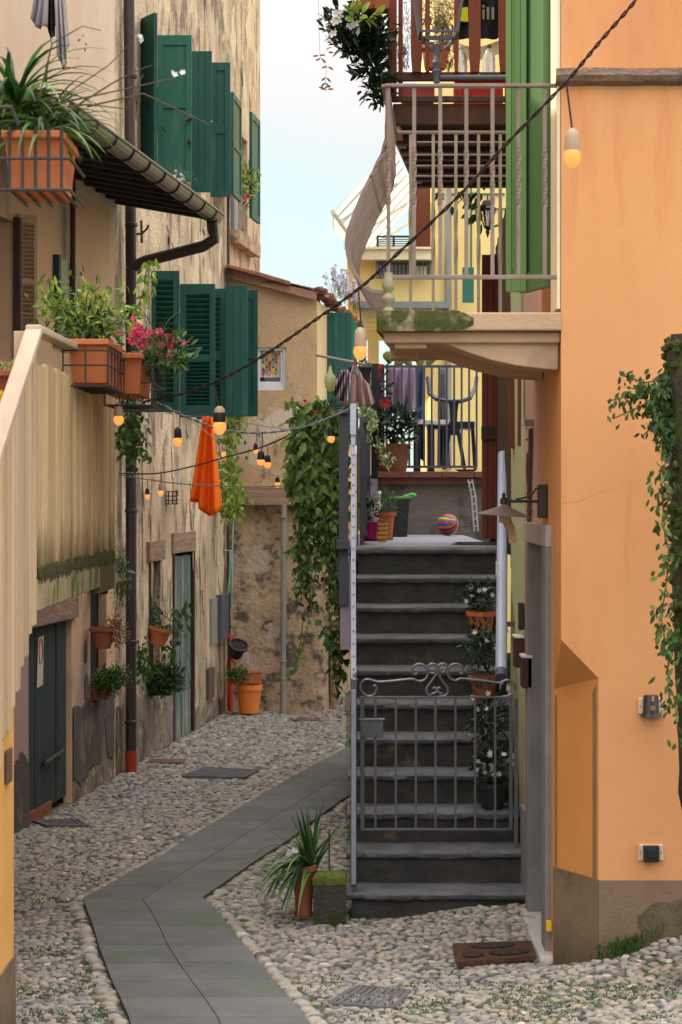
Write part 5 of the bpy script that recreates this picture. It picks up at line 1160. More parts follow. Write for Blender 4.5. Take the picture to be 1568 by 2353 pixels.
# black wall lantern by the timber porch
wl = T('wall_lantern', 'black carriage style wall lantern in front of the yellow house', 'wall lantern', P(1122, 545, 17))
def q_(x, y): return P(x, y, 17)
mb = MB(); c = q_(1121, 0); zz = lambda y: q_(0, y).z
mb.lathe((c.x, 17, 0), [(.0, zz(446)), (.006, zz(452)), (.008, zz(457)), (.04, zz(462)), (.055, zz(474)), (.075, zz(480)), (.065, zz(482))], 8); mb.build('roof', m_iron, wl)
mb = MB()
for k in range(6):
    an = k * math.pi / 3; mb.tube([V(c.x + .062 * math.cos(an), 17 + .062 * math.sin(an), zz(481)), V(c.x + .03 * math.cos(an), 17 + .03 * math.sin(an), zz(520))], .006, 5)
mb.lathe((c.x, 17, 0), [(.03, zz(520)), (.034, zz(522)), (.012, zz(528)), (.016, zz(534)), (.006, zz(543)), (.0, zz(547))], 8)
mb.tube([V(c.x, 17, zz(528)), V(c.x + .05, 17.02, zz(520)), V(c.x + .13, 17.05, zz(512)), V(c.x + .2, 17.05, zz(500))], .01, 6); mb.build('frame', m_iron, wl)
mb = MB(); mb.lathe((c.x, 17, 0), [(.006, zz(520)), (.012, zz(505)), (.024, zz(495)), (.02, zz(484)), (.0, zz(482))], 10); mb.build('lamp', m_bulboff, wl, smooth=True)
mb = MB(); mb.bb(c.x + .18, c.x + .24, 17, 17.1, 3.9, zz(470)); mb.build('mounting_post', m_darkwood, wl)
# wall lamp with a flat shade by the stone door
lp = T('wall_lamp', 'dark wall lamp with a wide flat metal shade by the stone door', 'wall lamp', P(1250, 1190, 10.72))
LQ = 10.72
def r_(x, y): return P(x, y, LQ)
mb = MB(); mb.bb(r_(1237, 0).x, SX - .002, LQ - .06, LQ + .06, r_(0, 1190).z, r_(0, 1113).z); mb.build('box', m_iron, lp, bev=.008)
mb = MB(); mb.tube([r_(1238, 1152), r_(1168, 1152)], .008, 10); mb.lathe(r_(1158, 1160), [(.012, 0), (.018, .005), (.018, .03), (.013, .035), (.006, .04), (.01, .05), (.006, .06), (.0, .062)], 12)
mb.tube([r_(1238, 1126), r_(1232, 1122), r_(1228, 1130), r_(1215, 1141), r_(1200, 1145), r_(1186, 1147)], .005, 8); mb.build('arm', m_iron, lp, smooth=True)
mb = MB(); tM = Matrix.Rotation(math.radians(-4), 3, 'Y'); mb.lathe(r_(1158, 1184), [(.135, -.004), (.137, .0), (.08, .022), (.03, .042), (.018, .05), (.0, .05)], 40, Matrix.Rotation(math.radians(4), 3, 'Y')); mb.build('shade', mat('dull_metal_shade', (.33, .28, .25), (.27, .23, .2), 8, W1, rough=.5, metal=.4, bump=.05), lp, smooth=True)
mb = MB(); mb.box(r_(1160, 1192), (.055, .04, .04)); mb.build('lamp_holder', m_sockc, lp, bev=.004)
mb = MB(); mb.bar(r_(1164, 1196), r_(1174, 1215), .045, .03, (0, 1, 0)); mb.bar(r_(1170, 1212), r_(1174, 1248), .018, .02, (0, 1, 0)); mb.bar(r_(1179, 1212), r_(1184, 1247), .018, .02, (0, 1, 0)); tag(mb.build('wooden_peg', mat('light_wood', (.4, .25, .14), (.33, .2, .11), 8, (1, 1, .3), rough=.7, bump=.1)), 'wooden peg shaped hanger dangling under the flat shaded wall lamp', 'hanger')
# ------------------------------------------------------------------ plants
def foliage(name, cols, rough=.5, transl=.3):
    return mat(name, (1, 1, 1), (.85, .85, .85), 8, W1, rough=rough, bump=0, tint=cols, transl=transl, spec=.4)
f_ivy = foliage('ivy_leaf', ((.02, .055, .014), (.06, .13, .028), (.14, .25, .05), (.26, .38, .1)))
f_dark = foliage('dark_glossy_leaf', ((.006, .018, .01), (.012, .035, .018), (.025, .06, .025), (.05, .09, .045)), rough=.35)
f_mid = foliage('mid_green_leaf', ((.015, .045, .01), (.035, .09, .02), (.07, .15, .03), (.13, .22, .05)))
f_bright = foliage('bright_green_leaf', ((.05, .11, .015), (.13, .24, .025), (.26, .38, .04), (.45, .55, .14)))
f_strap = foliage('strap_leaf', ((.008, .035, .012), (.02, .075, .02), (.06, .15, .03), (.22, .36, .1)), rough=.4)
f_fern = foliage('feathery_leaf', ((.012, .04, .008), (.03, .09, .015), (.06, .14, .02), (.09, .17, .03)))
f_grey = foliage('grey_green_leaf', ((.04, .07, .03), (.08, .11, .06), (.13, .16, .09), (.2, .22, .13)), rough=.7)
f_dry = foliage('dry_leaf', ((.12, .05, .02), (.2, .09, .035), (.28, .14, .05), (.1, .1, .03)), rough=.8)
f_var = foliage('variegated_leaf', ((.06, .13, .03), (.16, .26, .06), (.35, .42, .16), (.55, .58, .34)))
f_pink = foliage('pink_petal', ((.6, .03, .12), (.75, .07, .2), (.85, .16, .3), (.8, .05, .13)), rough=.6)
f_white = foliage('white_petal', ((.6, .6, .62), (.7, .7, .72), (.78, .78, .78), (.7, .66, .7)), rough=.6)
f_red = foliage('red_petal', ((.35, .005, .01), (.5, .01, .015), (.6, .03, .03), (.4, .01, .02)), rough=.6)
f_lav = foliage('lavender_petal', ((.35, .36, .5), (.45, .45, .6), (.5, .45, .6), (.4, .4, .5)), rough=.6)
m_stem = mat('plant_stem', (.1, .08, .035), (.07, .06, .025), 8, W1, bump=0)
SH = {'oval': [(0, 0), (.25, .38), (.55, .5), (.82, .3), (1, 0)], 'narrow': [(0, 0), (.3, .5), (.7, .42), (1, 0)],
      'ivy': [(0, 0), (.02, .32), (.28, .62), (.4, .34), (.62, .42), (.72, .18), (1, 0)], 'petal': [(0, .1), (.5, .5), (1, .35), (1.02, 0)]}
def leaf(mb, p, d, n, L_, W_, sh='oval', t=None, fold=.18, droop=.15):
    d = d.normalized(); s = d.cross(n)
    if s.length < 1e-4: s = d.cross(V(.3, .5, .8))
    s.normalize(); n = s.cross(d); pr = SH[sh]; vs = []; t = R.random() if t is None else t
    for u, w_ in pr:
        c = p + d * (u * L_) - n * (droop * L_ * u * u)
        vs += [c] if w_ == 0 else [c, c + s * (w_ * W_) + n * (fold * W_ * w_), c - s * (w_ * W_) + n * (fold * W_ * w_)]
    ix = []; k = 0
    for u, w_ in pr: ix.append((k,) if w_ == 0 else (k, k + 1, k + 2)); k += 1 if w_ == 0 else 3
    fs = []
    for a, b in zip(ix, ix[1:]):
        if len(a) == 1 and len(b) == 3: fs += [(a[0], b[1], b[0]), (a[0], b[0], b[2])]
        elif len(a) == 3 and len(b) == 1: fs += [(a[0], a[1], b[0]), (a[0], b[0], a[2])]
        elif len(a) == 3: fs += [(a[0], a[1], b[1], b[0]), (a[0], b[0], b[2], a[2])]
    mb.add(vs, fs, t)
def rv(s=1.0): return V(R.gauss(0, s), R.gauss(0, s), R.gauss(0, s))
def bush(mb, c, r, n, L_, W_, sh='oval', up=.4, clumps=14, cs=.33, stems=None, tb=(0, 1)):
    c = Vector(c); cl = []
    for _ in range(clumps):
        d = rv().normalized(); cl.append((V(d.x * r[0], d.y * r[1], d.z * r[2]) * R.uniform(.45, .85), R.uniform(-.25, .25)))
    if stems is not None:
        for q, _ in cl:
            e = c + q; b0 = c - V(0, 0, r[2]); mb2 = stems; mb2.tube([b0, b0.lerp(e, .5) + rv(.02), e], [.006, .004, .002], 5)
    for _ in range(n):
        q, tc_ = R.choice(cl); o_ = V(R.gauss(0, cs * r[0]), R.gauss(0, cs * r[1]), R.gauss(0, cs * r[2])); p = c + q + o_
        d = (p - c).normalized() * .7 + rv(.5) + V(0, 0, up); nn = V(0, -.4, 1) + rv(.5)
        leaf(mb, p, d, nn, L_ * R.uniform(.7, 1.25), W_ * R.uniform(.7, 1.2), sh, min(max(R.uniform(*tb) + tc_, 0), 1))
def strand(mb, pts, n, L_, W_, sh='ivy', spread=.03, stems=None, tb=(0, 1), face=V(.2, -1, .5)):
    pts = [Vector(p) for p in pts]
    if stems is not None: stems.tube(pts, .003, 4)
    for k in range(n):
        t = R.random() * (len(pts) - 1); i = min(int(t), len(pts) - 2); p = pts[i].lerp(pts[i + 1], t - i) + rv(spread)
        leaf(mb, p, V(R.gauss(0, .6), R.gauss(0, .4), -.8), face + rv(.45), L_ * R.uniform(.6, 1.2), W_ * R.uniform(.6, 1.2), sh, min(max(R.uniform(*tb), 0), 1))
def straps(mb, c, n, ln, w_, arch=1.0, up=(.4, 1.2), ellx=1.0, ar=(0, 6.2832)):
    c = Vector(c)
    for _ in range(n):
        a = R.uniform(*ar); e = R.uniform(*up); d = V(math.cos(a) * ellx, math.sin(a), 0); l = ln * R.uniform(.6, 1.15); seg = 7; P0 = []; p = c + rv(.015); v = (d * math.cos(e) + V(0, 0, math.sin(e)))
        for k in range(seg + 1):
            P0.append(p.copy()); p = p + v * (l / seg); v = (v - V(0, 0, arch * .32)).normalized()
        s = d.cross(V(0, 0, 1)).normalized(); t = R.random(); vs = []
        for k, q in enumerate(P0):
            ww = w_ * (1 - (k / seg) ** 2.2) * .5 * min(1, .6 + k * .2) + .0006; vs += [q - s * ww + V(0, 0, ww * .4), q, q + s * ww + V(0, 0, ww * .4)]
        mb.add(vs, [f for k in range(seg) for f in ((k * 3, k * 3 + 1, k * 3 + 4, k * 3 + 3), (k * 3 + 1, k * 3 + 2, k * 3 + 5, k * 3 + 4))], t)
def flowers(mb, pts, r=.018, pet=5, face=V(0, -1, .4)):
    for p in pts:
        nn = (face + rv(.4)).normalized(); u = nn.cross(V(0, 0, 1)).normalized(); v = nn.cross(u)
        for k in range(pet):
            a = 2 * math.pi * k / pet + R.random() * .3; leaf(mb, Vector(p), u * math.cos(a) + v * math.sin(a) + nn * .25, nn, r, r * .75, 'petal', droop=0)
def potprof(rt, rb, h, rim=.012, rh=.03):
    return [(rb * .9, 0), (rb, .003), (rb + (rt - rb) * (1 - rh / h), h - rh), (rt + rim, h - rh + .002), (rt + rim, h), (rt - .004, h), (rt - .012, h - .02), (0.001, h - .022)]
def potted(name, label, cat, c, rt, rb, h, m, saucer=None, group=None, rim=.012, rh=.03, M=None, soil=True):
    c = Vector(c); t = T(name, label, cat, c, group); mb = MB(); mb.lathe(c, potprof(rt, rb, h, rim, rh), 28, M); mb.build('pot', m, t, smooth=True)
    if soil: mb = MB(); mb.lathe(c, [(rt - .014, h - .024), (rt - .014, h - .018), (.001, h - .012)], 20, M); mb.build('soil', m_soil, t)
    if saucer: mb = MB(); mb.lathe(c, [(rb * 1.15, -.001), (rb * 1.35, .018), (rb * 1.3, .02), (rb * 1.1, .006)], 28); mb.build('saucer', saucer, t, smooth=True)
    return t
def trough(name, label, c, lx, ly, h, m, taper=.82, group=None, U=V(1, 0, 0)):
    """rectangular flower box: c bottom centre"""
    c = Vector(c); U = U.normalized(); W_ = V(0, 0, 1).cross(U); t = T(name, label, 'flower box', c, group); mb = MB()
    def rect(kx, ky, z): return [c + U * (sx_ * lx / 2 * kx) + W_ * (sy * ly / 2 * ky) + V(0, 0, z) for sx_, sy in ((-1, -1), (1, -1), (1, 1), (-1, 1))]
    rr_ = [rect(taper, taper, 0), rect(.97, .96, h * .86), rect(1.05, 1.08, h * .87), rect(1.05, 1.08, h), rect(.93, .9, h), rect(.9, .86, h * .85)]
    vs = [p for q in rr_ for p in q]; mb.add(vs, [(3, 2, 1, 0)] + [(k * 4 + i, k * 4 + (i + 1) % 4, k * 4 + 4 + (i + 1) % 4, k * 4 + 4 + i) for k in range(5) for i in range(4)]); mb.build('box', m, t, bev=.004)
    mb = MB(); mb.add(rect(.91, .87, h * .88), [(0, 1, 2, 3)]); mb.build('soil', m_soil, t); return t
def plant(t, f, fn, nm='foliage'):
    mb = MB(); fn(mb); return mb.build(nm, f, t)

# spider plant in a terracotta pot and the mossy block at the foot of the stairs
gp = G(698, 2122); sz = lambda D, px: px * D / F
t = potted('spider_plant', 'spider plant with arching strap leaves in a tall terracotta pot beside the stone block', 'potted plant', gp + V(0, .05, .03), .062, .042, sz(gp.y, 118), m_terradk, m_terradk)
plant(t, f_strap, lambda m: (straps(m, gp + V(.02, .05, .27), 70, .36, .022, 1.0, (.2, 1.1), ar=(1.7, 4.6)), straps(m, gp + V(.035, .06, .28), 40, .33, .022, .3, (.9, 1.5), ar=(.3, 4.4))))
plant(t, f_white, lambda m: flowers(m, [gp + V(-.07 + R.uniform(-.03, .03), .0, .36 + R.uniform(-.03, .04)) for _ in range(5)], .02), 'flower')
mb = MB(); mb.tube([P(757, 2010, gp.y + .1), P(757, 1905, gp.y + .1)], .004); mb.build('plant_stake', m_redwood2, t)
gb = G(757, 2128); zt_ = P(0, 2012, gb.y).z; mb = MB(); n = 10; vs = []
xa, xb = X_(720, gb.y), X_(796, gb.y); bt = T('stone_block', 'squat mossy stone block standing left of the bottom step', 'stone block', V((xa + xb) / 2, gb.y + .08, gb.z))
def block(z0, z1, gr, m, nm):
    mb = MB(); n = 9; cx, cy, hx, hy = (xa + xb) / 2, gb.y + .08, (xb - xa) / 2 + gr, .085 + gr
    ringp = []
    for a, b in (((-1, -1), (1, -1)), ((1, -1), (1, 1)), ((1, 1), (-1, 1)), ((-1, 1), (-1, -1))):
        for k in range(n): ringp.append((a[0] + (b[0] - a[0]) * k / n, a[1] + (b[1] - a[1]) * k / n))
    lv = [(z0, 1.0), ((z0 * 2 + z1) / 3, 1.0), ((z0 + 2 * z1) / 3, 1.0), (z1 - .02, .99), (z1 - .005, .92), (z1 + .004, .7), (z1 + .008, .3)]; vs = []
    for z, s in lv:
        for (u, v) in ringp: nn = 1 + .025 * noise.noise(V(u * 3, v * 3, z * 12)); vs.append((cx + u * hx * s * nn, cy + v * hy * s * nn, z + (.01 * noise.noise(V(u * 4, v * 4, 7)) if s < 1 else 0)))
    K = len(ringp); mb.add(vs, [(j * K + i, j * K + (i + 1) % K, (j + 1) * K + (i + 1) % K, (j + 1) * K + i) for j in range(len(lv) - 1) for i in range(K)] + [tuple((len(lv) - 1) * K + i for i in range(K))]); return mb.build(nm, m, bt, smooth=True)
block(gb.z - .05, zt_ - .03, 0, mat('damp_stone', (.07, .065, .05), (.045, .042, .032), 8, W1, bump=.8, stain=(.04, .05, .015), sscale=5), 'stone')
block(zt_ - .05, zt_, .004, mat('green_moss', (.17, .21, .04), (.1, .135, .025), 20, W1, bump=1.0, bscale=120), 'moss_cap')
# white flowering pots along the right of the steps
def steppot(x, ytop, yb, D, i, lab, m=m_terradk, n=240, fl=9, wide=.1):
    c = V(X_(x, D), D, .182 * i); c.x = min(c.x, .93)
    t = potted('potted_flower', lab, 'potted plant', c, .088, .062, .15, m, group=None); zc_ = c.z + .15; top = P(0, ytop, D).z
    r_ = max((top - zc_) / 2, .06)
    plant(t, f_dark, lambda q: bush(q, c + V(-.01, 0, .15 + r_ * .95), (wide, .1, r_), n, .05, .017, 'oval', clumps=12))
    plant(t, f_white, lambda q: flowers(q, [c + V(R.gauss(0, wide * .6), -.08 + R.uniform(-.03, .03), .15 + r_ + R.uniform(-.5, 1) * r_) for _ in range(fl)], .017), 'flower')
steppot(1106, 1345, 1425, 13.78, 8, 'white flowering plant in a terracotta pot, topmost on the right of the steps', m_terra)
steppot(1112, 1420, 1545, 13.2, 6, 'dark leaved plant in the wide terracotta pot just below the topmost step pot', m_terradk, 300, 5)
steppot(1126, 1570, 1700, 12.66, 4, 'leafy potted plant behind the upper right corner of the gate', m_terradk, 320, 4)
steppot(1132, 1715, 1860, 12.38, 3, 'white flowering potted plant low behind the gate bars', m_dkgreyplas, 320, 16)

# pots on the landing
t = potted('potted_succulent', 'shrubby plant in a magenta pot at the left of the landing', 'potted plant', V(X_(850, 15.6), 15.6, 2.02), .062, .05, .14, mat('magenta_plastic', (.42, .008, .1), None, 6, W1, rough=.4, bump=0), mat('wine_red_plastic', (.16, .01, .02), None, 6, W1, rough=.4, bump=0), rim=.004, rh=.012)
c = V(X_(850, 15.6), 15.6, 2.16); plant(t, f_dark, lambda m: (bush(m, c + V(0, 0, .07), (.07, .06, .075), 150, .045, .016, 'oval', clumps=9), bush(m, c + V(-.01, 0, .2), (.03, .03, .08), 60, .04, .01, 'narrow', clumps=6)))
t = potted('striped_pot', 'yellow and orange striped pot standing between the magenta and terracotta pots', 'pot', V(X_(878, 16.2), 16.2, 2.0), .045, .035, .14, mat('striped_glaze', (.72, .5, .12), (.7, .48, .1), 4, W1, rough=.35, bump=0, wave=(9, 0, (.6, .14, .03), 'Z')), rim=.0, rh=.01)
t = potted('potted_rosemary', 'rosemary like herb in a terracotta pot on the landing', 'potted plant', V(X_(888, 17), 17, 2.0), .068, .045, .22, m_terra, m_terra)
c = V(X_(884, 17), 17, 2.22); plant(t, f_grey if False else f_mid, lambda m: (bush(m, c + V(0, 0, .06), (.1, .08, .08), 330, .05, .006, 'narrow', clumps=18), straps(m, c, 20, .2, .006, .7, (.3, 1.3))))
# black bin with a green dustpan on top
c = V(X_(915, 18.3), 18.3, 2.0); t = T('waste_bin', 'black plastic bin with a light green lid bag at the back of the landing', 'bin', c)
mb = MB(); s_ = lambda k, z: [c + V(a * k, b * .09, z) for a, b in ((-1, -1), (1, -1), (1, 1), (-1, 1))]
vs = s_(.075, 0) + s_(.095, .3) + s_(.105, .302) + s_(.105, .325); mb.add(vs, [(3, 2, 1, 0)] + [(k * 4 + i, k * 4 + (i + 1) % 4, k * 4 + 4 + (i + 1) % 4, k * 4 + 4 + i) for k in range(3) for i in range(4)] + [(12, 13, 14, 15)]); mb.build('body', m_dkgreyplas, t, bev=.005)
mb = MB(); m_lime = mat('lime_plastic', (.12, .55, .08), None, 6, W1, rough=.4, bump=0)
mb.prism([c + V(-.12, -.06, .326), c + V(.05, -.07, .33), c + V(.12, -.04, .335), c + V(.12, .05, .335), c + V(-.12, .06, .326)], (0, 0, .012)); mb.tube([c + V(.05, -.02, .34), c + V(.12, -.03, .36), c + V(.15, -.03, .35)], .014, 8)
tag(mb.build('dustpan', m_lime), 'lime green dustpan lying on top of the black bin', 'dustpan')
# ball
c = P(1029, 1192, 18.6); rb_ = sz(18.6, 25.5); c.z = 2.0 + rb_; mb = MB(); prof = [(rb_ * math.sin(math.pi * k / 18), -rb_ * math.cos(math.pi * k / 18)) for k in range(19)]
prof[0] = (.0005, -rb_); prof[-1] = (.0005, rb_); Mx = Matrix.Rotation(1.0, 3, 'Y') @ Matrix.Rotation(.5, 3, 'X')
cols_ = 8; ball = T('ball', 'rainbow striped rubber ball lying on the landing', 'ball', c - V(0, 0, rb_))
bc = [(.6, .01, .05), (.02, .03, .1), (.65, .45, .02), (.05, .3, .08), (.55, .02, .15), (.02, .12, .35), (.6, .12, .02), (.03, .03, .04)]
n = 48; alln = [[] for _ in bc]
grid = [[c + Mx @ V(r * math.cos(2 * math.pi * (k / n + .28 * i / 18)), r * math.sin(2 * math.pi * (k / n + .28 * i / 18)), z) for k in range(n)] for i, (r, z) in enumerate(prof)]
segs = [MB() for _ in bc]
for i in range(18):
    for k in range(n): segs[(k // 2) % 8].quad(grid[i][k], grid[i][(k + 1) % n], grid[i + 1][(k + 1) % n], grid[i + 1][k])
for k, (s_, cc) in enumerate(zip(segs, bc)):
    s_.build('stripe', mat('ball_' + ('crimson', 'navy', 'yellow', 'green', 'magenta', 'blue', 'orange', 'black')[k], cc, None, 6, W1, rough=.35, bump=0), ball, smooth=True)
# big ribbed pot on the coping
c = V(X_(902, 19.35), 19.35, 2.565); t = potted('potted_shrub', 'big glossy leaved shrub with red flowers in a brown ribbed pot on the coping', 'potted plant', c, .168, .125, .25, m_basket, rim=.002, rh=.01)
plant(t, f_dark, lambda m: (bush(m, c + V(0, 0, .42), (.2, .15, .17), 520, .09, .028, 'oval', clumps=26), bush(m, c + V(-.1, .05, .75), (.07, .07, .2), 120, .07, .02, 'oval', clumps=10)))
plant(t, f_red, lambda m: (flowers(m, [c + V(-.08, -.15, .6), c + V(-.07, -.16, .62), c + V(-.06, -.15, .6)], .04), flowers(m, [c + V(-.12, 0, .95), c + V(-.11, 0, .93), c + V(-.13, 0, .87)], .03)), 'flower')
tv = T('trailing_ivy', 'variegated ivy trailing down beside the big ribbed pot', 'ivy', P(850, 930, 18.9))
mb, ms = MB(), MB()
strand(mb, [P(822, 940, 18.9), P(850, 955, 18.9), P(868, 985, 18.9), P(872, 1020, 18.9), P(880, 1045, 18.9), P(890, 1062, 18.95)], 90, .05, .022, spread=.03, stems=ms)
strand(mb, [P(888, 1035, 18.95), P(898, 1045, 18.95), P(908, 1052, 18.95)], 14, .045, .02, spread=.01, stems=ms)
strand(mb, [P(824, 935, 17), P(850, 950, 17), P(862, 975, 17)], 60, .05, .022, spread=.03, stems=ms); strand(mb, [P(840, 990, 18), P(858, 975, 18)], 20, .05, .02, spread=.015)
strand(mb, [P(838, 1008, 18), P(852, 1004, 18)], 10, .05, .02, spread=.01)
mb.build('leaves', f_var, tv); ms.build('stem', m_stem, tv)
# ivy hanging from the box at the head of the rail
ID = 15.0
bxp = P(755, 1000, ID); t = trough('flower_box', 'terracotta flower box at the rail head with ivy and carnations spilling out', V(X_(748, ID), ID, P(0, 1000, ID).z), .24, .2, .17, m_terradk, .8)
plant(t, f_dark, lambda m: bush(m, P(745, 945, ID), (.16, .08, .06), 260, .05, .012, 'narrow', clumps=14))
plant(t, f_red, lambda m: flowers(m, [P(793, 925, ID - .05), P(795, 927, ID - .05), P(701, 922, ID - .05)], .015), 'flower')
ms = MB()
def ivyfall(m):
    tops = [(x, 930 + abs(x - 735) * .5) for x in range(690, 782, 5)]
    for i, (x, y) in enumerate(tops):
        for rep in range(2):
            D = ID + R.uniform(-.12, .16); xx = x + R.uniform(-4, 4); yend = {0: 1260, 1: 1330, 2: 1420, 3: 1500}[min(3, int((x - 685) / 22))] + R.uniform(-120, 60)
            if x < 700: yend = R.uniform(1120, 1300)
            elif x < 728: yend = R.uniform(1280, 1440)
            elif x < 752: yend = R.uniform(1180, 1330)
            else: yend = R.uniform(1300, 1500)
            xx -= 10 * (x < 728)
            pts = [P(xx + 7 * math.sin(k * .9 + i), y + (yend - y) * k / 9, D) for k in range(10)]
            dens = int((yend - y) * .2); strand(m, pts, dens, .055, .026, spread=.024, stems=ms, tb=(0.0, 1.0))
            strand(m, pts[:6], int(dens * .5), .095, .042, spread=.03, tb=(.3, 1))
plant(t, f_ivy, ivyfall, 'hanging_ivy')
mb = MB()
for pts in ([(690, 1010), (670, 1062), (655, 1115)], [(700, 1400), (690, 1480), (680, 1530), (676, 1545)], [(735, 1430), (760, 1470), (768, 1495)], [(770, 1480), (785, 1520), (782, 1560)], [(700, 1240), (680, 1262), (665, 1262)], [(700, 940), (680, 930), (668, 922)]):
    strand(mb, [P(x, y, ID) for x, y in pts], 16, .07, .03, spread=.02, stems=ms, tb=(.3, 1)); mb.build('ivy_tendril', f_ivy, t); mb = MB()
for pts in ([(780, 1300), (790, 1400), (797, 1470)], [(775, 1440), (785, 1500), (780, 1560)], [(760, 1440), (770, 1500), (774, 1590)]): strand(mb, [P(x, y, ID - .1) for x, y in pts], 34, .07, .032, spread=.025, stems=ms, tb=(0, .5))
mb.build('ivy_tendril', f_ivy, t); ms.build('stem', m_stem, t)
t = T('climbing_vine', 'yellow green creeper climbing at the corner of the old house behind the orange cloth', 'vine', P(528, 1160, 23.4)); mb, ms = MB(), MB()
strand(mb, [P(540, 952, 23.3), P(532, 1000, 23.3), P(525, 1060, 23.3), P(528, 1110, 23.3), P(534, 1150, 23.3), P(530, 1180, 23.3)], 420, .08, .04, spread=.07, stems=ms, tb=(.3, 1))
mb.build('leaves', f_bright, t); ms.build('stem', m_stem, t)
t = T('creeper', 'dark ivy growing round the brown downpipe just below the pink flowers', 'ivy', P(305, 1060, 18.3)); mb, ms = MB(), MB()
strand(mb, [P(300, 915, 18.4), P(302, 960, 18.4), P(308, 1010, 18.4), P(305, 1045, 18.4)], 300, .07, .03, spread=.055, stems=ms, tb=(0, .6)); strand(mb, [P(320, 1030, 18.3), P(345, 1055, 18.3)], 22, .05, .025, spread=.015, stems=ms)
strand(mb, [P(285, 960, 18.3), P(280, 1040, 18.3)], 40, .06, .03, spread=.03); mb.build('leaves', f_ivy, t); ms.build('stem', m_stem, t)
# flower boxes hooked on the wooden balcony
c = V(-1.29, 11.25, 2.93); t = trough('flower_box', 'terracotta box with a bright green leafy shrub hooked on the balcony rail', c, .7, .2, .22, m_terra, .84, U=V(0, 1, 0))
ms = MB()
plant(t, f_bright, lambda m: (bush(m, c + V(-.05, 0, .38), (.2, .3, .15), 620, .055, .018, 'oval', clumps=30, stems=ms), strand(m, [P(140, 740, 11.2), P(120, 700, 11.2), P(112, 640, 11.2)], 40, .06, .02, 'oval', .025, ms), strand(m, [P(310, 720, 11.4), P(340, 650, 11.4), P(346, 600, 11.4)], 55, .06, .02, 'oval', .02, ms), strand(m, [P(175, 760, 11.2), P(150, 690, 11.2)], 40, .06, .02, 'oval', .03, ms)))
plant(t, f_mid, lambda m: bush(m, c + V(-.02, 0, .3), (.17, .3, .09), 260, .055, .018, 'oval', clumps=20)); ms.build('stem', m_stem, t)
c2 = V(-1.2, 12.05, 2.91); t = trough('flower_box', 'terracotta box with pink flowers behind the leafy box on the balcony rail', c2, .75, .22, .22, m_terra, .84, U=V(0, 1, 0))
pk_ = [P(320 + R.gauss(0, 10), 768 + R.gauss(0, 16), 12.0) for _ in range(26)] + [P(365 + R.gauss(0, 22), 785 + R.gauss(0, 13), 12.0) for _ in range(60)] + [P(265 + R.gauss(0, 14), 752 + R.gauss(0, 8), 11.9) for _ in range(8)]
plant(t, f_pink, lambda m: flowers(m, pk_, .024), 'flower')
plant(t, f_mid, lambda m: (bush(m, P(370, 810, 12.0), (.15, .2, .1), 420, .06, .018, 'oval', clumps=16), strand(m, [P(380, 790, 12), P(415, 810, 12), P(430, 800, 12), P(400, 840, 12)], 40, .06, .02, 'oval', .02), strand(m, [P(350, 800, 12), P(340, 850, 12.1)], 36, .05, .018, 'oval', .03), straps(m, P(360, 770, 12), 5, .3, .01, .6, (.8, 1.3))))
mb = MB()                                                            # wire cradle
def cradle(mb, D0, D1, x0, x1, z0, z1, nb):
    for z in (z0, (z0 + z1) / 2, z1 - .03):
        q = [V(x0, D0, z), V(x1, D0, z), V(x1, D1, z), V(x0, D1, z)]
        for i in range(3): mb.tube([q[i], q[i + 1]], .005, 5)
    for k in range(nb + 1):
        D = D0 + (D1 - D0) * k / nb; mb.tube([V(x1, D, z1), V(x1, D, z0), V(x0, D, z0)], .005, 5)
    for k in range(3): x = x0 + (x1 - x0) * k / 2; mb.tube([V(x, D0, z1), V(x, D0, z0)], .005, 5)
cradle(mb, 10.86, 11.66, -1.41, -1.18, 2.91, 3.12, 5); mb.tube([V(-1.41, 10.86, 3.08), V(-1.43, 10.86, 3.17), V(-1.373, 10.86, 3.16)], .006); mb.tube([V(-1.41, 11.6, 3.08), V(-1.43, 11.6, 3.17), V(-1.373, 11.6, 3.16)], .006)
tag(mb.build('planter_rack', m_iron), 'black wire rack holding the leafy terracotta box on the balcony rail', 'rack')
mb = MB(); cradle(mb, 11.78, 12.62, -1.3, -1.04, 2.85, 3.1, 5); mb.tube([V(-1.3, 11.8, 3.05), V(-1.38, 11.8, 3.17)], .006); mb.tube([V(-1.3, 12.6, 3.05), V(-1.38, 12.6, 3.17)], .006)
tag(mb.build('planter_rack', m_iron), 'black wire rack holding the pink flowered terracotta box', 'rack')
t = trough('flower_box', 'terracotta flower box standing behind the handrail at the left edge', V(-1.62, 10.4, 2.72), .8, .2, .22, m_terradk, .85, U=V(0, 1, 0)); plant(t, f_bright, lambda m: bush(m, V(-1.62, 10.4, 2.96), (.06, .3, .03), 50, .04, .012, 'oval', clumps=6))
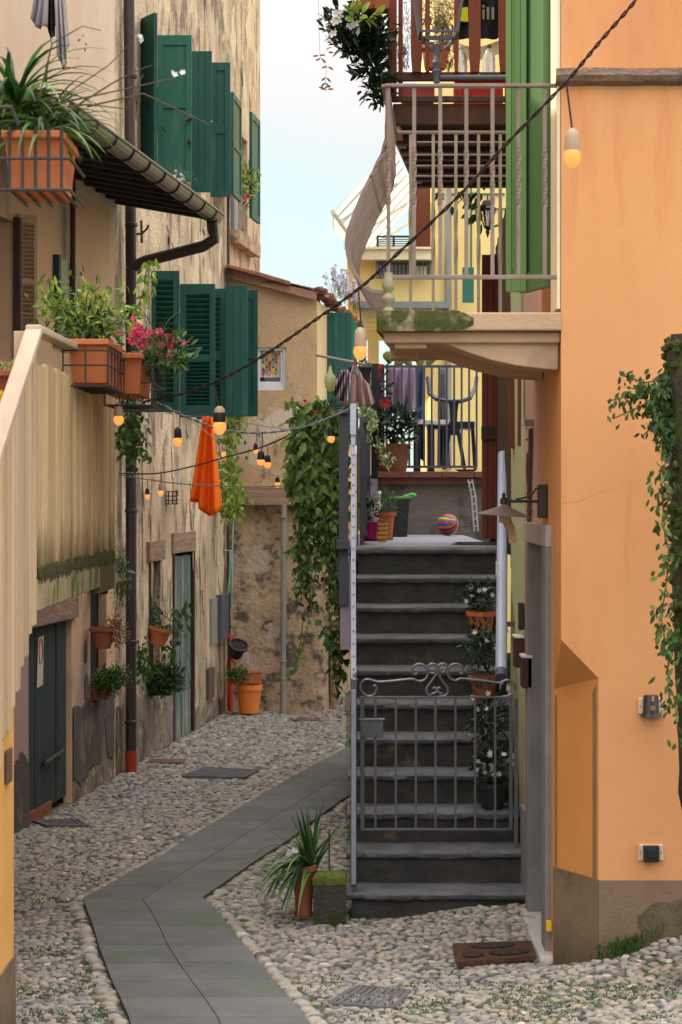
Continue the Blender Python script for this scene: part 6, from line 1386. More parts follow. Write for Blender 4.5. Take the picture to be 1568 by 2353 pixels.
# near planter top left, held by a bracket from the handrail post above
D = 7.4; bx0 = lambda x, y: P(x, y, D)
t = trough('flower_box', 'orange flower box full of long grassy leaves hanging high at the upper left', V(X_(78, D) - .01, D + .25, bx0(0, 428).z), .205, .4, .2, m_terra, .84)
t2c = V(X_(78, D), D + .3, bx0(0, 300).z)
plant(t, f_strap, lambda m: (straps(m, t2c + V(-.02, .05, .02), 70, .32, .02, .7, (.3, 1.3)), straps(m, t2c + V(-.12, 0, .1), 80, .42, .022, .8, (.4, 1.4)), straps(m, t2c + V(.03, -.2, 0), 26, .3, .018, 1.0, (.2, .9))))
ms = MB()
for pts in ([(60, 230), (140, 225), (250, 150), (310, 90)], [(100, 250), (200, 240), (290, 250), (330, 170)], [(90, 230), (120, 100), (190, 60), (232, 70)], [(150, 260), (260, 190), (320, 160), (350, 150)], [(120, 240), (240, 215), (400, 180)], [(200, 245), (330, 215), (480, 285)]):
    ms.tube([P(x, y, D + .2) for x, y in pts], [.004, .003, .002, .0015][:len(pts)], 5)
ms.build('flower_stalk', m_stem, t)
plant(t, f_white, lambda m: flowers(m, [P(x, y, D + .2) for x, y in ((322, 85), (326, 92), (397, 168), (402, 172), (420, 167), (100, 195))], .012), 'flower')
plant(t, f_dry, lambda m: [leaf(m, P(x, y, D + .2), rv(), rv(), .016, .008) for x, y in ((433, 272), (486, 282), (178, 95), (200, 105), (190, 85), (196, 110), (175, 108), (500, 290), (180, 128), (540, 320))], 'seed_head')
mb = MB(); z1 = bx0(0, 290).z; z0 = bx0(0, 434).z; xl, xr_ = X_(-40, D), X_(158, D)
for z in (z0, (z0 + z1) / 2): mb.tube([V(xl, D + .02, z), V(xr_, D + .02, z), V(xr_, D + .45, z)], .006, 6)
for k in range(5): x = X_(20 + k * 30, D); mb.tube([V(x, D + .02, z1), V(x, D + .02, z0), V(x, D + .45, z0)], .006, 6)
mb.tube([V(X_(45, D), D - .02, z1), V(X_(30, D), D - .03, z1 + .06), V(X_(-30, D), D - .03, z1 + .06)], .007, 6)
mb.tube([V(xr_, D + .3, z1), V(xr_ - .02, D + .3, z1 + .05), V(-1.6, D + .3, z1 + .05)], .007, 6)
tag(mb.build('planter_rack', m_iron), 'black wire rack under the high grassy flower box', 'rack')
mb = MB(); mb.bar(V(-1.5, D - .6, z1 + .06), V(-1.5, D + 1.4, z1 + .06), .05, .04); mb.bb(-1.53, -1.47, D - .6, D - .54, 1.0, z1 + .04); tag(mb.build('balcony_rail', m_rail), 'pale wooden rail carrying the high grassy flower box', 'rail')
# bracket pots and niche plants on the left
def hang(x, y, D, rt, h, m, lab, f, spec, tilt=0, nm='potted_plant', fl=None):
    c = P(x, y, D); t = potted(nm, lab, 'potted plant', c, rt, rt * .68, h, m, M=Matrix.Rotation(math.radians(tilt), 3, 'Y') if tilt else None)
    plant(t, f, lambda m_: spec(m_, c + V(0, 0, h))); return t
hang(236, 1490, 17.5, .1, .17, m_terradk, 'drooping dry plant in a dark terracotta pot on the upper bracket of the near niche', f_dry, lambda m, c: (bush(m, c + V(.1, 0, -.02), (.09, .1, .1), 260, .05, .012, 'narrow', clumps=12, up=-.2)))
hang(232, 1365, 17.6, .085, .14, m_dkgreyplas, 'feathery green fern spilling from a black pot at the top of the near niche', f_fern, lambda m, c: (bush(m, c + V(.16, 0, -.02), (.07, .08, .2), 900, .04, .006, 'narrow', clumps=24, up=-.1), leaf(m, c + V(.12, -.05, .1), V(1, 0, .3), V(0, -.4, 1), .13, .05, 'oval', 1.0), leaf(m, c + V(.2, -.05, .06), V(1, -.1, -.2), V(0, -.4, 1), .11, .045, 'oval', .95)))
t = trough('flower_box', 'small box of bushy green herbs on the sill of the near niche', P(228, 1606, 17.8), .2, .3, .12, m_terradk); plant(t, f_fern, lambda m: bush(m, P(250, 1565, 17.7), (.13, .15, .1), 1500, .035, .013, 'oval', clumps=22))
hang(362, 1482, 19.9, .1, .16, m_terra, 'terracotta pot of thin greyish herbs in the second niche', f_grey, lambda m, c: (bush(m, c + V(.1, 0, .05), (.15, .1, .12), 520, .05, .006, 'narrow', clumps=20)), tilt=12)
t = T('climbing_plant', 'leggy climbing plant with big leaves beside the blue door', 'plant', P(405, 1500, 20)); mb, ms = MB(), MB()
strand(mb, [P(390, 1490, 20), P(405, 1450, 20), P(420, 1410, 20), P(426, 1385, 20)], 46, .09, .04, 'oval', .04, ms, tb=(.3, 1)); strand(mb, [P(350, 1390, 20), P(355, 1430, 20), P(358, 1460, 20)], 120, .05, .02, 'oval', .05, ms, tb=(0, .6)); mb.build('leaves', f_mid, t); ms.build('stem', m_stem, t)
t = trough('flower_box', 'dark box of bushy geranium leaves on the sill of the second niche', P(368, 1596, 20.0), .26, .3, .13, m_dkgreyplas); plant(t, f_mid, lambda m: bush(m, P(380, 1562, 19.9), (.17, .15, .11), 1300, .045, .018, 'oval', clumps=24, tb=(0, .7)))
t = T('creeping_plant', 'light green creeper growing on the wall just right of the brown downpipe', 'plant', P(322, 1560, 18.9)); mb, ms = MB(), MB(); strand(mb, [P(318, 1480, 19), P(324, 1520, 19), P(320, 1555, 19)], 150, .06, .022, 'oval', .04, ms, tb=(.3, 1)); mb.build('leaves', f_fern, t); ms.build('stem', m_stem, t)
t = T('window_plant', 'light flowering plant on the sill of the farthest upper window', 'plant', P(568, 450, 24.2)); mb, mf = MB(), MB(); c = P(568, 425, 24.3); bush(mb, c, (.13, .15, .2), 420, .06, .02, 'oval', clumps=20); mb.build('foliage', f_bright, t); flowers(mf, [P(572, 452, 24.0), P(560, 456, 24.0)], .03); mf.build('flower', f_red, t)
t = T('sill_plant', 'pale wispy plant growing over the gutter below the green shutters', 'plant', P(415, 430, 19)); mb, mf = MB(), MB(); bush(mb, P(415, 415, 19), (.12, .1, .08), 120, .05, .008, 'narrow', clumps=12); mb.build('foliage', f_grey, t); flowers(mf, [P(405 + R.uniform(-12, 25), 400 + R.uniform(-10, 15), 18.9) for _ in range(9)], .014); mf.build('flower', f_white, t)
# pots at the foot of the gable wall
c = V(X_(573, 23.55), 23.55, float(gz(X_(573, 23.55), 23.55)) + .03); potted('plastic_pot', 'big orange plastic pot standing on the cobbles below the orange box', 'pot', c, .142, .105, .315, m_terrabr, rim=.006, rh=.06)
t = trough('flower_box', 'orange rectangular box with fresh green leaves balanced on the big orange pot', c + V(-.05, .02, .32), .38, .18, .14, m_terra, .85); plant(t, f_mid, lambda m: (bush(m, P(548, 1550, 23.4), (.1, .08, .07), 240, .05, .022, 'oval', clumps=14, tb=(.3, 1))))
Mt = Matrix.Rotation(math.radians(18), 3, 'Y') @ Matrix.Rotation(math.radians(32), 3, 'X'); c = P(541, 1508, 23.6)
potted('hanging_pot', 'black pot tilted on the wall above the orange pots', 'pot', c, .1, .065, .17, m_dkgreyplas, M=Mt)
mb = MB(); mb.tube([P(527, 1470, 23.6), P(528, 1540, 23.7)], .012); mb.tube([P(528, 1510, 23.7), P(541, 1525, 23.6)], .008); tag(mb.build('pot_bracket', m_iron), 'iron bracket holding the tilted black pot on the wall', 'bracket')
# greenery beyond the stairs
t = T('garden_shrub', 'sunlit bright green shrub in the gap beyond the gable house', 'shrub', V(.1, 29, -.1)); mb = MB(); bush(mb, V(.06, 29.0, .5), (.22, .3, .7), 900, .1, .04, 'oval', clumps=30, tb=(.4, 1)); mb.build('foliage', f_bright, t)
t = T('roof_weeds', 'pale blue wild flowers growing on the verge of the gable roof', 'wild flowers', P(760, 670, 26.5)); mb, ms = MB(), MB()
for k in range(70):
    D = R.uniform(25, 28); b0 = V(sx(D) + R.uniform(0, .12), D, 4.72); e_ = b0 + V(R.uniform(-.1, .1), 0, R.uniform(.1, .38)); ms.tube([b0, e_], .003, 3); flowers(mb, [e_, b0.lerp(e_, .7) + rv(.02)], .025, 4)
mb.build('flower', f_lav, t); ms.build('stem', m_stem, t)
# flowering climber left of the timber balcony
t = T('flowering_climber', 'dark climber with white blossoms hanging off the corner of the timber balcony', 'climber', P(850, 230, 13.8)); mb, ms, mf, mg = MB(), MB(), MB(), MB()
for (x, y, a, bb, n) in ((845, 90, .14, .1, 460), (805, 60, .12, .1, 300), (862, 150, .09, .17, 420), (872, 205, .07, .08, 150), (800, 100, .12, .06, 170), (850, 30, .1, .08, 200)): bush(mb, P(x, y, 13.8), (a, .15, bb), n, .07, .026, 'oval', clumps=14, tb=(0, .55))
mb.build('foliage', f_dark, t); flowers(mf, [P(785 + R.gauss(0, 16), 45 + R.gauss(0, 16), 13.6) for _ in range(9)] + [P(805, 62, 13.6), P(768, 50, 13.6)], .03); mf.build('flower', f_white, t)
bush(mg, P(820, 35, 13.6), (.08, .05, .05), 26, .09, .045, 'oval', clumps=6, tb=(.5, 1)); mg.build('young_leaf', f_bright, t)
t = T('hanging_tendril', 'thin tendril of dry leaves dangling against the sky left of the timber balcony', 'tendril', P(748, 240, 13.6)); mb, ms = MB(), MB()
pts = [P(732, -40, 13.6), P(733, 60, 13.6), P(736, 130, 13.6), P(752, 155, 13.6), P(748, 180, 13.6), P(748, 210, 13.6)]; ms.tube(pts, .0012, 4)
for x, y in ((733, 128), (738, 134), (753, 153), (768, 122), (750, 178), (746, 202), (752, 206), (762, 68), (764, 100), (748, 190)):
    leaf(mb, P(x, y, 13.6), V(1, 0, R.uniform(-1, .6)), V(0, -1, .3), .045, .014, 'oval'); leaf(mb, P(x, y, 13.6), V(-1, 0, R.uniform(-1, .6)), V(0, -1, .3), .04, .014, 'oval')
mb.build('leaf', f_dry, t); ms.build('stem', m_stem, t)
t = trough('flower_box', 'brown red flower box at the very top beside the timber corner post', P(862, 26, 13.7), .22, .2, .2, m_terradk, .8)
t = T('dried_plant', 'tangle of dry hanging stems behind the street lantern', 'plant', P(1010, 150, 14.3)); mb = MB()
for (x, y, a, bb, n) in ((985, 30, .12, .1, 500), (1030, 50, .07, .2, 500), (925, 80, .04, .2, 260), (1035, 130, .04, .06, 90)): bush(mb, P(x, y, 14.35), (a, .08, bb), n, .06, .006, 'narrow', clumps=22, up=-.5)
mb.build('foliage', foliage('dry_moss_stems', ((.05, .05, .02), (.12, .11, .05), (.2, .18, .09), (.28, .25, .15)), .8), t)
potted('hanging_pot', 'terracotta pot on the timber balcony behind the lantern post', 'pot', P(1000, 160, 14.3), .09, .07, .16, m_terra)
# prickly pear and plants behind the terrace rail
t = T('prickly_pear', 'prickly pear pads rising above the terrace rail', 'cactus', P(930, 845, 20.5)); mb = MB()
for x, y, ln, wd, an in ((893, 822, .13, .05, 1.9), (935, 828, .15, .05, 2.3), (990, 825, .16, .055, 1.1), (965, 830, .12, .05, 1.5), (915, 835, .12, .045, 1.0)):
    c = P(x, y, 20.5); mb.lathe(c, [(.004, -ln / 2), (wd * .6, -ln / 4), (wd, ln / 8), (wd * .8, ln / 2.6), (.004, ln / 2)], 12, Matrix.Rotation(math.pi / 2 - an, 3, 'Y') @ Matrix.Diagonal((1, .3, 1)))
mb.build('pad', mat('cactus_skin', (.22, .25, .07), (.14, .17, .05), 10, W1, rough=.6, bump=.2, transl=.2), t, smooth=True)
t = T('vine_shoot', 'green vine shoots hanging by the black wall lantern', 'vine', P(1080, 480, 16.5)); mb, ms = MB(), MB()
strand(mb, [P(1050, 470, 16.5), P(1070, 450, 16.5), P(1095, 440, 16.5), P(1100, 480, 16.5), P(1090, 500, 16.5)], 34, .08, .04, 'oval', .04, ms, tb=(.1, .8)); strand(mb, [P(1000, 435, 16.5), P(1006, 450, 16.5)], 5, .08, .035, 'oval', .01); mb.build('leaves', f_mid, t); ms.build('stem', m_stem, t)
# mossy trunk with creeper at the right edge
TD = 9.2
tk = T('mossy_trunk', 'thick mossy tree trunk cut off at the top, standing at the right edge', 'tree trunk', V(X_(1600, TD), TD, .3))
mb = MB(); n = 30; K = 26; vs = []
for j in range(n + 1):
    y = 770 + (2350 - 770) * j / n; lx_ = 1530 + (38 * (y - 770) / 1080 if y > 770 else 0); r_ = .20
    if j == 0: r_ *= .9
    xl_ = X_(lx_, TD); cx_ = xl_ + .2
    for k in range(K):
        a = 2 * math.pi * k / K; rr_ = r_ * (1 + .07 * noise.noise(V(math.cos(a) * 3, math.sin(a) * 3, y * .006)) + .05 * noise.noise(V(a * 4, y * .03, 3)) + .03 * math.sin(a * 9 + y * .004)); vs.append((cx_ + rr_ * math.cos(a), TD + rr_ * math.sin(a), P(0, y, TD).z))
mb.add(vs, [(j * K + k, j * K + (k + 1) % K, (j + 1) * K + (k + 1) % K, (j + 1) * K + k) for j in range(n) for k in range(K)] + [tuple(range(K))])
mb.build('trunk', mat('mossy_bark', (.06, .045, .03), (.035, .026, .018), 14, (1, 1, .25), bump=1.0, bscale=50, stain=(.06, .075, .015), sscale=5, sst=(1, 1, .5), scut=(.5, .62)), tk, smooth=True)
mb, ms, mh = MB(), MB(), MB()
for pts, n in (([(1530, 870), (1480, 880), (1430, 862)], 46), ([(1530, 900), (1470, 905), (1395, 922)], 46), ([(1530, 930), (1480, 930), (1410, 962)], 44), ([(1530, 900), (1500, 900), (1440, 890)], 70), ([(1530, 960), (1505, 975), (1480, 1000)], 44), ([(1535, 850), (1528, 950), (1530, 1020)], 260), ([(1530, 890), (1505, 920), (1515, 980)], 120)):
    strand(mb, [P(x, y, TD - .05) for x, y in pts], n, .036, .017, 'oval', .02, ms, tb=(0, .75))
for pts, n in (([(1530, 1060), (1520, 1120), (1530, 1250)], 90), ([(1540, 1250), (1530, 1350), (1520, 1420), (1530, 1480)], 90), ([(1545, 1450), (1535, 1540), (1540, 1640)], 70), ([(1550, 1600), (1560, 1700)], 20)):
    strand(mb, [P(x, y, TD - .16) for x, y in pts], n, .04, .018, 'oval', .025, ms, tb=(.1, 1))
bush(mb, P(1530, 1030, TD - .1), (.03, .03, .04), 60, .05, .004, 'narrow', clumps=6)
mb.build('creeper', f_mid, tk); ms.build('creeper_stem', m_stem, tk)
mb = MB(); rr = random.Random(31)
for k in range(160):
    y = rr.uniform(770, 1500); xl_ = 1530 + 38 * (y - 770) / 1080; a = rr.uniform(math.pi * .75, math.pi * 1.45); c = V(X_(xl_, TD) + .2 + .2 * math.cos(a), TD + .2 * math.sin(a), P(0, y, TD).z); mb.lathe(c, [(0.001, -.02), (.02, -.01), (.022, .005), (.001, .02)], 6)
mb.build('moss', mat('bright_moss', (.1, .13, .02), (.05, .07, .012), 30, W1, bump=1, bscale=150), tk)
# tufts along the foot of the orange wall and weeds among the stones
mb = MB()
for k in range(420):
    x = R.gauss(1.32, .06); z = .2 + .25 * max(0, (x - 1.2)); leaf(mb, V(x, FD - .02 - R.random() * .05, float(gz(x, FD)) + R.uniform(0, .07)), V(R.gauss(0, .5), -.5, 1), V(0, -1, 0), R.uniform(.02, .05), .004, 'narrow')
tag(mb.build('moss', f_mid), 'green moss and tufts growing along the foot of the orange wall', 'moss', kind='stuff')
mb = MB()
for k in range(3000):
    a = R.random()
    if a < .35: p = G(R.uniform(40, 330), R.uniform(2180, 2353))
    elif a < .5: p = G(R.uniform(40, 300), R.uniform(1960, 2080))
    elif a < .9: p = G(R.uniform(900, 1560), R.uniform(2260, 2353))
    else: p = G(R.uniform(620, 900), R.uniform(2240, 2353))
    if noise.noise(V(p.x * 3, p.y * 3, 0)) < -.02 or (p.y > 9.95 and p.x > 1.0) or inpoly(np.array([p.x]), np.array([p.y]), PPOLY)[0]: continue
    for _ in range(2): leaf(mb, p + V(R.uniform(-.015, .015), R.uniform(-.015, .015), .008), V(R.gauss(0, .5), R.gauss(0, .5), 1), V(0, -1, .2), R.uniform(.006, .013), .007, 'narrow')
tag(mb.build('ground_moss', f_mid), 'bright moss growing between the near pebbles', 'moss', kind='stuff')
# ------------------------------------------------------------------ cloths, laundry, furniture
def cloth(name, label, cat, pts_top, pts_bot, D, m, n=20, rows=14, amp=.02, fr=3.0, group=None, D2=None):
    """hanging cloth between an upper and a lower picture polyline, with folds"""
    def samp(pl, t):
        t *= len(pl) - 1; i = min(int(t), len(pl) - 2); f = t - i; return (pl[i][0] * (1 - f) + pl[i + 1][0] * f, pl[i][1] * (1 - f) + pl[i + 1][1] * f)
    D2 = D2 or D; vs = []; ph = R.random() * 6
    for j in range(rows + 1):
        for i in range(n + 1):
            t = i / n; a, b_ = samp(pts_top, t), samp(pts_bot, t); v = j / rows; Dd = D + (D2 - D) * t
            p = P(a[0] + (b_[0] - a[0]) * v, a[1] + (b_[1] - a[1]) * v, Dd); p.y += amp * (.4 + v) * math.sin(t * fr * 2 * math.pi + ph + v) + amp * .4 * math.sin(t * fr * 5 + v * 3); vs.append(p)
    mb = MB(); mb.add(vs, [(j * (n + 1) + i, j * (n + 1) + i + 1, (j + 1) * (n + 1) + i + 1, (j + 1) * (n + 1) + i) for j in range(rows) for i in range(n)])
    o = mb.build(name, m, smooth=True); s = o.modifiers.new('thickness', 'SOLIDIFY'); s.thickness = .003; tag(o, label, cat, group); return o
cloth('orange_cloth', 'bright orange cloth hanging folded on the old house wall below the shutters', 'cloth', [(466, 958), (478, 956), (488, 958)], [(437, 1152), (455, 1155), (458, 1170), (480, 1186), (497, 1182), (510, 1168)], 20.6, m_orcloth, 24, 16, .05, 2.5)
m_lil = mat('lilac_towel', (.42, .3, .42), (.34, .24, .35), 4, (1, 1, .4), bump=.3, bscale=20, transl=.3)
m_pk = mat('pale_pink_cloth', (.62, .46, .42), (.55, .4, .37), 4, W1, bump=.2, transl=.3)
m_denim = mat('blue_cloth', (.06, .09, .2), (.04, .06, .15), 5, W1, bump=.2)
m_dkc = mat('charcoal_cloth', (.035, .035, .045), None, 6, W1, bump=.1)
m_bk2 = mat('grey_jersey', (.14, .13, .14), None, 6, W1, bump=.1)
m_wht = mat('white_cloth', (.62, .6, .64), (.5, .48, .53), 4, W1, bump=.1, transl=.3)
cloth('towel', 'crumpled lilac towel hanging behind the terrace rail', 'towel', [(888, 842), (925, 846), (956, 842)], [(895, 945), (905, 952), (930, 948), (962, 940)], 20.0, m_lil, amp=.04)
cloth('trousers', 'long blue trousers hanging right of the lilac towel', 'trousers', [(956, 842), (978, 842)], [(952, 1058), (960, 1050), (976, 1062)], 20.0, m_denim, 12, 12, .03)
cloth('trousers', 'dark grey trousers hanging behind the plastic chair', 'trousers', [(1008, 846), (1024, 846)], [(1006, 1075), (1018, 1070), (1036, 1077)], 20.6, m_bk2, 12, 12, .02)
m_chk = mat('checked_shirt_cloth', (.5, .45, .5), None, 6, W1, bump=0, wave=(14, .5, (.07, .02, .04), 'X'))
cloth('shirt', 'dark and white checked shirt on the drying pole behind the flower box', 'shirt', [(780, 852), (796, 848), (808, 858)], [(753, 896), (775, 915), (800, 928)], 18.0, m_chk, 12, 8, .04)
cloth('shirt', 'pale pink top pegged on the drying pole with a red peg', 'shirt', [(810, 838), (818, 834), (836, 870), (850, 886)], [(806, 932), (830, 936), (850, 936), (862, 925)], 17.5, m_pk, 14, 8, .04) 
cloth('shirt', 'white sleeve hanging at the upper end of the pink top', 'shirt', [(812, 838), (820, 836)], [(806, 858), (824, 862)], 17.4, m_wht, 6, 5, .01)
mb = MB(); mb.tube([P(727, 816, 18.5), P(842, 838, 17.2)], .012, 8); tag(mb.build('drying_pole', m_pipegrey), 'thin grey drying pole reaching from the gable house to the terrace post', 'pole')
mb = MB(); mb.box(P(817, 834, 17.35), (.03, .01, .045)); tag(mb.build('clothes_peg', m_redpl), 'red clothes peg gripping the pink top on the drying pole', 'peg')
c = P(759, 900, 16.5); tg = T('glass_ornament', 'lime green glass bottle ornament hanging above the flower box', 'ornament', c); mb = MB(); mb.lathe(c, [(.015, 0), (.035, .03), (.045, .08), (.04, .12), (.015, .15), (.008, .2)], 10); mb.build('bottle', mat('lime_glass', (.55, .65, .12), (.7, .72, .5), 9, W1, rough=.2, bump=0, transl=.5), tg, smooth=True)
# laundry high at the upper left
for a, b_, D, m, lab, nm in (([(85, -60), (112, -60)], [(70, 40), (85, 66), (108, 60)], 13, m_wht, 'pale shirt hanging at the far left of the high laundry line', 'shirt'),
                       ([(100, -60), (128, -60)], [(103, 30), (118, 100), (130, 60)], 13.1, mat('navy_cloth', (.02, .022, .035), None, 6, W1, bump=0), 'dark navy shirt hanging between the pale clothes on the high line', 'shirt'),
                       ([(122, -60), (145, -60)], [(130, 120), (148, 165), (158, 100)], 12.9, m_wht, 'long white cloth hanging to a point on the high line', 'cloth')): cloth(nm, lab, nm, a, b_, D, m, 12, 12, .03)
mb = MB(); mb.tube([P(40, -58, 13), P(170, -62, 13)], .004, 6); tag(mb.build('clothes_line', m_cable), 'clothes line strung along the upper wall above the tiled roof', 'line')
# terrace rail
tr_ = T('terrace_railing', 'dark iron bar railing along the raised terrace', 'railing', P(965, 1078, 19.45))
TDp = 19.45; zt_, zb_ = P(0, 842, TDp).z, P(0, 1073, TDp).z
mb = MB(); mb.bb(X_(853, TDp), X_(1097, TDp), TDp - .01, TDp + .01, zt_ - .012, zt_ + .012); mb.bb(X_(853, TDp), X_(1097, TDp), TDp - .01, TDp + .01, zb_ - .01, zb_ + .012); mb.build('rail', m_slategrey, tr_)
for i in range(14):
    x = 872 + i * 17.2; mb = MB(); mb.bb(X_(x, TDp) - .009, X_(x, TDp) + .009, TDp - .008, TDp + .008, zb_, zt_); mb.build('bar', m_slategrey, tr_)
mb = MB(); mb.bb(X_(841, 19.1), X_(852, 19.1), 19.1, 19.16, 2.0, P(0, 833, 19.1).z); mb.build('post', m_slategrey, tr_, bev=.003)
mb = MB(); mb.bb(X_(853, 19.4), X_(868, 19.4), 19.3, 19.4, 2.5, P(0, 837, 19.4).z); mb.bb(X_(869, 20.5), X_(884, 20.5), 20.5, 20.6, 2.5, P(0, 837, 20.5).z); mb.build('post', m_dkc, tr_, label='darker post behind the corner post')
c = P(829, 885, 18.8); t = trough('planter', 'black plastic planter hooked high on the terrace corner post', P(828, 892, 18.8), .2, .2, .19, m_dkgreyplas, .7)
plant(t, f_mid, lambda m: (strand(m, [P(820, 850, 18.8), P(832, 825, 18.8), P(838, 805, 18.8)], 9, .1, .045, 'oval', .02), straps(m, P(815, 850, 18.8), 6, .15, .01, .8)))
# plastic chair seen from behind
cd = 20.1; ch = T('plastic_chair', 'dark green plastic garden chair with its curved back to the terrace rail', 'chair', P(1040, 1080, cd))
m_ch = mat('black_green_plastic', (.008, .018, .02), None, 6, W1, rough=.3, bump=0, spec=.5)
def q2(x, y, d=0): return P(x, y, cd + d)
mb = MB(); mb.tube([q2(984, 868, .5), q2(988, 905, .3), q2(1005, 918, .05), q2(1025, 922), q2(1060, 922), q2(1080, 915, .05), q2(1093, 890, .3), q2(1096, 868, .5)], .022, 8)
mb.prism([q2(1031, 918), q2(1056, 918), q2(1052, 945), q2(1050, 985), q2(1054, 1000), q2(1032, 1000), q2(1036, 985), q2(1034, 945)], (0, .03, 0)); mb.build('backrest', m_ch, ch, smooth=False)
mb = MB(); mb.prism([q2(985, 968, .3), q2(1092, 968, .3), q2(1092, 976, .3), q2(1060, 985, 0), q2(1025, 985, 0), q2(985, 976, .3)], (0, .15, 0)); mb.bb(q2(985, 0).x, q2(1092, 0).x, cd + .02, cd + .5, q2(0, 985).z, q2(0, 968).z); mb.build('seat', m_ch, ch, bev=.01)
for a, b_ in ((((1034, 985, 0)), (1020, 1078, -.02)), ((1052, 985, 0), (1068, 1078, -.02)), ((992, 980, .45), (986, 1080, .5)), ((1086, 980, .45), (1092, 1080, .5))):
    mb = MB(); mb.bar(q2(*a), q2(*b_), .035, .03, (0, 1, 0)); mb.build('leg', m_ch, ch)
# side table legs beside the big pot
mb = MB(); tb_ = T('garden_table', 'black garden table standing left of the plastic chair on the terrace', 'table', P(978, 1082, 19.9))
mb.bb(X_(948, 19.9), X_(1030, 19.9), 19.8, 20.5, P(0, 976, 19.9).z, P(0, 966, 19.9).z); mb.build('table_top', m_white, tb_, bev=.004)
for x in (959, 991):
    mb = MB(); mb.bb(X_(x - 8, 19.85), X_(x + 8, 19.85), 19.85, 19.95, 2.55, P(0, 976, 19.85).z); mb.build('leg', m_ch, tb_)
c = V(X_(1072, 19.35), 19.35, 2.565); mb = MB(); mb.lathe(c, [(.06, 0), (.1, .02), (.095, .022), (.055, .006)], 24, sq=(1.1, .8)); tag(mb.build('saucer', m_terradk), 'shallow terracotta saucer on the right end of the coping', 'saucer')
# folded metal rack leaning by the red door
mb = MB(); rk = [P(1076, 1105, 17.5), P(1094, 1225, 17.2)]
for dx in (0, 9):
    mb.tube([P(1076 + dx, 1103, 17.5), P(1084 + dx, 1140, 17.4), P(1090 + dx, 1222, 17.2)], .008, 6)
for k in range(7): t_ = k / 6; mb.tube([P(1077 + 12 * t_, 1110 + 100 * t_, 17.5 - .2 * t_), P(1086 + 12 * t_, 1108 + 100 * t_, 17.8 - .2 * t_)], .006, 5)
tag(mb.build('metal_rack', m_pipegrey), 'folded wire rack leaning beside the red plank door', 'rack')
# doormat
q = [G(1050, 2232), G(1232, 2218), G(1222, 2182), G(1040, 2188)]; q = [V(p.x, p.y, float(gz(p.x, p.y)) + .045) for p in q]; dm = T('doormat', 'worn brown doormat with dark patches on the cobbles before the stone door', 'doormat', sum(q, V(0, 0, 0)) / 4)
mb = MB(); mb.prism([p - V(0, 0, .02) for p in q], (0, 0, .02)); mb.build('mat', mat('coir_brown', (.13, .06, .03), (.09, .04, .022), 30, W1, bump=1, bscale=140), dm)
mb = MB()
def mq(u, v): return q[0].lerp(q[1], u).lerp(q[3].lerp(q[2], u), v) + V(0, 0, .004)
for u0, u1, v0, v1 in ((.22, .78, .6, .92), (.42, .94, .15, .48), (.08, .36, .15, .45)):
    mb.prism([mq((u0 + u1) / 2 + (u1 - u0) / 2 * math.cos(a), (v0 + v1) / 2 + (v1 - v0) / 2 * math.sin(a)) for a in [k * math.pi / 8 for k in range(16)]], (0, 0, .003))
mb.build('dark_patch', m_soil, dm)
# ------------------------------------------------------------------ string lights
def cable(name, label, pts, m, r=.005, twistd=False, D=None):
    p = [P(*q) for q in pts]; out = []
    for i in range(len(p) - 1):
        p0, p1, p2, p3 = p[max(i - 1, 0)], p[i], p[i + 1], p[min(i + 2, len(p) - 1)]
        for k in range(12):
            t = k / 12; out.append(.5 * ((2 * p1) + (p2 - p0) * t + (2 * p0 - 5 * p1 + 4 * p2 - p3) * t * t + (3 * p1 - p0 - 3 * p2 + p3) * t ** 3))
    out.append(p[-1]); mb = MB()
    if twistd:
        for s in (0, math.pi):
            mb.tube([q + V(math.cos(k * 1.1 + s), 0, math.sin(k * 1.1 + s)) * r * .9 for k, q in enumerate(out)], r * .75, 6)
    else: mb.tube(out, r, 7)
    o = mb.build(name, m, smooth=True); tag(o, label, 'cable', 'cables of the string lights'); return o
cable('light_cable', 'black twisted cable running diagonally from the upper right across the iron balcony', [(1500, -60, 8.6), (1462, 0, 8.6), (1380, 95, 8.8), (1300, 190, 9.0), (1165, 330, 9.2), (1050, 455, 9.4), (900, 596, 9.7), (830, 660, 9.9), (730, 732, 10.2), (640, 795, 10.5), (560, 845, 10.8), (490, 880, 11.1), (420, 905, 11.5), (340, 922, 12.2), (330, 925, 12.6)], m_cable, .0058, True)
cable('light_cable', 'blue grey double cable sagging from the pink flower box to the stair rail head', [(335, 912, 12.7), (430, 958, 13.2), (515, 988, 13.6), (610, 994, 14.0), (700, 980, 14.3), (760, 958, 14.5), (808, 936, 14.5)], m_cableb, .0055, True)
cable('light_cable', 'black cable rising from the brown downpipe past the orange cloth to the ivy', [(275, 1088, 18.4), (360, 1088, 18), (450, 1070, 17), (520, 1050, 16.4), (600, 1028, 15.8), (690, 988, 15.2), (760, 945, 14.9)], m_cable, .006)
cable('light_cable', 'grey cable running almost level from the brown downpipe to the ivy', [(275, 1092, 18.4), (400, 1110, 17.6), (520, 1117, 16.8), (600, 1118, 16), (700, 1114, 15.2)], m_cableb, .005)
cable('light_cable', 'thin pale cable falling from the green shutters down across the gable wall', [(425, 955, 18), (470, 990, 17.6), (540, 1042, 17), (600, 1082, 16.4), (670, 1100, 15.6), (700, 1100, 15.3)], m_cableb, .0035)
cable('light_cable', 'thin pale cable from the green shutters towards the upper ivy', [(430, 955, 18), (520, 962, 17.4), (600, 978, 16.4), (690, 990, 15.4)], m_cableb, .003)
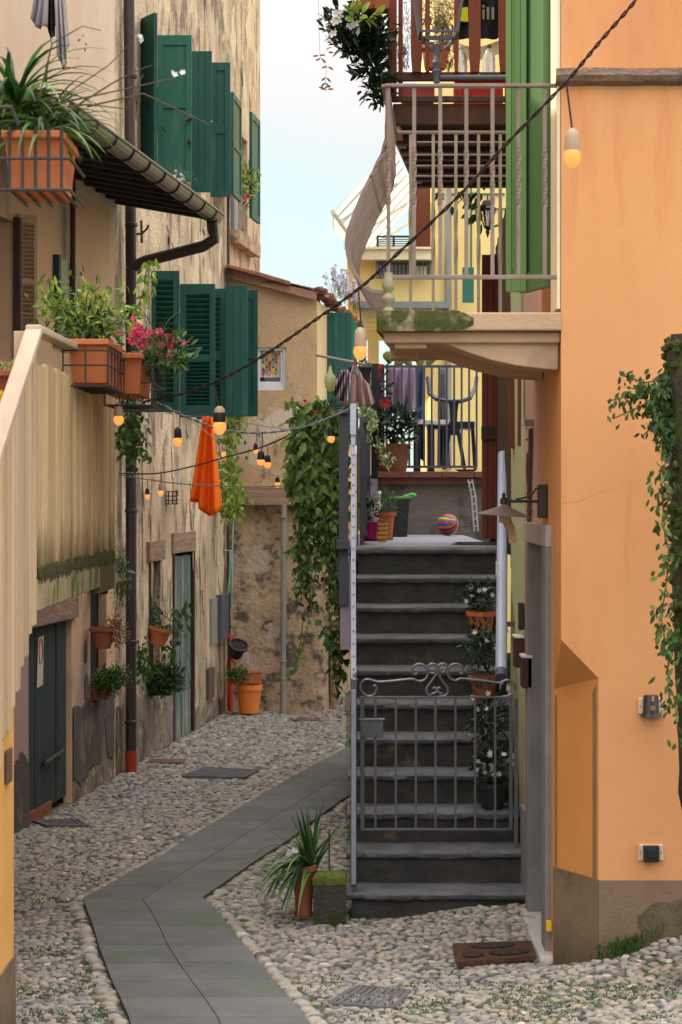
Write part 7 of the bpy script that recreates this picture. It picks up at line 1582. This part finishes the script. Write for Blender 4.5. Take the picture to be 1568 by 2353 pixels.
def bulb(x, y0, y1, y2, D, w_, sock, lab, top=None, lit=True, cap=False):
    """socket from y0 to y1, glass from y1 to y2, px"""
    c = P(x, y1, D); hs = sz(D, y1 - y0); hg = sz(D, y2 - y1); r = sz(D, w_ / 2); t = T('light_bulb', lab, 'light bulb', c - V(0, 0, hg))
    mb = MB(); mb.lathe(c, [(r * .86, -.001), (r * .9, hs * .1), (r * .84, hs * .55), (r * .7, hs * .85), (r * .3, hs), (.001, hs)], 16); mb.build('socket', sock, t, smooth=True)
    if cap: mb = MB(); mb.lathe(c, [(r * .86, hs * .62), (r * .8, hs * .85), (r * .4, hs * 1.05), (.001, hs * 1.06)], 16); mb.build('socket_cap', m_sockc, t, smooth=True)
    mb = MB(); pr = [(r * .82, 0)] + [(r * math.cos(a), -hg * .3 - hg * .7 * math.sin(a)) for a in [k * math.pi / 2 / 7 for k in range(8)]]; pr[-1] = (.001, -hg); mb.lathe(c, pr[::-1], 18); mb.build('glass', m_bulbglass if lit else m_bulboff, t, smooth=True)
    if top: mb = MB(); mb.tube([c + V(0, 0, hs * .95), c.lerp(P(top[0], top[1], D), .5) + V(.006, 0, 0), P(top[0], top[1], D)], max(r * .12, .003), 6); mb.build('flex', m_cable, t, smooth=True)
bulb(1315, 295, 345, 386, 9.0, 40, m_sockc, 'lit bulb in a beige socket hanging large in front of the orange wall', (1302, 192))
bulb(828, 752, 796, 828, 9.9, 32, m_sockc, 'lit bulb in a beige socket hanging at the left end of the iron balcony', (824, 664))
bulb(505, 935, 970, 1000, 11.1, 30, m_sockb, 'lit bulb in a black socket with beige cap just above the orange cloth', (492, 880), cap=True)
bulb(273, 925, 956, 978, 11.8, 24, m_sockc, 'lit bulb in a beige socket below the terracotta boxes on the wooden balcony', (274, 905))
bulb(409, 982, 1006, 1027, 13.2, 20, m_sockb, 'lit bulb in a black socket left of the orange cloth under the shutters', (414, 950))
bulb(339, 1122, 1136, 1148, 18, 12, m_sockb, 'small lit bulb in a black socket right of the brown downpipe', (339, 1105))
bulb(370, 1110, 1127, 1140, 17.8, 13, m_sockc, 'small lit bulb in a pale socket between the black one and the orange cloth', (370, 1088))
bulb(514, 1022, 1038, 1050, 17.2, 11, m_sockc, 'small lit bulb with a pale socket against the yellow green vine', (514, 1018))
bulb(588, 1018, 1032, 1043, 16.8, 12, m_sockb, 'smallest lit bulb left of the pair above the wooden lintel', (590, 994))
bulb(600, 1036, 1056, 1070, 14.0, 19, m_sockb, 'larger left bulb of the touching pair in front of the gable wall', (603, 996))
bulb(615, 1045, 1062, 1076, 15.6, 17, m_sockb, 'right bulb of the touching pair in front of the gable wall', (614, 1024))
bulb(638, 1096, 1108, 1121, 16, 12, m_sockb, 'small lit bulb just above the weathered lintel', (639, 1092))
bulb(667, 1132, 1148, 1160, 15.4, 11, m_sockc, 'unlit clear bulb hanging beside the ivy at the lintel end', (667, 1117), lit=False)
bulb(761, 980, 1002, 1018, 14.4, 18, m_sockb, 'lit bulb in a black socket in front of the ivy flower box', (757, 958))
t = T('fish_chime', 'white fish shaped chime hanging on the old house wall', 'chime', P(408, 1110, 20)); mb = MB(); mb.prism([P(x, y, 20) for x, y in ((408, 1075), (413, 1082), (412, 1092), (409, 1100), (413, 1108), (403, 1108), (407, 1100), (403, 1090), (404, 1081))][::-1], (0, .01, 0)); mb.build('fish', m_white, t)
mb = MB()
for k in range(6): mb.bar(P(403, 1050 + k * 4, 20), P(412, 1049 + k * 4, 20), .006, .006)
mb.tube([P(408, 1040, 20), P(408, 1078, 20)], .002, 4); mb.build('string', m_sockc, t)
t = T('wire_basket', 'small rusty wire basket on the old house wall left of the orange cloth', 'basket', P(392, 1158, 21)); mb = MB()
for y in (1130, 1140, 1150, 1158): mb.tube([P(378, y, 20.7), P(406, y, 20.6), P(410, y - 2, 21.0)], .008, 5)
for k in range(4): mb.tube([P(379 + k * 9, 1128, 20.7), P(379 + k * 9, 1158, 20.7)], .007, 5)
mb.build('basket', m_rustpl, t)
